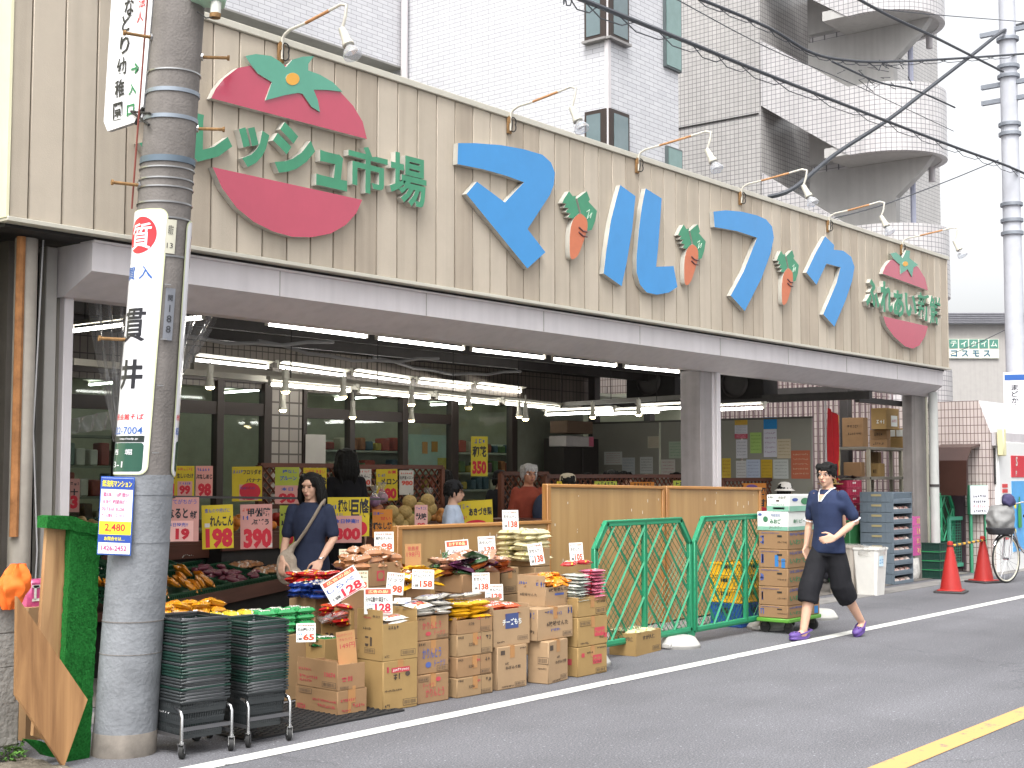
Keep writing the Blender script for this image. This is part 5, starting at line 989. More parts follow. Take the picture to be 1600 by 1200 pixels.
# ---------------------------------------------------------------- cartons
CB = {'a': mat('947555', .8, .25, var=.07, scale=5, bump=.05, bscale=20), 'b': mat('9C8053', .8, .25, var=.07, scale=5, bump=.05, bscale=20), 'c': mat('997E5D', .8, .25, var=.07, scale=5, bump=.05, bscale=20), 'd': mat('A28768', .8, .25, var=.07, scale=5, bump=.05, bscale=20), 'w': mat('DADDD8', .7, .3, var=.04, scale=5)}
INK = mat('4a3d33', .8); RINK = mat('B3424A', .8); BINK2 = mat('4A5C9A', .8); GINK = mat('3F7A55', .8); TAPE = mat('A97B4C', .35, .5, var=.05); INNER = mat('A98562', .85, .2, var=.08)
class Carton: pass
def cbox(name, label, c, z0, lu, ru, tv, yaw=0, mt='c', prints=(), d=None, h=None, open_=None, grp=None, cat='cardboard box', tape=True, seed=0):
    """a carton whose near lower corner stands at picture point c; seen faces end at columns lu (left face) and ru (front face)"""
    C0 = gp(*c, z0); dR = Vector((math.cos(rad(yaw)), math.sin(rad(yaw)), 0)); dL = Vector((-dR.y, dR.x, 0))
    w_ = along(C0, dR, ru); d_ = d or min(.6, max(.12, along(C0, dL, lu))); h_ = h or zat(C0, tv)-z0
    r = Carton(); r.w, r.d, r.h, r.z1 = w_, d_, h_, z0+h_; r.M = T(C0+dR*w_/2+dL*d_/2) @ Rz(yaw); rr = random.Random(hash((c, seed)) % 9999 if False else int(c[0]*7+c[1]*13+seed))
    m = CB[mt]; mb = MB()
    if open_ is None:
        mb.box((0, 0, h_/2), (w_-.002, d_-.002, h_-.002), m, bev=.006)
        mb.box((0, -d_/2+.0002, h_*.5), (.003, .003, .001), m)
        mb.box((0, 0, h_+.0005), (w_*.98, .004, .001), INK)
        if tape: mb.box((0, 0, h_+.001), (.05, d_-.01, .001), TAPE); mb.box((0, -d_/2-.0006, h_-.045), (.05, .001, .09), TAPE)
    else:
        f, b, l, r_ = open_; th = .006     # heights of front, back, left, right walls
        def wl(cx, cy, sx, sy, hh): mb.box((cx, cy, hh/2), (sx, sy, hh), m, bev=.0015)
        wl(0, -d_/2+th/2, w_, th, f); wl(0, d_/2-th/2, w_, th, b); wl(-w_/2+th/2, 0, th, d_-2*th, l); wl(w_/2-th/2, 0, th, d_-2*th, r_); mb.box((0, 0, .006), (w_-.004, d_-.004, .012), m)
        mb.box((0, 0, min(f, b, l, r_)*.82), (w_-2*th-.002, d_-2*th-.002, .01), INNER)
    FM = T(0, -d_/2-.0008, 0) @ FRONT; LM = T(-w_/2-.0008, 0, 0) @ LEFTF
    for p in prints:
        face, s, x, y, hh, ww, ink = p[:7]; bold = p[7] if len(p) > 7 else .0
        M = (FM @ T(x*w_, y*h_, 0)) if face == 'F' else (LM @ T(x*d_, y*h_, 0)); ws_ = ww*(w_ if face == 'F' else d_)
        if s == '~': mb.scribble(M, ws_, hh*h_, ink, 3, rr)
        elif s == '|':     # bar code block
            mb.box((0, 0, .0006), (ws_, hh*h_, .0006), ink, M).box((0, 0, .001), (ws_*.94, hh*h_*.86, .0006), m, M)
            q = -ws_*.4
            while q < ws_*.4: b_ = rr.uniform(.002, .005); mb.box((q, 0, .0014), (b_, hh*h_*.6, .0006), ink, M); q += b_+rr.uniform(.002, .006)
        elif s == '#': mb.box((0, 0, .0006), (ws_, hh*h_, .0006), ink, M)
        else: mb.text(s, M, hh*h_, ink, bold, ws_)
    r.o = tag(mb.build(name, None, r.M), label, cat, grp); return r
G_ = 'cardboard boxes stacked along the kerb'
def B(*a, **k): return cbox('cardboard_box', *a, grp=k.pop('grp', G_), **k)
bar = lambda x=.32, y=.1, h=.13, w=.3: ('F', '|', x, y, h, w, INK)
STD = (bar(), ('F', '~', -.3, .9, .05, .25, INK), ('F', '~', .3, .9, .05, .25, INK), ('F', '~', -.33, .08, .06, .2, INK))
# left low pair
a1 = B('lower box of the low pair by the black mat, printed red numbers upside down', (527, 1121), 0, 460.5, 573.75, 1080, yaw=-4, mt='a', prints=(('L', '10734', -.34, .2, .2, .2, RINK, .02), ('L', '~', .25, .35, .12, .4, RINK), ('L', '~', .2, .55, .1, .55, RINK), ('L', '|', -.25, .82, .2, .3, INK), ('F', '~', -.15, .6, .12, .5, RINK), ('F', '~', .2, .35, .14, .4, RINK), ('F', '~', -.2, .2, .1, .3, RINK), ('F', '#', -.1, .5, .99, .1, TAPE)))
a2 = B('open topped box printed 10674 in red, upper of the low pair by the black mat', (527, 1080), a1.z1, 464, 570, 1042.5, yaw=-4, mt='a', open_=(.17, .16, .19, .15), prints=(('L', '10674', .32, .62, .2, .26, RINK, .02), ('L', '|', .3, .2, .24, .34, INK), ('L', '~', -.3, .72, .12, .3, RINK), ('L', '~', -.2, .42, .14, .45, RINK), ('L', '~', -.28, .25, .12, .3, RINK), ('F', '~', -.15, .45, .3, .4, RINK), ('F', '#', .1, .06, .14, .12, TAPE), ('F', '|', -.25, .1, .1, .3, INK)))
# big pair
b1 = B('large box with a red printed panel under the tall open box', (598, 1112.5), 0, 559, 652.5, 1034, yaw=-5, mt='b', d=.33, prints=(('F', '#', .0, .8, .1, .52, RINK), ('F', '~', .0, .8, .05, .46, CB['w']), ('F', '~', -.35, .82, .12, .1, RINK), ('F', '~', -.12, .66, .16, .2, INK), ('F', '●', .2, .7, .1, .14, INK), bar(.28, .13, .13, .42), ('F', '~', -.38, .1, .06, .14, INK), ('F', '~', -.2, .4, .04, .5, INK)))
b2 = B('tall open box with a cut-away front on the large red printed box', (598, 1034), b1.z1, 557.5, 652.5, 977, yaw=-5, mt='b', h=.25, open_=(.25, .34, .345, .34), prints=(('F', '~', -.2, .9, .1, .3, INK), bar(.22, .18, .16, .42), ('F', '~', -.38, .12, .07, .14, INK), ('L', '~', -.1, 1.15, .05, .3, RINK), ('L', '~', -.1, .85, .08, .3, INK), ('L', '~', -.05, .5, .28, .3, INK), ('L', '|', 0, .25, .14, .4, INK), ('L', '~', .25, 1.2, .08, .3, INK)))
b3 = B('tall box with black print standing behind the low pair', (547.5, 1048), .16, 509, 557, 950, yaw=-5, mt='b', d=.36, open_=(.44, .46, .45, .4), prints=(('L', '~', -.2, .92, .04, .3, INK), ('L', '~', -.05, .7, .07, .3, INK), ('L', '~', -.2, .5, .18, .3, INK), ('L', '|', -.2, .38, .06, .35, INK)))
s0 = B('plain box under the tall black printed box', (547.5, 1078), 0, 509, 557, 1050, yaw=-5, mt='b', d=.34, h=.158)
d1 = B('lower box with small black stamps behind the low pair', (507, 1098), 0, 446, 545, 1044, yaw=-6, mt='b', h=.24, prints=(('L', '~', -.38, .62, .1, .14, INK), ('L', '~', -.38, .14, .12, .14, INK)))
d2 = B('box with green print holding the wasabi snacks beside the basket stack', (507, 1044), d1.z1, 449, 541, 1001, yaw=-6, mt='b', open_=(.2, .22, .2, .2), prints=(('L', '214', .15, .82, .16, .13, INK, .01), ('L', '~', -.3, .62, .18, .2, GINK), ('L', '~', -.38, .9, .12, .08, GINK), ('L', '~', .38, .78, .12, .1, GINK)))
e1 = B('bottom box half hidden behind the right basket stack', (449, 1079), 0, 400, 470, 1036, yaw=-6, mt='c', h=.17, prints=(('L', '~', .3, .6, .2, .2, INK), ('L', '|', .3, .2, .2, .3, INK)))
e2 = B('upper box half hidden behind the right basket stack', (449, 1038), e1.z1, 400, 470, 995, yaw=-6, mt='c', h=.17, prints=(('L', '19', .38, .75, .18, .1, INK), ('L', '~', .2, .75, .2, .2, INK), ('L', '|', .33, .25, .2, .3, INK)))
# third stack
KP = lambda ink, up=False: (('F', 'かりんとう', -.05, .62, .3, .58, ink, .01), ('F', 'ドーナツ', .2, .3, .2, .34, ink, .0), ('F', '●', -.16, .28, .17, .17, ink), bar(.28, .14, .16, .34), ('F', '~', -.35, .9, .08, .2, INK))
g1 = B('box with red brush print at the bottom of the doughnut stack', (651.6, 1102), 0, 651, 701.7, 1056.5, yaw=-4, mt='a', d=.3, prints=(('F', 'ドーナツ', -.15, .62, .2, .34, RINK), ('F', 'かりんとう', .05, .36, .3, .58, RINK, .01), ('F', '●', .15, .8, .16, .16, RINK), ('F', '|', -.3, .84, .14, .3, INK)))
g2 = B('box with blue brush print in the middle of the doughnut stack', (651.6, 1056), g1.z1, 651, 701.7, 1003, yaw=-4, mt='a', d=.3, prints=KP(BINK2))
g3 = B('box with red brush print at the top of the doughnut stack', (651.6, 1003), g2.z1, 651, 701.7, 968, yaw=-4, mt='a', d=.3, h=.17, prints=KP(RINK))
HP = (bar(.3, .18, .2, .26), ('L', '~', 0, .8, .14, .6, INK), ('F', 'えびみ', -.1, .5, .16, .16, INK, .02), ('F', '~', .1, .75, .16, .1, RINK), ('F', '~', .36, .75, .2, .14, INK), ('F', '~', -.4, .85, .12, .14, INK), ('F', '#', .16, .5, .98, .004, INK))
hz = 0; hs2 = []
for i, (cv, tv) in enumerate(((1092, 1060.6), (1060.6, 1027.6), (1027.6, 992), (992, 962))):
    b = B(['lowest flat box in the stack of four flat boxes', 'second flat box from the ground in the stack of four', 'third flat box from the ground in the stack of four', 'open top box of the stack of four, full of yellow packs'][i], (714, cv), hz, 702.5, 770.5-(i % 2)*1.5, tv, yaw=-3, mt='a' if i % 2 else 'c', d=.34, prints=HP, open_=(.1, .14, .12, .13) if i == 3 else None); hz = b.z1; hs2.append(b)
i1 = B('box with small black crest under the cheese cracker box', (777, 1080), 0, 770, 823.6, 1012, yaw=-3, mt='d', d=.3, prints=(('F', '#', -.32, .86, .1, .14, INK), ('F', '6枚', -.18, .6, .06, .13, INK, .02), ('F', 'ねぎみそ煎', .02, .5, .08, .5, INK, .02), bar(.25, .1, .1, .34), ('F', '~', -.15, .07, .04, .4, INK), ('F', '~', .36, .92, .04, .2, INK)))
i2 = B('open box with a navy square and white lettering, holding orange red packs', (771, 1012), i1.z1, 769, 827.7, 955, yaw=-3, mt='d', d=.32, open_=(.275, .33, .3, .3), prints=(('F', '#', -.0, .68, .42, .36, mat('3D4A78', .8)), ('F', 'チーズもち', .0, .66, .18, .52, CB['w'], .03), ('F', '|', .3, .18, .12, .28, INK), ('F', '~', -.3, .12, .05, .2, INK)))
j1 = B('box with a small black crest on two lower faces, right of the cheese cracker stack', (857, 1070), 0, 824, 887.7, 1003, yaw=8, mt='d', prints=(('F', '#', -.34, .84, .12, .16, INK), ('F', '6枚', .0, .6, .06, .16, INK, .02), ('F', 'ねぎみそ煎', .12, .48, .08, .55, INK, .02), bar(.26, .12, .1, .3), ('F', '~', -.1, .06, .04, .4, INK), ('L', '|', .25, .55, .16, .5, INK), ('L', '~', .2, .36, .04, .4, INK)))
j2 = B('middle box lettered in black and blue, below the orange packs', (840, 1003), j1.z1, 827, 895.6, 952, yaw=0, mt='d', d=.3, prints=(('F', '6枚味せんた', .05, .5, .16, .6, INK, .02), ('F', '~', -.2, .86, .14, .2, BINK2), ('F', '~', .1, .8, .1, .14, BINK2), ('F', '~', .0, .3, .08, .26, BINK2), bar(.33, .15, .14, .26), ('F', '~', .4, .85, .2, .12, BINK2), ('L', '~', 0, .8, .2, .8, BINK2), ('L', '~', 0, .3, .1, .8, INK)))
j3 = B('open box of orange packs with blue and black print on top of its stack', (852.5, 948.4), j2.z1, 808.4, 899, 906, yaw=3, mt='d', open_=(.15, .24, .24, .18), prints=(('L', '6枚味せんた', -.1, .42, .12, .6, INK, .01), ('L', '~', .3, .82, .2, .3, BINK2), ('L', '~', -.3, .85, .12, .3, BINK2), ('F', '6枚味せんた', -.1, .6, .14, .6, INK, .02), ('F', '#', -.05, .42, .08, .3, BINK2), bar(.32, .18, .2, .3)))
KQ = (('F', '#', .15, .52, .3, .3, RINK), ('F', '~', .15, .55, .1, .26, CB['b']), ('F', '~', .15, .44, .08, .26, INK), ('F', '#', -.33, .72, .14, .1, RINK), bar(.28, .14, .16, .36), ('F', '~', -.1, .78, .06, .2, INK), ('F', '~', .3, .9, .06, .3, INK))
k1 = B('bottom box with red diamond print at the fence end of the row', (903, 1059), 0, 888, 949, 1012.5, yaw=0, mt='b', d=.3, prints=KQ+(('L', '#', 0, .5, .2, .6, RINK),))
k2 = B('second box with red print turned the other way at the fence end', (903, 1012.5), k1.z1, 893, 949.5, 965.7, yaw=0, mt='b', d=.3, prints=(('F', '|', -.25, .78, .16, .36, INK), ('F', '#', .22, .45, .3, .34, RINK), ('F', '~', .22, .45, .1, .3, CB['b']), ('F', '#', .42, .3, .16, .1, RINK), ('F', '~', -.28, .12, .08, .26, INK), ('F', '~', .3, .25, .06, .16, INK)))
k3 = B('top box at the fence end under two columns of flat packs', (903, 965.7), k2.z1, 893, 948, 934, yaw=0, mt='b', d=.3, h=.16, prints=(bar(.28, .25, .3, .34), ('F', '~', .3, .7, .12, .3, INK)))
# second row behind, standing on more boxes
def back(label, c, lu, ru, bv, tv, y, mt='c', **k):
    """a box in the row behind: a column of plain boxes carries it"""
    P = py(c, bv, y); z0 = max(.3, P.z); q = EYE+(Vector((P.x, P.y, z0))-EYE); h_ = zat(P, tv)-P.z
    n = 2; pv = None
    for i in range(n):
        hz_ = z0/n; cc = [800+CAM_F*(Vector((P.x, P.y, i*hz_))-EYE).dot(RGT)/(Vector((P.x, P.y, i*hz_))-EYE).dot(FWD), 600-CAM_F*(Vector((P.x, P.y, i*hz_))-EYE).dot(UPV)/(Vector((P.x, P.y, i*hz_))-EYE).dot(FWD)]
        cbox('cardboard_box', 'plain box in the second row carrying the rear snack boxes', tuple(cc), i*hz_, lu, ru, 0, mt=mt, d=.3, h=hz_-.001, grp='plain boxes of the second row', tape=False)
    return cbox('cardboard_box', label, (c, bv), z0, lu, ru, tv, mt=mt, d=.3, h=max(.1, h_), grp=G_, **k)
r1 = back('rear box with a red round emblem under the bagged cookies', 577, 575, 626, 917, 885, 7.15, 'a', prints=(('F', '#', -.15, .5, .5, .24, RINK), ('F', '●', -.15, .5, .36, .18, CB['a'])), open_=(.17, .2, .19, .17))
r2 = back('rear box full of yellow doughnut packs', 634, 632, 673, 935, 910, 7.1, 'a', open_=(.1, .2, .16, .14))
r3 = back('rear box under the purple and brown snack bags', 722, 718, 782, 928, 898, 7.05, 'a')
r4 = back('rear box stamped with a bar code left of the orange packs', 783, 780, 811, 930, 888, 7.2, 'c', prints=(('F', '|', .0, .2, .2, .6, INK), ('F', '~', .1, .85, .1, .4, INK)))
r5 = back('rear box below the pile of pale cracker bags', 836, 806, 860, 886, 857, 7.5, 'c')
r6 = back('rear box in front of the woman under the red and blue packs', 492, 446, 540, 960, 931, 7.75, 'c')
u1 = B('box with black brush print lying under the left green fence panel', (994, 1026), 0, 952, 1033, 985, yaw=8, mt='b', h=.2, open_=(.2, .2, .2, .2), prints=(('F', 'すが久保', .0, .75, .2, .5, INK, .03), ('F', '|', .3, .2, .2, .3, INK), ('L', 'すが久保', .2, .75, .2, .4, INK, .03)))
# standing pieces of card with handwritten prices
def flap(label, box, y, txt, yaw=-30, roll=0): return card('price_board', label, box, y, 'B48A5E', [(t, x, yy, w_, h_, RINK, .0) for t, x, yy, w_, h_ in txt], yaw, roll, None, 'price board', thick=.006)
flap('cardboard strip handwritten in red, standing in the open box printed 10674', (527, 986, 556, 1040), 6.78, (('ほんのりガーリック', -.05, .4, .8, .08), ('きなりパフ', .0, .27, .7, .08), ('149円', .05, .08, .8, .16)), -25, 6)
flap('tall cardboard strip handwritten 198 in red against the low pine partition', (633, 850, 658, 908), 7.3, (('徳島産', 0, .38, .7, .12), ('198円', 0, .22, .8, .14)), -30, 1)

# ---------------------------------------------------------------- packets
def pack_mesh(w_, h_, t_, m1, m2=None, m3=None, seed=0, crimp=True):
    """a sealed pillow bag lying flat: bulging middle, crimped ends, creased film"""
    rr = random.Random(seed); nx, ny = 16, 10; vs = []; fs = []; ms = []
    for sgn in (1, -1):
        for j in range(ny+1):
            for i in range(nx+1):
                a, b = i/nx*2-1, j/ny*2-1
                e = max(0, (1-abs(a)**3.0))**.55*max(0, (1-abs(b)**2.6))**.6
                if crimp and abs(a) > .86: e *= .12
                z = sgn*t_/2*e + .12*t_*noise.noise((a*3+seed, b*3, sgn))*e + .16*t_*abs(noise.noise((a*6+seed*3, b*7, sgn*3)))*e+ .07*t_*noise.noise((a*15, b*15+seed, sgn*3))
                if sgn < 0: z = max(z, -t_*.42)
                vs.append((a*w_/2, b*h_/2*(1-.06*e), z+t_*.42))
    k = (nx+1)*(ny+1); mb = MB(); m2 = m2 or m1; m3 = m3 or m2
    for sgn in (0, 1):
        for j in range(ny):
            for i in range(nx):
                q = [sgn*k+j*(nx+1)+i, sgn*k+j*(nx+1)+i+1, sgn*k+(j+1)*(nx+1)+i+1, sgn*k+(j+1)*(nx+1)+i]
                m = m1
                if sgn == 0 and 4 <= i <= 11 and 2 <= j <= 7: m = m2
                if sgn == 0 and ((6 <= i <= 9) and 4 <= j <= 5 or (j == 2 and i % 2)): m = m3
                fs.append((q if sgn == 0 else q[::-1], m))
    for m in (m1, m2, m3):
        sel = [f for f, mm in fs if mm is m]
        if sel and not (m is m2 and m2 is m1) and not (m is m3 and m3 is m2): mb.add(vs, sel, m)
    return mb.mesh('packet')
def film(c, r=.22, v=.08): return mat(c, r, .6, var=v, scale=14, coat=.35)
_vn = [0]
def lay(meshes, M, label, grp, name='snack_packet', cat='snack packet'):
    o = bpy.data.objects.new(name, random.Random(_vn[0]*7+1).choice(meshes) if isinstance(meshes, list) else meshes); _vn[0] += 1
    COL.objects.link(o); o.matrix_world = M; return tag(o, label, cat, grp)
def heap(bx, meshes, label, grp, nx, ny, layers, pw, ph, pt_, z=None, yaw=0, jig=10, lean=8, seed=0, xr=(-.46, .46), yr=(-.46, .46), drop=0, dome=.0):
    rr = random.Random(seed+5); z = bx.h*.8 if z is None else z
    for L in range(layers):
        for j in range(ny):
            for i in range(nx):
                fx = (i+.5)/nx; fy = (j+.5)/ny
                if dome and L > 0 and (abs(fx-.5) > .5-dome*L or abs(fy-.5) > .55-dome*L): continue
                x = bx.w*(xr[0]+(xr[1]-xr[0])*fx)+rr.uniform(-.012, .012); y = bx.d*(yr[0]+(yr[1]-yr[0])*fy)+rr.uniform(-.012, .012)
                lay(meshes, bx.M @ T(x, y, z+L*pt_*.85+rr.uniform(0, .006)) @ Rz(yaw+rr.uniform(-jig, jig)) @ Rx(rr.uniform(-lean, lean)) @ Ry(rr.uniform(-lean, lean)), label, grp)
W_ = film('D9D5CC'); RED2 = film('B52A2A'); ORA = film('D9852A'); YEL2 = film('D6A21E'); BRN = film('8A4A26'); PURP = film('5A2A4A'); NAVY = film('2A4A9E'); GRN2 = film('2E7A45'); SILV = film('B9BDB4', .2); PNK = film('D07A90'); CREAM = film('D8CDA2'); OLV = film('A7A356'); GOLDF = film('C98A1E', .18, .2)
PM_w = [pack_mesh(.2, .14, .035, W_, RED2, ORA, s) for s in (1, 2, 3)]; PM_wb = [pack_mesh(.2, .14, .035, W_, film('3A4A7A'), W_, 4)]
PM_y = [pack_mesh(.22, .15, .045, YEL2, BRN, W_, s) for s in (5, 6, 7)]; PM_yb = [pack_mesh(.22, .14, .035, YEL2, BRN, BRN, s) for s in (8, 9)]
PM_p = [pack_mesh(.2, .13, .045, film('3A5A3A'), W_, PURP, 45), pack_mesh(.2, .13, .045, film('C0602A'), film('D98A4A'), W_, 46), pack_mesh(.22, .15, .05, PURP, W_, PURP, 10), pack_mesh(.22, .15, .05, BRN, film('C06A4A'), BRN, 11), pack_mesh(.22, .15, .05, film('B98a70', .2), film('9a6a50', .2), W_, 12)]
PM_c = [pack_mesh(.24, .15, .055, CREAM, W_, OLV, s) for s in (13, 14, 15)]; PM_o = [pack_mesh(.16, .07, .035, ORA, GOLDF, YEL2, s) for s in (16, 17, 18)]
PM_s = [pack_mesh(.17, .2, .03, SILV, GRN2, W_, 19)]; PM_k = [pack_mesh(.17, .2, .03, PNK, W_, RED2, 20)]; PM_r = [pack_mesh(.2, .13, .04, RED2, W_, YEL2, s) for s in (21, 22)]
PM_or = [pack_mesh(.18, .13, .03, film('C8502A'), W_, RED2, s) for s in (23, 24)]; PM_bl = [pack_mesh(.12, .09, .045, NAVY, W_, NAVY, s) for s in (25, 26)]
PM_br = [pack_mesh(.2, .14, .06, glass_mat((.9, .78, .7), 1.5, .15), BRN, BRN, s) for s in (27, 28)]
BREADC = film('A5714A', .3, .25); PM_ck = [pack_mesh(.15, .1, .06, BREADC, film('B98a6a', .25, .3), W_, s) for s in (29, 30, 31)]
heap(g3, PM_w+PM_wb, 'white and red packs heaped on the doughnut stack', 'white and red packs on the doughnut stack', 2, 3, 3, .2, .14, .035, z=g3.h, yaw=10, seed=1, xr=(-.6, .6), yr=(-.5, .4)); heap(g3, PM_wb, 'white and blue pack on top of the doughnut stack', 'white and blue packs on the doughnut stack', 2, 1, 1, .2, .14, .035, z=g3.h+.1, yaw=20, seed=2, xr=(.0, .7), yr=(-.5, .3))
heap(hs2[3], PM_y+PM_yb, 'yellow and brown packs in the open box of the stack of four', 'yellow packs in the box of the stack of four', 2, 2, 4, .2, .14, .035, z=.09, yaw=-8, seed=3, xr=(-.5, .5)); heap(hs2[3], PM_wb, 'white and dark pack lying on the yellow packs', 'white packs on the yellow packs', 2, 1, 1, .2, .14, .035, z=.24, seed=4)
heap(i2, PM_or, 'orange red pack in the open cheese cracker box', 'orange red packs in the cheese cracker box', 2, 2, 3, .18, .13, .03, z=.23, yaw=-15, seed=5, xr=(-.5, .25))
heap(j3, PM_o, 'small shiny orange pack heaped in the open box', 'shiny orange packs heaped in one box', 4, 4, 3, .16, .07, .035, z=.15, yaw=25, jig=50, lean=18, seed=6, xr=(-.42, .5), yr=(-.5, .4), dome=.1)
heap(k3, PM_s, 'flat silver and green pack in the column at the fence end', 'silver packs stacked at the fence end', 1, 1, 9, .17, .2, .03, z=k3.h-.05, yaw=3, jig=4, lean=3, seed=7, xr=(-.55, -.02), yr=(-.7, .3)); heap(k3, PM_k, 'flat pink and red pack in the column at the fence end', 'pink packs stacked at the fence end', 1, 1, 10, .17, .2, .03, z=k3.h-.05, yaw=-4, jig=5, lean=3, seed=8, xr=(.05, .55), yr=(-.7, .3)); heap(k3, PM_r, 'red brown pack lying across the flat packs at the fence end', 'red packs on the fence end columns', 2, 1, 1, .2, .13, .04, z=k3.h+.24, yaw=20, seed=9, yr=(-.4, .4))
heap(r2, PM_y+PM_yb+PM_yb, 'yellow doughnut bag heaped before the low pine partition', 'yellow doughnut bags heaped in the rear box', 3, 2, 6, .22, .15, .045, z=.08, yaw=12, jig=22, lean=14, seed=10, xr=(-.5, .95), yr=(-.6, .6), dome=.08)
heap(r3, PM_p, 'dark or brown snack bag heaped before the low pine partition', 'dark and brown bags heaped in the rear', 4, 3, 4, .22, .15, .05, z=r3.h-.02, yaw=-10, jig=40, lean=20, seed=11, xr=(-.5, .8), yr=(-.5, .7), dome=.06)
heap(r5, PM_c, 'pale yellow cracker bag in the highest pile before the partition', 'pale cracker bags in the highest pile', 2, 2, 6, .24, .15, .055, z=r5.h-.12, yaw=5, jig=10, lean=7, seed=12, xr=(-1.1, .7), yr=(-.5, .7), dome=.05)
heap(r1, PM_ck, 'clear bag of brown cookies in the box with the red emblem', 'cookie bags in the red emblem box', 4, 3, 3, .15, .1, .06, z=.12, yaw=0, jig=40, lean=25, seed=13, xr=(-.75, .6), dome=.08)
heap(b2, PM_w, 'cracker pack inside the tall cut-away box', 'packs in the tall cut-away box', 1, 2, 3, .2, .14, .035, z=.2, seed=14)
heap(b3, PM_r+PM_or, 'red cracker pack crammed in the box under the tilted price card', 'red packs under the tilted price card', 1, 2, 5, .2, .13, .04, z=.31, yaw=20, jig=20, lean=12, seed=15); heap(b3, PM_br, 'clear bag of brown crackers bulging out of the tall black printed box', 'clear cracker bags on the tall box', 1, 2, 1, .2, .14, .06, z=.36, yaw=70, jig=20, lean=30, seed=16, xr=(-.9, -.3))
heap(d2, [pack_mesh(.16, .11, .035, GRN2, W_, GRN2, 33)], 'green wasabi snack pack in the box with green print', 'wasabi packs in the green printed box', 2, 2, 2, .16, .11, .035, z=.14, seed=17)
heap(a2, PM_w, 'pack at the bottom of the open box printed 10674', 'packs in the box printed 10674', 1, 2, 1, .2, .14, .035, z=.1, seed=18)
heap(u1, PM_c, 'pale bag in the box under the fence', 'pale bags in the box under the fence', 2, 2, 1, .24, .15, .055, z=.17, seed=19)
# green, yellow, blue and red rows left of the cartons, lying on the boxes behind the basket stacks
class Spot: pass
def base_at(u, v, z, w_, d_, yaw=0): s = Spot(); P = gp(u, v, z); s.M = T(P) @ Rz(yaw); s.w, s.d, s.h = w_, d_, 0; return s
GP = pack_mesh(.17, .09, .05, film('3A9A5A'), W_, GRN2, 41); YP = pack_mesh(.15, .09, .05, film('D9C43A'), film('C9A82A'), W_, 42); tb_ = Spot()
L1 = tag(MB().box((0, 0, -.235), (.5, .36, .47), CB['c'], bev=.008).build('cardboard_box', None, T(gp(452, 992, .47)) @ Rz(-6) @ T(0, .2, 0)), 'box under the green rows of biscuit packs behind the basket stack', 'cardboard box', G_)
gb = base_at(452, 992, .47, .4, .4, -6)
for L in range(4):
    for i in range(3):
        for j in range(2): lay(GP, gb.M @ T(-.17+i*.17+random.uniform(-.006, .006), .06+j*.12, L*.045) @ Rz(random.uniform(-4, 4)), 'green biscuit pack stacked behind the basket stack', 'green biscuit packs in rows')
for L in range(2):
    for i in range(3): lay(YP, gb.M @ T(-.48+i*.12, .2, .09+L*.045) @ Rz(80+random.uniform(-8, 8)), 'yellow pack left of the green biscuit packs', 'yellow packs beside the green ones')
heap(r6, PM_bl, 'small blue pack piled in front of the woman', 'blue packs piled in front of the woman', 5, 3, 3, .12, .09, .045, z=r6.h-.02, yaw=-15, jig=12, seed=20, xr=(-.75, .35), yr=(-.9, .2), dome=.03)
heap(r6, PM_r, 'red snack pack piled in front of the woman', 'red packs piled in front of the woman', 3, 2, 4, .2, .13, .04, z=r6.h+.02, yaw=15, jig=12, seed=21, xr=(-.25, .75), yr=(.1, .9), dome=.04)
lb = tag(MB().box((0, 0, .29), (.8, .34, .58), CB['c'], bev=.008).build('cardboard_box', None, T(gp(280, 962, .58).x+.05, gp(280, 962, .58).y+.1, 0) @ Rz(-8)), 'box of gold sweets behind the left basket stack', 'cardboard box', G_)
lbx = Spot(); lbx.M = lb.matrix_world.copy(); lbx.w, lbx.d, lbx.h = .8, .34, .58; heap(lbx, [pack_mesh(.14, .1, .05, GOLDF, ORA, YEL2, s) for s in (51, 52)], 'gold sweet bag on the box behind the left basket stack', 'gold sweet bags behind the left basket stack', 5, 2, 2, .14, .1, .05, z=.58, jig=40, lean=20, seed=22, dome=.05)
P = py(54, 930, 7.6); tag(MB().box((0, 0, 0), (.14, .1, .2), film('B84A7A', .3, .3), bev=.02).scribble(T(0, -.052, .02) @ FRONT, .11, .1, W_, 4).build('sweet_box', None, T(P)), 'pink packet of sweets behind the orange cloth', 'packet')
tag(MB().box((0, 0, .4), (.2, .2, .8), CB['a']).build('cardboard_box', None, T(P.x, P.y, 0)), 'brown box under the pink packet behind the orange cloth', 'cardboard box')
# ---------------------------------------------------------------- snack price cards
def sc_(label, box, y, name, price, head=None, yaw=-38, roll=0, bg='E2E2DC', tilt=-8):
    it = [('~', 0, .38, .86, .1, REDT if head is None else REDT), (name, 0, .16, .86, .19, BINK, .02), ('~', -.32, -.08, .26, .12, mat('4a9ac0', .6)), ('1袋', -.32, -.33, .24, .14, BINK, .02), (price, .14, -.24, .58, .34, mat('D24A2A', .6) if head is None else BRED, .04), ('~', .25, .38, .3, .09, GRI)]
    if head: it = [('#', 0, .36, .9, .2, mat('B8503A', .6)), (head, 0, .36, .7, .13, mat('E8D9A0', .6), .02), (name, -.05, .06, .8, .2, BINK2 if len(name) < 6 else BINK, .02), ('~', -.22, -.13, .36, .07, BBLU), ('1袋', -.3, -.32, .22, .14, BINK, .02), (price, .16, -.26, .56, .34, BRED, .04), ('#', .1, -.46, .7, .03, BRED)]
    o = card('price_card', label, box, y, bg, it, yaw, roll, 'white price cards on the snack boxes', tilt=tilt)
    return o
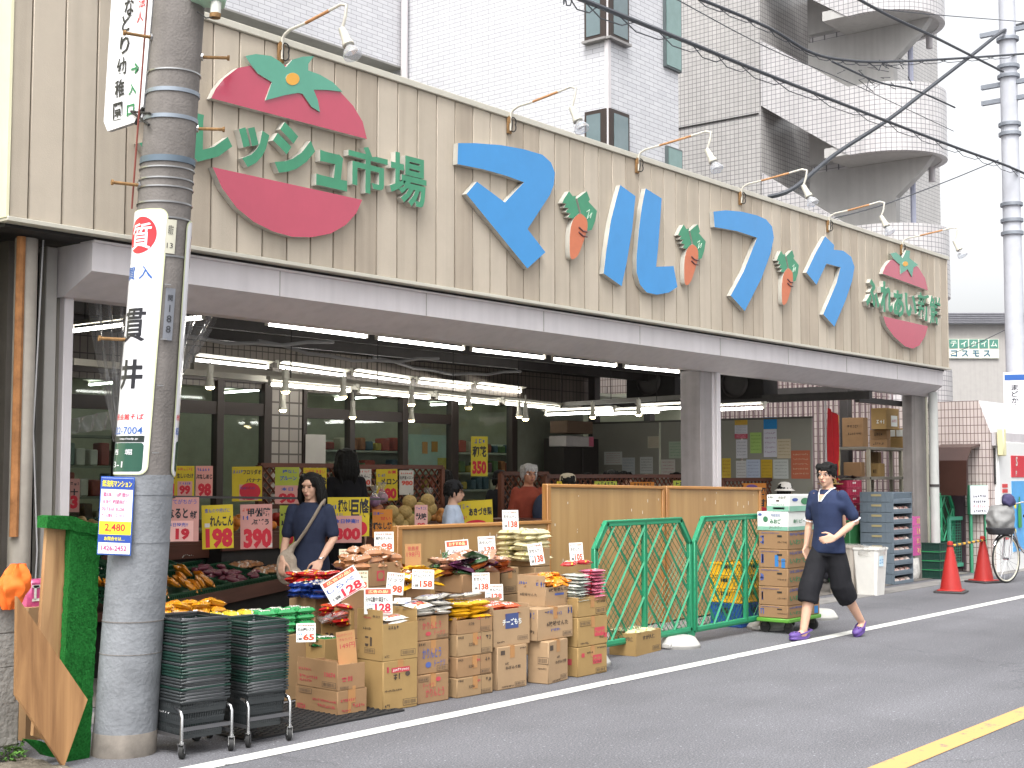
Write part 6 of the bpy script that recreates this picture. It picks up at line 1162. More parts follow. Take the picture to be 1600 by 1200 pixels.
sc_('large tilted white card priced 128 over the red cracker packs', (506, 895, 566, 934), 6.72, 'しらべ', '128', '広告の品!', roll=30); sc_('white card with red heading priced 128 standing in the tall cut-away box', (569, 919, 613, 959), 6.68, '只今増量中!!黒豆せん', '128', '広告の品!')
sc_('white card priced 65 in the box with green print', (463, 974, 493, 1003), 6.74, '柿の種わさび', '65'); sc_('white card priced 98 above the cookie bags', (585, 831, 615, 862), 7.3, '神戸のクッキー', '98'); sc_('white card priced 98 right of the box with the red emblem', (604, 895, 631, 929), 6.98, 'リッツ', '98', roll=-6)
sc_('white card priced 158 on the yellow doughnut bags', (644, 890, 678, 920), 6.9, 'かりんとうドーナツ', '158', roll=-2); sc_('white card with red heading priced 158 behind the purple snack bags', (697, 844, 733, 884), 7.35, '極上かりんとう', '158', 'おすすめ品', roll=4); sc_('white card priced 138 standing behind the purple snack bags, beside the red headed card', (747, 838, 774, 866), 7.4, 'おせんべい', '138', roll=2)
sc_('white card priced 138 on top of the highest pile of pale bags', (785, 797, 810, 827), 7.45, 'おせんべい', '138'); sc_('white card priced 138 right of the highest pile, above the orange packs', (826, 849, 849, 882), 7.0, 'おせんべい', '138', roll=8); sc_('white card priced 138 in the middle over the yellow packs of the stack of four', (738, 895, 765, 924), 6.85, 'おせんべい', '138')
sc_('white card half hidden at the left of the cheese cracker box', (758, 913, 786, 938), 6.95, 'おせんべい', '128'); sc_('white card priced 105 at the fence end above the flat packs', (890, 848, 911, 878), 6.85, 'おせんべい', '105', roll=2); sc_('cream card beside the elbow of the woman with the shoulder bag', (530, 858, 557, 884), 7.6, 'オレオバニラ', '98', bg='CFCBB0'); sc_('cream card half hidden by the tilted card', (549, 892, 575, 922), 6.95, 'クッキー', '98', bg='D0CCB0')
card('price_card', 'white folded strip of lettering on the white packs beside the cut-away box', (616, 934, 642, 946), 6.75, 'DDDDD8', [('みふじ', 0, 0, .6, .5, BBLU)], grp='white price cards on the snack boxes')

# ---------------------------------------------------------------- produce display in the shade
GC = mat('1E4A32', .5, .4, var=.15); WBR = wood_mat('4F3328', '6a463a', 5, 0, .6, .1)
DA, DB = gp(232, 953, .55), gp(470, 903, .55); dd = (DB-DA); dyaw = math.degrees(math.atan2(dd.y, dd.x)); DM = T(DA) @ Rz(dyaw); DL = dd.length
tag(MB().box((DL/2, .02, -.03), (DL+.2, .05, .12), WBR).box((DL/2, .6, -.06), (DL+.2, 1.2, .06), WBR).box((DL/2, .62, -.33), (DL, 1.1, .45), DARK).build('produce_table', None, DM), 'low dark wooden table carrying the green produce crates', 'table')
def crate(label, M, w_, d_, h_, grp='green crates on the produce table', m=GC):
    t = thing('produce_crate', label, 'crate', M, grp)
    mb = MB()
    for y in (-d_/2, d_/2):
        for z in (.01, h_*.5, h_-.01): mb.box((0, y, z), (w_, .012, .018), m)
        for i in range(int(w_/.035)+1): mb.box((-w_/2+i*.035, y, h_/2), (.009, .01, h_), m)
    for x in (-w_/2, w_/2):
        for z in (.01, h_*.5, h_-.01): mb.box((x, 0, z), (.012, d_, .018), m)
        for i in range(int(d_/.035)+1): mb.box((x, -d_/2+i*.035, h_/2), (.01, .009, h_), m)
    mb.box((0, 0, .006), (w_, d_, .01), m); mb.build('lattice_wall', t); return t
cw = DL/3
for i, l in enumerate(('green lattice crate of orange packs beside the near pole', 'green lattice crate of purple sweet potatoes', 'green lattice crate nearest the woman with packed buns')):
    f0, f1 = (0, .5, .78, 1.0)[i]*DL, (.5, .78, 1.0)[i]*DL if False else (0, .5, .78, 1.0)[i+1]*DL; Mc = DM @ T((f0+f1)/2, .32, .02) @ Rx(12); crate(l, Mc, f1-f0-.03, .55, .12); hw_ = (f1-f0)/2-.06; rr = random.Random(60+i)
    if i == 0:
        OP = [pack_mesh(.13, .13, .05, film('D98A1E', .3, .2), film('C97A18', .3, .2), film('4a3a14', .3), s) for s in (61, 62, 63)]
        for q in range(46): lay(OP, Mc @ T(rr.uniform(-hw_, hw_), rr.uniform(-.24, .26), .09+rr.uniform(0, .05)) @ Rz(rr.uniform(30, 60)) @ Rx(rr.uniform(20, 50)) @ Ry(rr.uniform(-20, 20)), 'orange pack heaped in the crate beside the near pole', 'orange packs in the green crate', 'produce_pack', 'produce pack')
    elif i == 1:
        SPm = []
        for s in range(3): SPm.append(MB().tube([(-.1+.02*k, .012*math.sin(k*.9+s), .0) for k in range(11)], [.008, .018, .024, .027, .029, .029, .028, .026, .022, .015, .006], mat('6E2E40', .4, .5, var=.25, scale=20, coat=.3), 10).mesh('sweet_potato'))
        for q in range(34): lay(SPm, Mc @ T(rr.uniform(-hw_+.04, hw_-.04), rr.uniform(-.24, .26), .07+rr.uniform(0, .06)) @ Rz(rr.uniform(-40, 40)) @ Ry(rr.uniform(-12, 12)), 'purple sweet potato in the middle green crate', 'sweet potatoes in the crate', 'sweet_potato', 'sweet potato')
    else:
        for q in range(8):
            o = lay(PM_ck, Mc @ T(-hw_*.7+hw_*.47*(q % 4), -.1+.24*(q//4), .08) @ Rz(rr.uniform(-20, 20)) @ S(1.2, 1.6, 1.1), 'clear pack of brown rolls in the crate nearest the woman', 'packs in the crate nearest the woman', 'produce_pack', 'produce pack')
B2 = DM @ T(0, .8, .16)
for i in range(3):
    Mc = B2 @ T(cw*(i+.5), .3, .02) @ Rx(20); crate(['back green crate of root vegetables near the pole', 'back green crate of packed beige roots in the middle', 'back green crate of pale packs behind the woman'][i], Mc, cw-.03, .5, .12, 'green crates in the second row'); rr = random.Random(80+i)
    for q in range(9): lay([pack_mesh(.2, .14, .08, film(c, .3, .25), film(c, .3, .25), W_, 70+i) for c in (['7A4A34', 'C09A68', 'B59A6A'][i],)], Mc @ T(-.2+.2*(q % 3), -.16+.16*(q//3), .09) @ Rz(rr.uniform(-30, 30)) @ Rx(rr.uniform(-10, 10)), ['dim brown pack in the back crate near the pole', 'beige pack in the middle back crate', 'pale beige pack in the back crate behind the woman'][i], ['packs in the back crate near the pole', 'packs in the middle back crate', 'packs in the back crate behind the woman'][i], 'produce_pack', 'produce pack')
B3 = DM @ T(0, 1.42, .42)
tag(MB().box((DL/2, .25, -.24), (DL+.3, .62, .44), GC).box((DL/2, -.05, -.01), (DL+.3, .03, .12), WBR).build('produce_step', None, B3), 'raised dark step behind the green crates', 'display stand')
for i in range(4):
    Mc = B3 @ T(DL/4*(i+.5), .25, .02) @ Rx(22); crate(['highest tier crate of oranges nearest the pole', 'highest tier crate of green bagged leaves', 'highest tier crate of pale potatoes', 'highest tier crate of yellow fruit behind the woman'][i], Mc, DL/4-.03, .5, .1, 'green crates in the highest tier'); rr = random.Random(120+i); cc = mat(['D9822A', '4E7A34', 'B79A6A', 'D6B23A'][i], .5, .4, var=.2, scale=14)
    me = MB().ball((0, 0, 0), .045, cc, n=12, k=8, sq=(1, 1, .9)).mesh('fruit')
    for q in range(30): lay(me, Mc @ T(rr.uniform(-.2, .2), rr.uniform(-.2, .22), .06+rr.uniform(0, .05)), ['orange in the highest tier crate nearest the pole', 'green bagged leaf bundle in the highest tier', 'pale potato in the highest tier crate', 'yellow fruit in the highest tier behind the woman'][i], ['oranges in the highest tier', 'green bundles in the highest tier', 'potatoes in the highest tier', 'yellow fruit in the highest tier'][i], 'fruit', 'fruit')
rr = random.Random(140)
for i, (x0, c, l) in enumerate(((8.8, 'C9772A', 'orange'), (9.5, 'B03A2E', 'red apple'), (10.2, 'CDAA34', 'yellow fruit'), (11.0, '5A7A34', 'green fruit'), (12.1, 'C98A4A', 'tan pear'))):
    me = MB().ball((0, 0, 0), .05, mat(c, .45, .4, var=.2, scale=14), n=12, k=8, sq=(1, 1, .92)).mesh('fruit')
    for q in range(26): lay(me, T(x0+rr.uniform(0, .6), 10.76+rr.uniform(0, .6), 1.06+rr.uniform(0, .1)), l+' in the piles along the dark back stand', l+'s along the back stand', 'fruit', 'fruit')
beam('card_rail', 'thin dark rail from which the big price cards hang', py(250, 776, 9.14), py(600, 780, 9.14), .02, .02, STEELB)
# melons and other fruit on the back stand
rr = random.Random(90); MEL = mat('B59A62', .6, .3, var=.2, scale=25, bump=.5, bscale=60); APP = mat('9A3A34', .4, .5, var=.25, scale=8)
mp = [(668, 782), (655, 795), (633, 800), (620, 812), (640, 812), (652, 818), (612, 800), (628, 822), (645, 826), (640, 784), (672, 795), (600, 812), (610, 826), (596, 824), (663, 808)]
for u, v in mp:
    P = py(u, v, 10.75+.0*v); b = MB().ball((0, 0, 0), .085, MEL, n=20, k=12, sq=(1, 1, .95)).tube([(0, 0, .075), (.005, 0, .1)], .006, mat('6a7a4a', .7), 5)
    tag(b.build('melon', None, T(P)), 'netted melon in the pile left of the woman in the dark hat', 'melon', 'melons in the pile')
tag(MB().box((0, 0, 0), (2.1, .5, .1), BW).box((0, .0, -.2), (2.1, .4, .4), DARK).build('fruit_shelf', None, T(py(635, 836, 10.75)-Vector((0, -.1, .04)))), 'dark shelf carrying the melon pile', 'shelf')
for u, v, c in ((585, 783, '8a6a8a'), (597, 778, '9a7a8a'), (670, 786, 'b88a4a'), (590, 796, '9a5a3a')):
    P = py(u, v, 10.9); tag(MB().ball((0, 0, 0), .07, mat(c, .4, var=.3, scale=12), n=16, k=10).lathe([(.05, .05), (.02, .1), (.06, .18)], CLR, 12).build('wrapped_fruit', None, T(P)), 'fruit in a tied clear bag at the back of the melon pile', 'wrapped fruit', 'wrapped fruit behind the melons')
# ================================================================ people
def remesh(mb, vox, smooth=4, it=.5):
    me = bpy.data.meshes.new('body'); me.from_pydata([tuple(v) for v in mb.v], [], mb.f)
    bm = bmesh.new(); bm.from_mesh(me); bmesh.ops.recalc_face_normals(bm, faces=bm.faces); bm.to_mesh(me); bm.free()
    o = bpy.data.objects.new('body', me); COL.objects.link(o)
    r = o.modifiers.new('r', 'REMESH'); r.mode = 'VOXEL'; r.voxel_size = vox; r.adaptivity = 0
    s = o.modifiers.new('s', 'SMOOTH'); s.factor = it; s.iterations = smooth
    dg = bpy.context.evaluated_depsgraph_get(); ev = o.evaluated_get(dg); m2 = ev.to_mesh()
    vs = [v.co.copy() for v in m2.vertices]; fs = [tuple(p.vertices) for p in m2.polygons]; ev.to_mesh_clear(); bpy.data.objects.remove(o); bpy.data.meshes.remove(me)
    return vs, fs
DM_ = mat((.5, .5, .5))
def limb(mb, pts, rs, flat=1.0):
    mb.tube(pts, rs, DM_, 12, flat=flat)
    for p, r in zip(pts, rs): mb.ball(p, r*.98, DM_, n=10, k=6)
def ell(mb, c, r, M=I4): mb.ball(c, 1, DM_, M, n=16, k=10, sq=r) if False else mb.lathe([(max(1e-4, math.sin(math.pi*i/10)), -math.cos(math.pi*i/10)) for i in range(11)], DM_, 16, M @ T(c) @ S(*r))
def loft(mb, rings, M=I4):
    """closed tube of elliptical rings (x, y, z, rx, ry)"""
    n = 18; vs = []; fs = []
    for x, y, z, rx, ry in rings:
        for k in range(n): a = 2*math.pi*k/n; vs.append((x+rx*math.cos(a), y+ry*math.sin(a), z))
    for i in range(len(rings)-1):
        for k in range(n): fs.append((i*n+k, i*n+(k+1) % n, (i+1)*n+(k+1) % n, (i+1)*n+k))
    fs += [tuple(range(n-1, -1, -1)), tuple(range((len(rings)-1)*n, len(rings)*n))]; mb.add(vs, fs, DM_, M)
SKIN = mat('C9A088', .55, .4, var=.06, scale=12); HAIRB = mat((.008, .0075, .007), .62, .2, var=.3, scale=60, bump=.4, bscale=90); HAIRG = mat((.36, .35, .34), .75, .2, var=.25, scale=60); EYEM = mat((.03, .02, .02), .3); LIPM = mat('9A5A54', .5); GLM = mat((.75, .75, .78), .2, .5, 1.0, var=0)
def head_shapes(mb, M, w_=1.0):
    ell(mb, (0, .012, .032), (.074*w_, .094, .086), M); ell(mb, (0, -.022, -.035), (.062*w_, .066, .076), M); ell(mb, (0, -.055, -.088), (.03*w_, .028, .024), M)
    ell(mb, (.034*w_, -.058, -.022), (.024, .024, .026), M); ell(mb, (-.034*w_, -.058, -.022), (.024, .024, .026), M); ell(mb, (0, -.08, .036), (.05, .02, .02), M)
    for i in range(5): t = i/4; ell(mb, (0, -.09-.02*t, .008-.036*t), (.009+.006*t, .012, .014), M)
    ell(mb, (0, -.083, -.06), (.026, .016, .016), M)
    for s in (-1, 1): ell(mb, (s*.077*w_, .008, -.008), (.011, .022, .032), M)
def face_bits(mb, M, brow=True, w_=1.0):
    for s in (-1, 1):
        mb.ball((0, 0, 0), 1, EYEM, M @ T(s*.031*w_, -.0835, .007) @ Rz(-s*12) @ S(.0145, .006, .0045), n=10, k=6)
        if brow or True: mb.ball((0, 0, 0), 1, HAIRB, M @ T(s*.033*w_, -.089, .027) @ Ry(s*6) @ Rz(-s*14) @ S(.018 if brow else .014, .006, .0035 if brow else .002), n=8, k=5)
    mb.ball((0, 0, 0), 1, LIPM, M @ T(0, -.0985, -.058) @ S(.021, .006, .004), n=10, k=6); mb.ball((0, 0, 0), 1, LIPM, M @ T(0, -.097, -.065) @ S(.016, .006, .004), n=10, k=6)
def hand(mb, wrist, d, palm_n, side, curl=25):
    """palm, four fingers of unequal length and a thumb off the side of the palm; d = pointing direction, palm_n = palm normal, side = thumb side"""
    d = Vector(d).normalized(); s = Vector(side); s = (s-d*s.dot(d)).normalized(); n = d.cross(s).normalized()
    if n.dot(Vector(palm_n)) < 0: n = -n
    W_ = Vector(wrist)
    for q in (-.028, -.01, .01, .028): limb(mb, [W_+d*.01+s*q*.6, W_+d*.05+s*q, W_+d*.088+s*q], [.016, .0135, .011])
    for i, (q, L) in enumerate(((.029, .068), (.01, .078), (-.01, .072), (-.028, .055))):
        p = W_+d*.085+s*q; pts = [p]; a = rad(curl*.5); dir_ = d
        for k, f in enumerate((.45, .3, .25)):
            dir_ = (d*math.cos(a)+n*math.sin(a)).normalized(); p = p+dir_*L*f; pts.append(p); a += rad(curl)*(1+.15*i)
        limb(mb, pts, [.0098, .009, .0082, .0066])
    p = W_+d*.025+s*.025; pts = [p, p+(d*.6+s*.75+n*.15)*.032, p+(d*.85+s*.75+n*.35)*.055, p+(d*1.1+s*.62+n*.5)*.072]; limb(mb, pts, [.014, .012, .0105, .008])
def hair_cap(style, M, m, seed=0):
    bangs = 20 if style != 'long' else 0
    mb = MB(); rr = random.Random(seed)
    ell(mb, (0, .028, .048), (.09, .101, .09), M)
    if style != 'bald':
        for i in range(60):
            a = rr.uniform(-2.75, 2.75); z = rr.uniform(.0, .1); x, y = math.sin(a)*.082, .02+math.cos(a)*.092
            if abs(a) > 2.1: z = rr.uniform(.055, .09); y += .012
            L = rr.uniform(.04, .08) if style == 'short' else rr.uniform(.03, .06)
            mb.tube([(x*.95, y*.95, z+.02), (x*1.05, y*1.04, z-L*.4), (x*1.04, y*1.05, z-L)], [.02, .016, .006], DM_, 6, M)
        for i in range(bangs):
            x = rr.uniform(-.065, .065); mb.tube([(x, -.04, .105), (x+rr.uniform(-.012, .012), -.088-abs(x)*-.25, .075), (x*1.1+rr.uniform(-.02, .02), -.099+abs(x)*.35, rr.uniform(.028, .05))], [.022, .016, .006], DM_, 6, M)
    if style == 'long':
        for s in (-1, 1):
            for k in range(5): limb(mb, [M @ Vector(p) for p in ((s*.07, -.03+.028*k, .07), (s*.09, -.025+.03*k, -.02), (s*.095, -.02+.032*k, -.1), (s*(.088-.006*k), -.01+.03*k, -.17-.01*k))], [.024, .024, .026, .01])
        for k in range(5): x = -.06+.03*k; limb(mb, [M @ Vector(p) for p in ((x, .1, .06), (x, .115, -.04), (x, .105, -.13), (x, .095, -.19))], [.03, .03, .03, .012])
    if style == 'bob':
        for k in range(9): a = -2.0+.5*k; limb(mb, [M @ Vector(p) for p in ((math.sin(a)*.08, .02+math.cos(a)*.09, .05), (math.sin(a)*.095, .02+math.cos(a)*.102, -.02), (math.sin(a)*.092, .02+math.cos(a)*.095, -.075))], [.03, .027, .012])
    vs, fs = remesh(mb, .006, 1, .3); out = MB()
    out.add([v+v.normalized()*0+Vector((noise.noise(v*45), noise.noise(v*45+Vector((7, 0, 0))), 0))*.003 for v in vs], fs, m); return out
def person(label, x, y, z=0, yaw=0, h=1.68, hair='short', hairm=None, top='3a3f55', bottom='2a2a30', hat=None, pose=None, glasses=False, vox=.012, group=None, sleeves=True, detail=False, female=False, shoes='33302e', parts=None, bent=0, head_turn=0, head_tilt=0, collar=None, short=False, skirt=None, skinm=None):
    k = h/1.7; M = T(x, y, z) @ Rz(yaw) @ S(k, k, k)
    t = thing('person', label, 'person', M, group); p = dict(hipz=.92, sh=.16 if not female else .143, lean=0)
    J = dict(shL=(p['sh'], 0, 1.39), shR=(-p['sh'], 0, 1.39), elL=(p['sh']+.055, .02, 1.12), elR=(-p['sh']-.055, .02, 1.12), wrL=(p['sh']+.06, -.03, .88), wrR=(-p['sh']-.06, -.03, .88), hipL=(.085, 0, .9), hipR=(-.085, 0, .9), knL=(.095, -.015, .49), knR=(-.095, -.015, .49), anL=(.1, .02, .085), anR=(-.1, .02, .085), toL=(.115, -.13, .03), toR=(-.115, -.13, .03), hdL=(0, -.1, -1), hdR=(0, -.1, -1), pnL=(-1, 0, 0), pnR=(1, 0, 0), sdL=(0, -1, 0), sdR=(0, -1, 0))
    if pose: J.update(pose)
    V = {a: Vector(b) for a, b in J.items()}; sk_ = skinm or SKIN
    HM = T(0, -.015, 1.585) @ Rz(head_turn) @ Rx(head_tilt)
    def torso(mb, g=0.0, z0=.9):
        wdt = p['sh']; ring = [(0, 0, .86, .15, .105), (0, .0, .95, .155 if female else .15, .11), (0, -.0, 1.08, .128 if female else .14, .1), (0, -.005, 1.22, .145 if female else .155, .115 if female else .108), (0, 0, 1.32, .155 if female else .165, .105), (0, .005, 1.4, .12, .08), (0, .005, 1.45, .06, .058)]
        loft(mb, [(a, b, c, d+g, e+g) for a, b, c, d, e in ring if c >= z0-.05]); 
        for s in 'LR': ell(mb, V['sh'+s]*.95+Vector((0, 0, -.025)), (.05+g, .052+g, .05+g))
    mb = MB(); torso(mb); limb(mb, [(0, .01, 1.42), (0, -.002, 1.53)], [.056, .052]); head_shapes(mb, HM, .94 if female else 1)
    for s in 'LR':
        limb(mb, [V['sh'+s], V['el'+s], V['wr'+s]], [.05, .038, .026]); limb(mb, [V['el'+s].lerp(V['wr'+s], .3), V['wr'+s]], [.039, .026]); hand(mb, V['wr'+s], V['hd'+s], V['pn'+s], V['sd'+s])
        limb(mb, [V['hip'+s], V['kn'+s], V['an'+s]], [.085, .056, .038]); limb(mb, [V['kn'+s].lerp(V['an'+s], .3)+Vector((0, .012, 0)), V['an'+s]], [.054, .036]); limb(mb, [V['an'+s]+Vector((0, .03, -.03)), V['to'+s]], [.036, .03])
    vs, fs = remesh(mb, .007 if detail else vox, 3, .4); b = MB().add(vs, fs, sk_)
    face_bits(b, HM, not female, .94 if female else 1); b.build('body', t)
    hm = hairm or HAIRB
    if hair: hair_cap(hair, HM, hm, int(x*10)).build('hair', t)
    tm = mat(top, .85, .25, var=.12, scale=9, bump=.15, bscale=120)
    mb = MB(); torso(mb, .014, .86); loft(mb, [(0, 0, .83, .182, .132), (0, 0, .9, .18, .13), (0, 0, 1.02, .158, .116)])
    for s in 'LR':
        if sleeves == 'long': limb(mb, [V['sh'+s], V['el'+s], V['wr'+s].lerp(V['el'+s], .1)], [.058, .05, .04])
        else: e = V['sh'+s].lerp(V['el'+s], .82 if short is False else .78); limb(mb, [V['sh'+s], V['sh'+s].lerp(e, .5), e], [.058, .058, .058])
    vs, fs = remesh(mb, .011, 4, .5)
    vs = [v+Vector((noise.noise(Vector((v.x*9, v.y*9, v.z*5))), noise.noise(Vector((v.x*8+5, v.y*9, v.z*6))), 0))*.011 for v in vs]
    sh_ = MB().add(vs, fs, tm).build('shirt', t)
    bmt = mat(bottom, .85, .25, var=.12, scale=9)
    mb = MB(); loft(mb, [(0, 0, .8, .15, .115), (0, 0, .9, .15, .106), (0, 0, .96, .14, .1)])
    if skirt: loft(mb, [(0, 0, .45, .2, .17), (0, 0, .7, .175, .15), (0, 0, .9, .165, .12)])
    for s in 'LR':
        e = V['kn'+s].lerp(V['an'+s], .94 if not short else .34); limb(mb, [V['hip'+s], V['hip'+s].lerp(V['kn'+s], .5), V['kn'+s], e], [.088, .09, .08, .062]) if not short else mb.tube([V['hip'+s]+Vector((0, 0, .02)), V['hip'+s].lerp(V['kn'+s], .4), V['kn'+s].lerp(V['hip'+s], .1), V['kn'+s].lerp(V['an'+s], .1), e], [.075, .108, .112, .108, .1], DM_, 14)
    vs, fs = remesh(mb, .011, 4, .5); vs = [v+Vector((noise.noise(Vector((v.x*10, v.y*10, v.z*8))), noise.noise(Vector((v.x*9+5, v.y*9, v.z*8))), 0))*.012 for v in vs]
    MB().add(vs, fs, bmt).build('trousers' if not short else 'shorts', t)
    if not short:
        for s in 'LR': mb = MB(); limb(mb, [V['an'+s]+Vector((0, .045, -.045)), V['an'+s].lerp(V['to'+s], .5)+Vector((0, 0, -.01)), V['to'+s]], [.045, .045, .036]); vs, fs = remesh(mb, .009, 2); MB().add(vs, fs, mat(shoes, .5)).build('shoe', t)
    if glasses:
        g = MB()
        for s in (-1, 1):
            g.tube([HM @ Vector((s*.033+.02*math.cos(a*.524), -.103, .005+.014*math.sin(a*.524))) for a in range(13)], .0016, GLM, 5); g.tube([HM @ Vector((s*.052, -.102, .008)), HM @ Vector((s*.079, -.02, .008)), HM @ Vector((s*.08, .01, -.002))], .0016, GLM, 5)
        g.tube([HM @ Vector((-.014, -.104, .008)), HM @ Vector((.014, -.104, .008))], .0016, GLM, 5).build('glasses', t)
    if hat: hat(t, HM)
    return t, V, HM, M
def H_cap(c, brim='front', r=1.0):
    def f(t, HM):
        m = mat(c, .8, .25, var=.1, bump=.2); mb = MB()
        mb.lathe([(.098*r, 0), (.1*r, .03), (.09*r, .075), (.055*r, .1), (0, .108)], m, 24, HM @ T(0, .015, .045))
        if brim == 'front': mb.add([(math.sin(a)*.1, -.07-math.cos(a)*(.03 if i else 0)*1-(.06*math.cos(a) if i else 0), .045-.02*i) for i in (0, 1) for a in [q*.2-1.2 for q in range(13)]], [(q, q+1, 14+q, 13+q) for q in range(12)], m, HM)
        elif brim == 'round': mb.lathe([(.098*r, .0), (.15*r, -.035), (.152*r, -.038), (.098*r, -.006)], m, 28, HM @ T(0, .015, .045))
        elif brim == 'wide': mb.lathe([(.095*r, .005), (.19*r, -.012), (.2*r, -.004), (.2*r, -.01), (.19*r, -.02), (.095*r, -.002)], m, 32, HM @ T(0, .015, .045))
        mb.build('hat', t)
    return f
# the walking man: measured from the photograph, striding to the left along the white line
mf = gp(1262, 1002); mb_ = gp(1330, 993); mx = (mf+mb_)/2
# he faces 3/4 to the left of the picture
WY = -103
t, V, HM, M = person('man striding along the white line in a navy short sleeved top and black cropped shorts', mx.x, mx.y+.0, 0, WY, 1.72, 'short', None, '2B3552', '1E1E22', None,
    dict(hipL=(.08, .0, .9), hipR=(-.08, 0, .9), knR=(-.085, -.19, .49), anR=(-.075, -.30, .09), toR=(-.08, -.44, .05), knL=(.085, .09, .48), anL=(.085, .37, .16), toL=(.09, .30, .035),
         shL=(.165, .01, 1.39), shR=(-.165, -.01, 1.39), elL=(.235, .12, 1.14), wrL=(.2, -.15, .985), elR=(-.23, .0, 1.13), wrR=(-.23, -.06, .89), hdL=(-.45, -.85, -.15), pnL=(-.5, .4, -.6), sdL=(-.3, -.3, .85), hdR=(.1, -.1, -1)), True, short=True, detail=True, head_turn=14, vox=.008)
CROC = mat('5D4588', .5, .4, var=.06)
for s in 'LR':
    mb = MB(); a, b = V['an'+s], V['to'+s]; d = (b-a); d.z = 0; d.normalize(); low = min(a.z-.075, b.z-.03) if s == 'R' else 0
    if s == 'R': heel, toe = Vector((a.x, a.y, .045))-d*.055, Vector((b.x, b.y, .04))+d*.025
    else: toe = Vector((b.x, b.y, .04))-d*.0; heel = a-d*.03+Vector((0, 0, -.075)); 
    ax2 = (toe-heel); L = ax2.length; e = ax2/L; up = Vector((0, 0, 1)); up = (up-e*up.dot(e)).normalized(); sd = e.cross(up); F = Matrix(((e.x, sd.x, up.x, heel.x), (e.y, sd.y, up.y, heel.y), (e.z, sd.z, up.z, heel.z), (0, 0, 0, 1)))
    ell(mb, (L*.5, 0, -.022), (L*.55, .046, .022), F); ell(mb, (L*.85, 0, -.018), (.06, .05, .024), F); ell(mb, (L*.78, 0, .012), (.075, .05, .036), F); ell(mb, (.02, 0, .0), (.04, .044, .03), F)
    vs, fs = remesh(mb, .006, 3); cr_ = MB().add(vs, fs, CROC)
    for i in range(5): cr_.ball(F @ Vector((L*(.62+.085*i), -.028+.02*(i % 3), .047-.004*abs(i-2))), .006, DARK, n=8, k=5)
    cr_.tube([F @ Vector(q) for q in ((L*.6, .046, .02), (L*.25, .05, .035), (-.035, .03, .045), (-.045, 0, .047), (-.035, -.03, .045), (L*.25, -.05, .035), (L*.6, -.046, .02))], .008, CROC, 6, flat=1); cr_.build('clog', t)
cb2 = MB(); wm_ = mat('D8D8DA', .8)
for s in 'LR':
    e = V['sh'+s].lerp(V['el'+s], .80); n = (V['el'+s]-V['sh'+s]).normalized(); u_ = n.cross(Vector((0, 1, 0))).normalized(); v_ = n.cross(u_); cb2.tube([e+n*.045+(u_*math.cos(a*.3307)+v_*math.sin(a*.3307))*.057 for a in range(20)], .006, wm_, 6)
cb2.tube([(-.068, .03, 1.462), (-.066, -.03, 1.45), (-.04, -.085, 1.40), (-.012, -.118, 1.335), (.012, -.118, 1.335), (.04, -.085, 1.40), (.066, -.03, 1.45), (.068, .03, 1.462), (0, .07, 1.47), (-.068, .03, 1.462)], .009, wm_, 6, flat=.7)
cb2.add([(-.038, -.092, 1.40), (.038, -.092, 1.40), (.01, -.124, 1.338), (-.01, -.124, 1.338)], [(0, 1, 2, 3)], SKIN); cb2.build('trim', t)
MB().text('▲', T(.09, -.135, .93) @ FRONT, .012, wm_, 0).build('badge', t)
# the woman with the shoulder bag
P = py(484, 900, 8.72)
t, V, HM, M = person('woman with long black hair in a loose navy top, a beige bag across her shoulder', P.x, 8.72, 0, -58, 1.61, 'long', None, '2A3145', '3c3a38', None, dict(shL=(.165, 0, 1.38), shR=(-.165, 0, 1.38), elL=(.225, -.02, 1.12), wrL=(.15, -.2, .93), hdL=(-.3, -.5, -.8), elR=(-.225, .0, 1.12), wrR=(-.2, -.19, .93), hdR=(.05, -.5, -.85), sdL=(-.8, -.2, .3), sdR=(.8, -.3, .3)), female=True, detail=True, head_turn=-8, head_tilt=6, vox=.008)
bm_ = mat('A39686', .9, .2, var=.12, scale=14, bump=.5, bscale=60); mb = MB()
ell(mb, (-.17, -.15, .88), (.1, .06, .15)); ell(mb, (-.15, -.15, .8), (.12, .07, .09)); limb(mb, [(-.15, -.14, 1.0), (-.1, -.13, 1.08)], [.04, .022])
vs, fs = remesh(mb, .01, 4); vs = [v+Vector((noise.noise(v*14), noise.noise(v*14+Vector((3, 0, 0))), 0))*.015 for v in vs]; MB().add(vs, fs, bm_).build('shoulder_bag', t)
MB().tube([(-.1, -.135, 1.06), (0, -.14, 1.2), (.07, -.125, 1.32), (.115, -.06, 1.43), (.125, .0, 1.455), (.1, .07, 1.42), (.0, .125, 1.2), (-.12, .12, 1.02), (-.19, .0, .95), (-.17, -.1, .95)], .03, bm_, 8, flat=.45).build('bag_strap', t)
w_ = V['wrL']; MB().tube([w_+Vector((.028*math.cos(a*.524), .022*math.sin(a*.524), .012*math.cos(a*.524)+.02)) for a in range(13)], .005, GLM, 6).build('wristwatch', t)
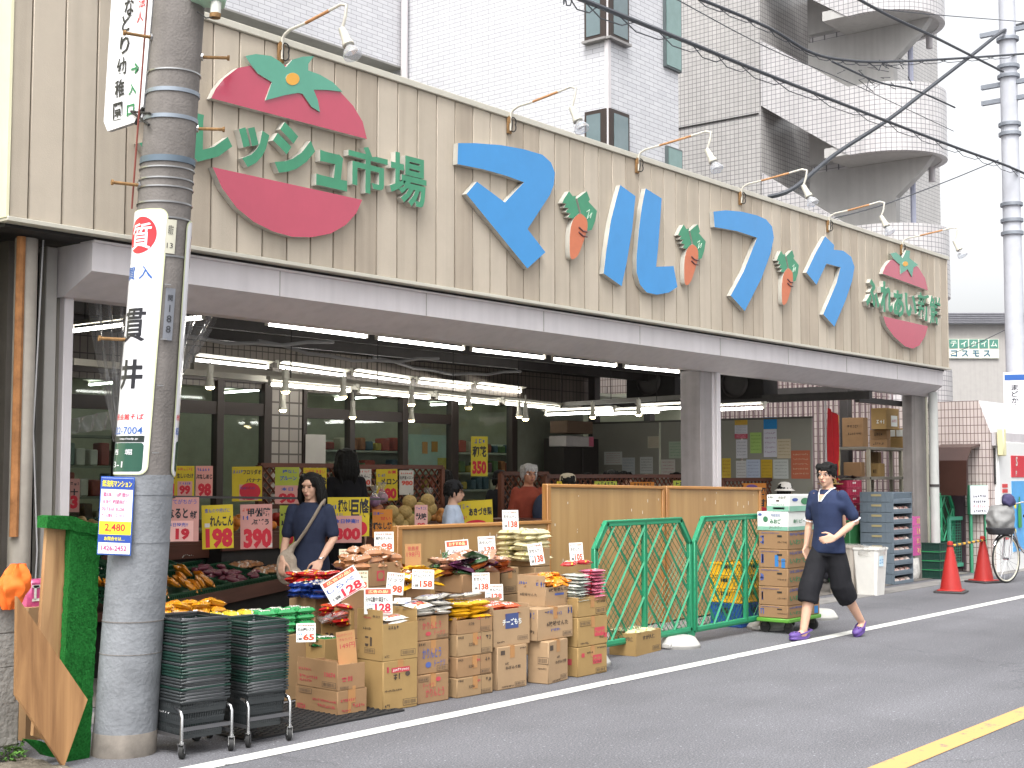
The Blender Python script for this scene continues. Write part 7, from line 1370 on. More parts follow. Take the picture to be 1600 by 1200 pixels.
# other shoppers
def at(u, v, y): return py(u, v, y)
def shopper(label, u, v, y, yaw, **k):
    P = py(u, v, y); hh = P.z+.0; return person(label, P.x, y, 0, yaw, hh/1.7*1.7*.985 if not k.get('hat') else hh*.975, **{a: b for a, b in k.items()})
shopper('woman in a dark brimmed hat and pale blue shirt, seen in profile facing right', 708, 748, 9.15, 33, hair='short', top='B4C0D2', bottom='33343a', hat=H_cap((.02, .02, .022), 'front'), female=True, head_turn=6)
shopper('grey haired man in glasses and an orange red shirt beside the tall partition', 826, 723, 10.0, -28, hair='short', hairm=HAIRG, top='8A4030', bottom='2a2c34', glasses=True, skinm=mat('B98468', .55, .4, var=.06))
shopper('tall dark haired figure in black, back half turned, behind the navy topped woman', 541, 699, 10.6, 150, hair='long', top='16161A', bottom='16161A', sleeves='long', female=True)
o = MB(); P = py(850, 800, 9.75)
ell(o, (0, 0, .0), (.17, .12, .22)); ell(o, (.12, .0, -.1), (.14, .12, .18)); vs, fs = remesh(o, .014, 4); tag(MB().add(vs, fs, mat('262E42', .85, var=.15)).build('jacket', None, T(P)), 'navy jacket carried on the arm of the grey haired man', 'jacket')
for i, (l, u, v, y, yw, k) in enumerate((
    ('shopper in a beige cap behind the left end of the tall partition', 887, 738, 9.6, 130, dict(hair='short', top='AEBBD0', hat=H_cap('C0B49C', None, 1.05))),
    ('dark haired shopper, only hair showing, left of the whiteboard edge', 918, 737, 11.6, 160, dict(top='4a4038')),
    ('dark haired shopper, left and larger of the close pair before the whiteboard', 955, 733, 10.9, 170, dict(hair='bob', top='3a3a40', female=True)),
    ('dark haired shopper showing part of the face, right of the close pair before the whiteboard', 976, 735, 11.1, 60, dict(hair='short', top='5a4a44', female=True)),
    ('shopper in a pale beige knitted hat before the whiteboard', 1010, 740, 11.2, 140, dict(hair='short', top='8a8478', hat=H_cap('B9AF98', None))),
    ('dark haired shopper alone between the beige hat and the column', 1056, 737, 11.0, 170, dict(hair='short', top='3f3b3a')),
    ('dark haired shopper just right of the column, only the hair showing', 1143, 744, 11.2, 170, dict(hair='bob', top='44403a', female=True)),
    ('dark haired shopper near the white bucket hat', 1203, 744, 10.8, 150, dict(hair='short', top='3a3630')),
    ('shopper in a white bucket hat right behind the white cartons', 1226, 752, 9.0, 60, dict(hair='bob', top='7a6a5a', hat=H_cap('DAD5CE', 'round', 1.1), female=True)),
    ('shopper in a wide straw hat behind the walking man', 1297, 744, 9.0, 100, dict(hair='short', top='5a6a4a', hat=H_cap('A98A52', 'wide', 1.05))),
    ('shopper in a black hat at the back by the tall yellow card', 781, 733, 12.3, 120, dict(hair='bob', top='26262a', hat=H_cap((.015, .015, .016), 'round'), female=True)),
    ('dark haired shopper at the back left of the tall yellow card', 695, 733, 12.5, 170, dict(hair='bob', top='2c2a2c', female=True)))):
    shopper(l, u, v, y, yw, vox=.016, **k)
# ================================================================ right end: fence, trolley of cartons, crates, bins, cones, bicycle
FG = mat('2C8C64', .4, .5, var=.1, scale=6); FGD = mat('1F6E4A', .45, .5, var=.1); BASEM = mat('B4B3AE', .7, .3, var=.15, scale=8)
def fence(label, M, W_=1.6, H_=1.05, feet=(1,), grp='green folding fence panels', m=FG, md=FGD):
    t = thing('folding_barrier', label, 'fence', M, grp); z0 = .13; z1 = z0+H_; c = .17; hw = W_/2-.03
    mb = MB(); P = [(-hw, z0), (-hw, z1-c*1.3), (-hw+c, z1), (hw-c, z1), (hw, z1-c*1.3), (hw, z0)]
    for i in range(len(P)):
        a, b = P[i], P[(i+1) % len(P)]; d = Vector((b[0]-a[0], 0, b[1]-a[1])); F = frame(((a[0]+b[0])/2, 0, (a[1]+b[1])/2), d, (0, 1, 0)); L = d.length
        mb.box((0, 0, 0), (L+.03, .045, .055), m, F, bev=.006).box((0, -.024, .012), (L, .006, .012), md, F)
    mb.build('frame', t)
    MB().box((0, 0, z0+H_/2), (.055, .04, H_), m, bev=.005).box((.0, -.022, z0+H_/2), (.012, .006, H_), md).build('mid_post', t)
    mb = MB()
    def clip(x0, x1, slope, c0):
        # segment of z=slope*(x)+c0 within [x0,x1]x[z0,z1]
        pts = []
        for x in (x0, x1):
            z = slope*x+c0
            if z0-1e-6 <= z <= z1+1e-6: pts.append((x, z))
        for z in (z0, z1):
            x = (z-c0)/slope
            if x0 < x < x1: pts.append((x, z))
        pts = [q for q in pts if not (abs(q[0]) > hw-c*.55 and q[1] > z1-c*.7)]
        return pts[:2] if len(pts) >= 2 and math.hypot(pts[0][0]-pts[1][0], pts[0][1]-pts[1][1]) > .03 else None
    n = 0
    for x0, x1 in ((-hw, 0), (0, hw)):
        for s in (1.25, -1.25):
            for k in (-1.0, -.5, 0, .5, 1.0):
                q = clip(x0, x1, s, (z0+z1)/2+k*.62-s*(x0+x1)/2)
                if q: mb.tube([(q[0][0], -.006*s, q[0][1]), (q[1][0], -.006*s, q[1][1])], .013, m, 4)
    mb.build('brace', t)
    mb = MB()
    for s in (1.0, -1.0):
        for k in range(-34, 35):
            q = clip(-hw, hw, s, (z0+z1)/2+k*.075)
            if q: mb.tube([(q[0][0], .008, q[0][1]), (q[1][0], .008, q[1][1])], .0035, md, 3)
    mb.build('mesh', t)
    for s in feet: MB().prism([(s*hw-.1, z0), (s*hw+.1, z0), (s*hw+.03, z0-.09), (s*hw-.03, z0-.09)], .04, m, T(0, .02, 0) @ FRONT).build('foot', t)
    return t
A, Bq, Cq = py(926, 900, 6.9), py(1080, 900, 6.9), py(1236, 900, 6.93)
fence('green folding fence panel nearest the snack boxes', T((A.x+Bq.x)/2, 6.9, 0), Bq.x-A.x); fence('green folding fence panel beside the carton trolley', T((Bq.x+Cq.x)/2, 6.9, 0) @ Rz(1), Cq.x-Bq.x, feet=())
def fbase(u, v, label, y=None):
    P = gp(u, v); P.y += .15; tag(MB().lathe([(.19, 0), (.2, .03), (.16, .09), (.13, .105), (.0, .105)], BASEM, 24).box((-.2, .0, .03), (.06, .1, .05), BASEM, bev=.01).box((.2, 0, .03), (.06, .1, .05), BASEM, bev=.01).lathe([(.205, .0), (.206, .022), (.2, .03)], mat('8d8c88', .8), 24).build('concrete_weight', None, T(P)), label, 'fence base', 'fence weights')
fbase(1082, 1013, 'white concrete fence weight under the joint of the two green panels'); fbase(940, 1041, 'white fence weight partly hidden behind the end box stack'); fbase(1218, 984, 'grey fence weight under the carton trolley corner'); fbase(1300, 968, 'white fence weight behind the legs of the walking man')
DK = mat('1E4F95', .45, .5, var=.1); YC = mat('D9A81E', .45, .5, var=.1)
def ccrate(name, label, cat, P, w_, d_, h_, m, yaw=0, grp=None, slots=True, lip=None):
    """a stacking plastic crate with ribs, rim and hand holes"""
    t = thing(name, label, cat, T(P) @ Rz(yaw), grp); mb = MB()
    for y in (-d_/2, d_/2): mb.box((0, y, h_/2), (w_, .012, h_), m)
    for x in (-w_/2, w_/2): mb.box((x, 0, h_/2), (.012, d_, h_), m)
    mb.box((0, 0, .006), (w_-.02, d_-.02, .01), m).build('shell', t)
    mb = MB()
    for z in (.012, h_-.012):
        mb.box((0, -d_/2-.004, z), (w_+.012, .02, .018), m, bev=.003).box((-w_/2-.004, 0, z), (.02, d_+.01, .018), m, bev=.003).box((w_/2+.004, 0, z), (.02, d_+.01, .018), m, bev=.003).box((0, d_/2+.004, z), (w_+.012, .02, .018), m, bev=.003)
    n = max(3, int(w_/.07))
    for i in range(n+1): mb.box((-w_/2+i*w_/n, -d_/2-.005, h_/2), (.008, .012, h_), m)
    n = max(3, int(d_/.07))
    for i in range(n+1): mb.box((-w_/2-.005, -d_/2+i*d_/n, h_/2), (.012, .008, h_), m)
    mb.build('ribs_and_rim', t)
    if slots: MB().box((0, -d_/2-.0075, h_*.68), (.11, .004, h_*.24), lip or DARK).box((-w_/2-.0075, 0, h_*.68), (.004, .11, h_*.24), lip or DARK).build('hand_hold', t)
    return t
P = gp(1186, 985); P = Vector((P.x+.35, 7.35, 0))
ccrate('blue_crate', 'blue plastic crate at the bottom behind the right green fence panel', 'crate', P, .55, .36, .25, DK); 
for i in range(3): ccrate('yellow_crate', ['lowest', 'middle', 'top'][i]+' yellow plastic crate of the three behind the right green fence panel', 'crate', P+Vector((0, 0, .252+i*.142)), .55, .36, .14, YC, grp='yellow crates behind the fence')
# trolley of cartons
t_ = thing('platform_trolley', 'green platform trolley with black wheels under the stack of brown cartons', 'trolley', T(0, 0, 0)); C0 = gp(1231.5, 992); dR, dL = Vector((1, 0, 0)), Vector((0, 1, 0)); w0 = along(C0, dR, 1281); d0 = along(C0, dL, 1185)
t_.matrix_world = T(C0+Vector((w0/2, d0/2, 0)))
MB().box((0, 0, .135), (w0+.03, d0+.03, .04), mat('5E9A3A', .5, .4, var=.1), bev=.008).build('deck', t_)
for sx in (-1, 1):
    for sy in (-1, 1): MB().tube([(sx*w0*.38-.012, sy*d0*.4, .055), (sx*w0*.38+.012, sy*d0*.4, .055)], .055, RUBR, 18).box((sx*w0*.38, sy*d0*.4, .09), (.04, .05, .05), STEELB).build('wheel', t_)
zb = .156; pv = zb
LB = lambda i: (('L', '#', -.05 if i == 3 else 9, .5, .62, .22, mat('3277B4', .8)),) if i == 3 else ()
for i in range(5):
    z0 = .157+i*.0; 
tops = [947.5, 918, 888.8, 859.5, 830]; bots = [978.7, 947.5, 918, 888.8, 859.5]; pv = .157
for i in range(5):
    vb = 600-CAM_F*(Vector((C0.x, C0.y, pv))-EYE).dot(UPV)/(Vector((C0.x, C0.y, pv))-EYE).dot(FWD)
    pr_ = [('L', '#', .22, .72, .1, .16, DARK), ('L', '~', -.36, .5, .5, .16, BINK2), ('L', '~', .3, .4, .1, .3, INK), ('L', '~', -.1, .88, .07, .6, BINK2), ('F', 'いわて', -.2, .4, .3, .5, GINK, .02), ('F', '~', -.1, .82, .16, .7, BINK2)]
    if i == 3: pr_ += [('L', '#', .12, .4, .62, .12, mat('3277B4', .8)), ('L', '#', .34, .28, .5, .12, mat('3277B4', .8))]
    if i in (0, 1): pr_ += [('F', '#', .38, .4, .6, .12, mat('3277B4', .8))]
    b = cbox('cardboard_box', ['lowest brown carton on the green trolley', 'second brown carton from the bottom on the trolley', 'middle brown carton on the trolley', 'brown carton with two blue stripes, fourth on the trolley', 'top brown carton on the trolley under the white ones'][i], (1231.5, vb), pv, 1185, 1281, tops[i]+ (vb-bots[i])*.0, mt='a', prints=tuple(pr_), grp='brown cartons on the trolley', tape=False); pv = b.z1
vv = lambda z, P=C0: 600-CAM_F*(Vector((P.x, P.y, z))-EYE).dot(UPV)/(Vector((P.x, P.y, z))-EYE).dot(FWD)
TEAL = mat('7FB09A', .7)
w1 = cbox('foam_box', 'lower and wider of the two white cartons with green bands on the trolley', (1231.5, vv(pv)), pv, 1183, 1283, 800, mt='w', prints=(('L', '#', 0, .12, .2, .98, TEAL), ('L', 'みおぎ', .1, .5, .26, .36, GINK, .03), ('L', '特産栽培', .1, .82, .16, .3, BINK2, .0), ('L', '●', -.22, .6, .3, .16, GINK), ('L', '●', -.4, .84, .14, .12, BINK2), ('L', 'JAしおさい', .1, .18, .18, .4, INK), ('F', '#', 0, .12, .2, .98, TEAL), ('F', '新ビーラム', .0, .5, .2, .7, GINK, .01), ('F', '#', -.0, .12, .001, .001, GINK)), grp='white cartons on the trolley', tape=False, cat='carton'); pv2 = w1.z1
C1 = gp(1233, vv(pv2), pv2)
w2 = cbox('foam_box', 'upper and smaller of the two white cartons with green bands on the trolley', (1233, vv(pv2)), pv2, 1198, 1278, 773, mt='w', prints=(('L', '#', 0, .18, .3, .98, TEAL), ('L', 'みおぎ', .2, .84, .16, .34, INK, .01), ('L', '#', .0, .64, .1, .14, INK), ('L', '~', -.32, .84, .12, .24, INK), ('L', '~', 0, .42, .1, .6, TEAL), ('L', '#', .05, .2, .12, .5, CB['w']), ('F', '●', -.3, .7, .2, .2, BINK2), ('F', '●', .05, .6, .4, .3, GINK), ('F', '#', 0, .18, .3, .98, TEAL), ('F', '特', .4, .8, .2, .2, BINK2)), grp='white cartons on the trolley', tape=False, cat='carton')
# bins
def bin_(label, u0, u1, v, tv, m, liner, taper=.86, sticker=False):
    P = gp((u0+u1)/2, v); P.y += .18; s_ = (P-EYE).dot(FWD)/CAM_F; w_ = (u1-u0)*s_/1.12; h_ = zat(P, tv); t = thing('waste_bin', label, 'bin', T(P), 'bins by the crates'); mb = MB(); a, b = w_/2*taper, w_/2
    def ring(r, z): return [(x*r, y*r, z) for x, y in ((-.8, -1), (.8, -1), (1, -.8), (1, .8), (.8, 1), (-.8, 1), (-1, .8), (-1, -.8))]
    rs = [ring(a, 0), ring(a+(b-a)*.97, h_*.95), ring(b*1.05, h_*.955), ring(b*1.05, h_), ring(b*.95, h_), ring(a*.9, .05)]; vs = [p for r in rs for p in r]; fs = [(i*8+k, i*8+(k+1) % 8, (i+1)*8+(k+1) % 8, (i+1)*8+k) for i in range(5) for k in range(8)]+[tuple(range(7, -1, -1)), tuple(range(40, 48))]
    mb.add(vs, fs, m).build('shell', t)
    if sticker: MB().box((-b*.2, -b*.965, h_*.72), (.12, .004, .14), mat('BFD8E6', .5)).text('ゴミ', T(-b*.2, -b*.97, h_*.72) @ FRONT, .07, mat('2E7AB0', .5), .02).build('sticker', t)
    rr = random.Random(int(u0)); ln = MB().grid(lambda q, z: ((b*1.08+.02*noise.noise((math.cos(q*6.283)*3, math.sin(q*6.283)*3, z*2)))*math.cos(q*6.283)*(1.12 if abs(math.cos(q*6.283)) < .8 else 1.0), (b*1.08+.02*noise.noise((math.cos(q*6.283)*3, 5, z*2)))*math.sin(q*6.283)*1.0, h_*(.84+.19*z)+.012*noise.noise((q*20, z*3, 1))), 40, 6, CLR); ln.build('bag_liner', t)
bin_('grey brown waste bin with a clear bag over its rim', 1318, 1365, 928, 852, mat('9C948A', .5, .4, var=.1), 1, .92); bin_('white waste bin with a blue sticker and a clear bag over its rim', 1356, 1404, 930, 855, mat('D6D4CE', .4, .5, var=.06), 1, .78, True)
# grey trays of packed eggs, red crates
TG = mat('66727C', .5, .45, var=.1, scale=6); C0 = gp(1398, 914); zt = zat(C0, 769); n = 9; hh = zt/n; d_ = along(C0, Vector((0, 1, 0)), 1346); w_ = along(C0, Vector((1, 0, 0)), 1427)
EGG = [pack_mesh(.16, .12, .07, film(c, .3, .2), film(c2, .3, .2), W_, s) for c, c2, s in (('C9A79A', 'B98A80', 91), ('D2C2B8', 'C09A90', 92), ('B08A80', '9a5a5a', 93))]
for i in range(n):
    Mx = T(C0+Vector((w_/2, d_/2, i*hh))); t = thing('bread_tray', ['bottom', 'second', 'third', 'fourth', 'fifth', 'sixth', 'seventh', 'eighth', 'top'][i]+' grey plastic tray of the stack, counted from the ground', 'tray', Mx, 'grey trays stacked beside the column'); mb = MB()
    [mb.box((-w_/2-.008, -d_/2+d_*(q+.5)/7, hh/2), (.008, .012, hh*.8), TG) for q in range(7)]; mb.box((-w_/2, 0, hh/2), (.012, d_, hh-.006), TG, bev=.003).box((w_/2, 0, hh/2), (.012, d_, hh-.006), TG).box((0, d_/2, hh/2), (w_, .012, hh-.006), TG).box((0, 0, .006), (w_, d_, .01), TG).box((0, -d_/2, hh*.18), (w_, .014, hh*.34), TG, bev=.003).box((0, -d_/2, hh*.94), (w_, .014, hh*.1), TG).build('shell', t)
    MB().box((-w_/2-.011, 0, hh*.68), (.006, .16, hh*.2), mat('A89A70', .5)).build('hand_hold', t)
    if i < 8:
        for q in range(3): lay(EGG, Mx @ T(-w_*.3+w_*.3*q, -d_/2+.07, .02) @ Rz(q*7-6), 'pale pack showing in the open front of a grey tray', 'packs in the grey trays', 'egg_pack', 'egg pack')
RC = mat('A32A48', .45, .5, var=.12)
C0 = gp(1332, 905); C0.y = 8.9; P = py(1332, 812, 8.9); z0 = P.z; hh = (zat(P, 750)-z0)/5
tag(MB().box((0, 0, z0/2), (.62, .5, z0), mat('2F6A3E', .5, var=.15), bev=.01).build('green_cabinet', None, T(P.x, 9.05, 0)), 'green cabinet carrying the red crates behind the bins', 'cabinet')
for i in range(5): ccrate('red_crate', ['lowest', 'second', 'third', 'fourth', 'uppermost'][i]+' red crate of the stack behind the walking man', 'crate', Vector((P.x, 9.05, z0+i*hh)), .48, .36, hh-.006, RC, grp='red crates stacked behind the man', lip=W_)
tag(MB().grid(lambda a, b: (-.3+a*.6, -.2+b*.42, .03*noise.noise((a*6, b*6, 2))+.03*math.sin(a*3.1)), 14, 10, DARK).build('black_bag', None, T(P.x-.12, 9.05, z0+5*hh+.03)), 'crumpled black plastic lying on the red crates', 'bag')
# shelf rack with cartons
SHM = mat('8C877C', .5, .4, var=.15)
A = py(1318, 702, 9.35); Bq = py(1408, 702, 8.9); xs0, xs1, ys0, ys1 = A.x, py(1432, 700, 9.0).x, 8.95, 9.5; zs = py(1400, 702, 9.0).z; zs2 = py(1400, 747, 9.0).z
t = thing('shelf_rack', 'steel shelf rack loaded with cartons at the right end of the shop', 'shelf rack', T(xs0, 9.2, 0))
for z in (zs, zs2, .5): MB().box(((xs1-xs0)/2, 0, z), (xs1-xs0, .55, .045), SHM, bev=.004).build('shelf', t)
for x in (0.03, py(1407, 700, 8.95).x-xs0, xs1-xs0):
    for y in (-.25, .25): MB().box((x, y, zs/2), (.05, .05, zs), mat('A39E8C', .5)).build('upright', t)
def sbox(label, u0, v0, u1, v1, y, mt, side=None, prints=()):
    P, Q = py(u0, v1, y), py(u1, v0, y); w_ = Q.x-P.x; h_ = zat(Vector(((P.x+Q.x)/2, y, P.z)), v0)-P.z
    c = [800+CAM_F*(P-EYE).dot(RGT)/(P-EYE).dot(FWD), 600-CAM_F*(P-EYE).dot(UPV)/(P-EYE).dot(FWD)]
    return cbox('cardboard_box', label, tuple(c), P.z, u0-1, u1, v0, mt=mt, d=side or .38, h=h_, prints=prints, grp='cartons on the shelf rack', tape=False)
zp = lambda z, u: None
def onshelf(label, u0, ul, u1, z, v0, mt, prints=(), y=None):
    """carton resting at height z: near corner seen at column ul, left face to u0, front to u1"""
    # depth of the rack front
    C = py(ul, 700, y or 8.98); C = Vector((C.x, C.y, z)); w_ = along(C, Vector((1, 0, 0)), u1); d_ = min(.5, along(C, Vector((0, 1, 0)), u0)); h_ = zat(C, v0)-z
    c = (800+CAM_F*(C-EYE).dot(RGT)/(C-EYE).dot(FWD), 600-CAM_F*(C-EYE).dot(UPV)/(C-EYE).dot(FWD)); return cbox('cardboard_box', label, c, z, u0, u1, v0, mt=mt, d=d_, h=max(.08, h_), prints=prints, grp='cartons on the shelf rack', tape=False)
zt = zs+.024; zl = zs2+.024
b = onshelf('large dark carton at the left end of the top shelf', 1316, 1349, 1357, zt, 652, 'a', (('L', '~', 0, .7, .1, .5, INK), ('L', '~', .1, .45, .08, .6, INK)), 9.05)
b = onshelf('pair of long cartons in the middle of the top shelf, lower one', 1359, 1386, 1392, zt, 686, 'a', (('L', '~', 0, .5, .3, .6, INK),), 9.05); b = onshelf('long carton in the middle of the top shelf, under the tilted top carton', 1359, 1386, 1392, b.z1, 671, 'a', (('L', '~', 0, .5, .3, .5, INK),), 9.05)
onshelf('topmost carton of the shelf rack with white print on both faces', 1361, 1386, 1405, b.z1, 637, 'b', (('L', '~', .1, .35, .2, .5, CB['w']), ('F', '#', .1, .4, .5, .5, CB['w']), ('F', '~', .1, .4, .16, .4, RINK)), 9.0)
b = onshelf('light carton with a white end at the right of the top shelf, lower of two', 1386, 1414, 1430, zt, 684, 'b', (('L', '#', -.38, .5, .8, .14, CB['w']), ('F', '~', 0, .5, .3, .7, RINK))); onshelf('carton with two white labels at the right of the top shelf, upper of two', 1386, 1414, 1430, b.z1, 669, 'b', (('L', '#', -.24, .5, .7, .42, CB['w']), ('L', '#', .24, .5, .7, .42, CB['w']), ('F', '~', 0, .5, .3, .7, RINK)))
onshelf('brown carton at the left of the lower shelf', 1318, 1345, 1352, zl, 722, 'a', (), 9.05); onshelf('crate-like brown carton hanging over the lower shelf edge', 1353, 1373, 1383, zl, 724, 'b', (('L', '~', 0, .4, .3, .6, INK),), 8.95); onshelf('orange brown carton at the back of the lower shelf', 1352, 1372, 1378, zl, 706, 'c', (), 9.3)
P = py(1302, 740, 9.3); FLG = mat('B01E24', .7, .3, var=.15, scale=5)
ft = thing('banner', 'red festival banner with gold trim hanging beside the whiteboard', 'banner', T(P.x, 9.3, 1.4)); hB = py(1302, 648, 9.3).z-1.4
MB().grid(lambda a, b: (-.16+.34*a, .02*math.sin(a*9+b*3), hB*b+.1*(1-a)*b), 20, 14, FLG).build('cloth', ft); MB().tube([(.19, .0, hB*i/14) for i in range(15)], [.014, .02]*7+[.014], mat('C9A24a', .5), 6).build('trim', ft); MB().tube([(-.18, .03, -1.4), (-.18, .03, hB+.2)], .012, mat('D0D0D0', .4), 6).build('pole', ft)
dp = py(1459, 700, 8.2); tag(MB().tube([(0, 0, 0), (0, 0, 2.9)], .072, mat('B9BAB6', .45, .5, var=.06, streak=.1), 18).lathe([(.073, 1.42), (.08, 1.42), (.08, 1.46), (.073, 1.46)], STEELB, 18).build('downpipe', None, T(dp.x, 8.2, 0)), 'smooth pale grey downpipe at the right end of the canopy', 'pipe')
# pink sweets cartons on a white sack next to the column
P = gp(1438, 905); P = Vector((P.x, P.y+.2, 0)); pkm = mat('C65A9A', .4, .4, var=.2, scale=20); z = zat(P, 868); hz = (zat(P, 806)-z)/4
tag(MB().lathe([(.0, 0), (.16, 0), (.19, z*.3), (.17, z*.9), (.0, z)], mat('C9C7C2', .6, var=.3, scale=8, bump=.5, bscale=12), 16).build('white_sack', None, T(P)), 'white sack under the pink cartons at the column foot', 'sack')
for i in range(4): tag(MB().box((0, 0, hz/2), (.32, .3, hz-.004), pkm, bev=.005).scribble(T(.08, -.152, hz*.5) @ FRONT, .14, hz*.6, mat('E8C890', .5), 4).scribble(T(-.162, 0, hz*.5) @ LEFTF, .26, hz*.7, mat('E8A8CC', .5), 5).build('sweet_carton', None, T(P+Vector((0, 0, z+i*hz)))), ['lowest', 'second', 'third', 'top'][i]+' pink sweets carton of the pile at the column foot', 'carton', 'pink cartons by the column')
# dark green crates
GD = mat('163A30', .5, .4, var=.15); GB = mat('2A8A50', .5); P = gp(1479, 903); s_ = (P-EYE).dot(FWD)/CAM_F; P.y += .22
z1 = zat(P, 846); hz = z1/4
for i in range(4):
    t = ccrate('green_crate', ['lowest', 'second', 'third', 'top'][i]+' dark green crate behind the nearer traffic cone', 'crate', P+Vector((0, 0, i*hz)), .62, .46, hz-.005, GD, grp='dark green crates by the cones', slots=False)
    if i < 3: MB().box((0, -.232, hz*.97), (.63, .02, .018), GB).box((-.312, 0, hz*.97), (.02, .46, .018), GB).build('rim_strip', t)
# cones and bar
CR = mat('A62B27', .4, .4, var=.08, scale=5); CT = mat('E0DAD2', .5)
def cone(u, v, tv, label, yaw):
    P = gp(u, v); h_ = zat(P, tv); k = h_/.7; t = thing('traffic_cone', label, 'traffic cone', T(P) @ Rz(yaw) @ S(k, k, k), 'red traffic cones')
    MB().lathe([(.145, .045), (.04, .62), (.036, .64)], CR, 28).lathe([(.036, .62), (.04, .66), (.034, .69), (.0, .7)], CR, 20).lathe([(.038, .625), (.045, .625), (.045, .64), (.038, .64)], DARK, 20).build('cone_body', t)
    MB().box((0, 0, .015), (.4, .4, .03), mat((.05, .045, .045), .7), bev=.008).box((0, 0, .035), (.32, .32, .02), CR, bev=.008).build('base_plate', t)
    mb = MB()
    for i, ch in enumerate('駐車禁止'):
        z = .5-i*.1; r = .145-.105*(z-.045)/.575+.002; mb.text(ch, Rz(38-yaw) @ T(0, -r, z) @ Rx(-10) @ FRONT, .055, CT, .03, .07)
    mb.build('lettering', t); return P, h_
c1, h1 = cone(1486, 926, 845, 'nearer red traffic cone with white lettering by the dark green crates', 12); c2, h2 = cone(1537, 910, 837, 'farther red traffic cone with white lettering in front of the bicycle wheel', -20)
a, b = c1+Vector((0, 0, h1*.9)), c2+Vector((0, 0, h2*.9)); d = b-a; L = d.length; mb = MB(); F = frame((0, 0, 0), d, Vector((0, 0, 1)).cross(d)); n = 14
for i in range(n): mb.tube([d*(i/n), d*((i+1)/n)], .017, mat('D9A426', .5) if i % 2 else mat((.05, .05, .05), .5), 10)
tag(mb.build('cone_bar', None, T(a)), 'yellow and black striped bar resting between the two traffic cones', 'bar')
# sign board on its stand, green screens behind
P = py(1530, 780, 8.1); zb_, zt_ = zat(P, 804), zat(P, 758); s_ = (P-EYE).dot(FWD)/CAM_F; t = thing('notice_board', 'white handwritten notice board with a green back standing behind the cones', 'notice board', T(P.x, 8.1, 0) @ Rz(-40)); wN = 31*s_
MB().box((0, .05, (zb_+zt_)/2), (wN*1.04, .08, zt_-zb_), mat('3E8A68', .5), bev=.006).build('case', t); mb = MB().box((0, 0, (zb_+zt_)/2), (wN*.97, .02, (zt_-zb_)*.97), mat('E4E4EC', .4, var=.03)); zm = (zb_+zt_)/2; hN = zt_-zb_
for yy, m_ in ((.12, BINK), (-.06, BINK), (-.22, mat('C88a8a', .6)), (-.38, BINK)): mb.scribble(T(0, -.012, zm+hN*yy) @ FRONT, wN*.7, hN*.09, m_, 4)
mb.build('face', t); MB().box((-wN*.4, .05, zb_/2), (.04, .04, zb_), mat('3E8A68', .5)).box((wN*.4, .05, zb_/2), (.04, .04, zb_), mat('3E8A68', .5)).build('leg', t)
FT = mat('4E9A80', .5, .4, var=.12); P = gp(1478, 896); P.y = 8.6; fence('green folding fence panel behind the downpipe', T(P.x, 8.55, .1) @ Rz(0), 1.1, 1.05, ()); P = py(1527, 850, 8.3)
t = thing('green_screen', 'pale green framed mesh gate behind the striped bar', 'gate', T(P.x, 8.35, 0) @ Rz(-12)); wS, z0, z1 = 1.45, .12, zat(P, 809); mb = MB()
for x in (-wS/2, -.15, wS/2): mb.box((x, 0, (z0+z1)/2), (.05, .04, z1-z0), FT)
for z in (z0, z1): mb.box((0, 0, z), (wS, .045, .06), FT)
mb.build('frame', t); mb = MB()
for i in range(30): mb.box((-wS/2+i*wS/29, .01, (z0+z1)/2), (.004, .004, z1-z0), FT)
for i in range(18): mb.box((0, .014, z0+(z1-z0)*i/17), (wS, .004, .004), FT)
mb.build('mesh', t); P = py(1533, 845, 8.2); tag(MB().lathe([(0, -.25), (.12, -.2), (.14, 0), (.09, .25), (0, .3)], mat('4A94A0', .4, .5, var=.15), 14).build('blue_bag', None, T(P)), 'teal blue bag hanging on the pale green gate', 'bag')
# bicycle with a grey rain cover
BK = gp(1573, 911); P = BK; r = (zat(BK, 835))/2; t = thing('bicycle', 'silver city bicycle with a grey covered front basket at the right edge', 'bicycle', T(BK) @ Rz(-13)); SIL = mat((.62, .62, .64), .25, .5, 1.0, var=.05); TYR = mat((.025, .025, .025), .7); RIM = mat('C9C5B4', .4)
def wheel(x):
    n = 36; MB().tube([(x+r*.965*math.cos(a*2*math.pi/n), 0, r+r*.965*math.sin(a*2*math.pi/n)) for a in range(n+1)], r*.04, TYR, 8, cap=False).build('tyre', t)
    MB().tube([(x+r*.91*math.cos(a*2*math.pi/n), 0, r+r*.91*math.sin(a*2*math.pi/n)) for a in range(n+1)], r*.03, RIM, 8, cap=False).build('rim', t); mb = MB()
    for a in range(18): mb.tube([(x, .015*(1 if a % 2 else -1), r), (x+r*.9*math.cos(a*math.pi/9), 0, r+r*.9*math.sin(a*math.pi/9))], .0022, SIL, 4)
    mb.tube([(x, -.04, r), (x, .04, r)], .02, SIL, 10).build('spokes', t)
    MB().tube([(x+r*1.07*math.cos(a), 0, r+r*1.07*math.sin(a)) for a in [.4+.12*i for i in range(19)]], .02, SIL, 6, flat=.4).build('mudguard', t)
wheel(0); wheel(1.1)
k = r/.33
MB().tube([(0, -.06, r), (.08*k, -.055, r*2.1), (.17*k, 0, .98*k)], .016, SIL, 8).tube([(0, .06, r), (.08*k, .055, r*2.1)], .014, SIL, 8).build('fork', t)
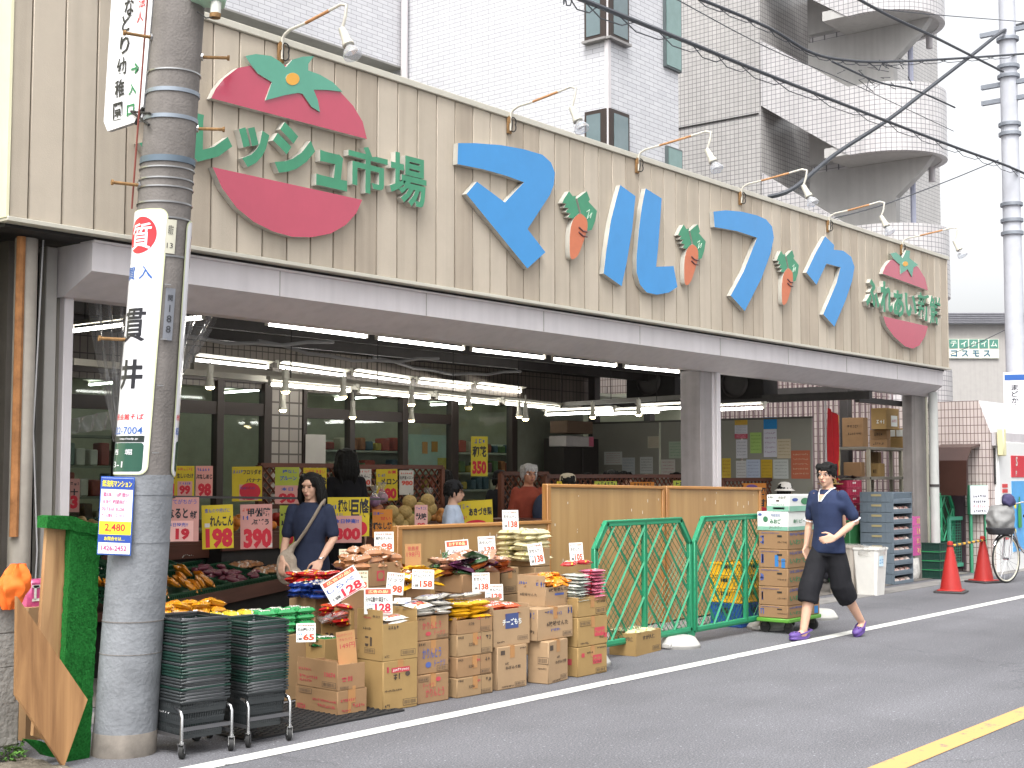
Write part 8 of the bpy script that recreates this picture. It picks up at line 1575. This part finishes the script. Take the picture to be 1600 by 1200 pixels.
MB().tube([(.15*k, 0, .85*k), (.3*k, 0, .5*k), (.55*k, 0, .33*k), (.7*k, 0, .3*k)], .019, SIL, 8).tube([(.7*k, 0, .3*k), (.62*k, 0, .85*k)], .017, SIL, 8).tube([(.7*k, 0, .3*k), (1.1, .05, r)], .012, SIL, 8).tube([(.65*k, 0, .65*k), (1.1, .05, r)], .011, SIL, 8).build('frame', t)
MB().tube([(.17*k, 0, .98*k), (.16*k, 0, 1.06*k), (.22*k, -.15, 1.1*k), (.42*k, -.27, 1.04*k)], .012, SIL, 8).tube([(.16*k, 0, 1.06*k), (.22*k, .15, 1.1*k), (.42*k, .27, 1.04*k)], .012, SIL, 8).tube([(.36*k, -.25, 1.06*k), (.46*k, -.275, 1.03*k)], .018, TYR, 8).build('handlebar', t)
mb = MB(); ell(mb, (.62*k, 0, .9*k), (.14, .1, .05)); vs, fs = remesh(mb, .015); MB().add(vs, fs, TYR).build('saddle', t)
mb = MB(); loft(mb, [(-.12*k, 0, .74*k, .2, .17), (-.12*k, 0, .85*k, .23, .2), (-.1*k, 0, .98*k, .21, .18), (-.06*k, 0, 1.06*k, .16, .14)]); vs, fs = remesh(mb, .018, 4); vs = [v+Vector((noise.noise(v*9), noise.noise(v*9+Vector((4, 0, 0))), noise.noise(v*7)*.7))*.035 for v in vs]; MB().add(vs, fs, mat('7F7F7E', .55, .4, var=.12, bump=.3, bscale=18)).build('basket_cover', t)
mb = MB(); loft(mb, [(-.12*k, 0, .66*k, .2, .17), (-.12*k, 0, .76*k, .24, .21)]); vs, fs = remesh(mb, .02, 3); MB().add(vs, fs, mat((.03, .03, .035), .6)).build('cover_skirt', t)
mb = MB(); ell(mb, (-.06*k, -.1, 1.12*k), (.12, .1, .1)); vs, fs = remesh(mb, .02, 2); MB().add([v+Vector((noise.noise(v*14), 0, noise.noise(v*12)))*.04 for v in vs], fs, mat('3a3658', .8, var=.3)).build('handlebar_cover', t)
# vending machine by the far pole
VP = py(1564, 890, 7.86); hV = py(1564, 690, 7.86).z; t = thing('vending_machine', 'white vending machine with red and blue panels half hidden by the far pole', 'vending machine', T(VP.x, 7.86, 0)); a_ = py(1579, 700, 7.86).x-VP.x
MB().box((.7, .05, hV/2), (1.4, .1, hV), mat('DADAD8', .35, .5, var=.03), bev=.01).build('case', t); MB().box((a_+.4, -.004, hV*.81), (.8, .012, hV*.17), mat('CC2A38', .3, .5, coat=.4)).text('P', T(a_+.22, -.012, hV*.755) @ FRONT, .09, W_, .03).text('S', T(a_+.25, -.012, hV*.85) @ FRONT, .16, W_, .03).build('red_panel', t)
MB().box((a_+.4, -.004, hV*.42), (.8, .012, hV*.55), mat('4AA0DC', .3, .5, var=.15, scale=3, coat=.4)).lathe([(.0, 0), (.08, 0), (.08, .3), (.025, .45), (.025, .52), (0, .52)], mat('3F8A4a', .3), 12, T(a_+.3, -.03, hV*.33) @ S(1, .2, 1)).ball((a_+.1, -.01, hV*.3), .06, mat('E8D24a', .5), sq=(1, .15, 1)).ball((a_+.14, -.01, hV*.5), .05, mat('E8D24a', .5), sq=(1, .15, 1)).build('blue_panel', t)
for z in (.62, .66, .3, .26): MB().box((a_*.45, -.004, hV*z), (a_*.4, .012, .06), mat('C23a3a', .4)).build('price_strip', t)
P0 = py(1565, 691, 7.8); tag(MB().box((0, 0, 0), (.13, .12, .46), mat('D8D2A8', .4, .4, var=.05), bev=.02).build('wall_lamp', None, T(P0)), 'cream box shaped wall lamp on the corner of the tiled house', 'lamp')
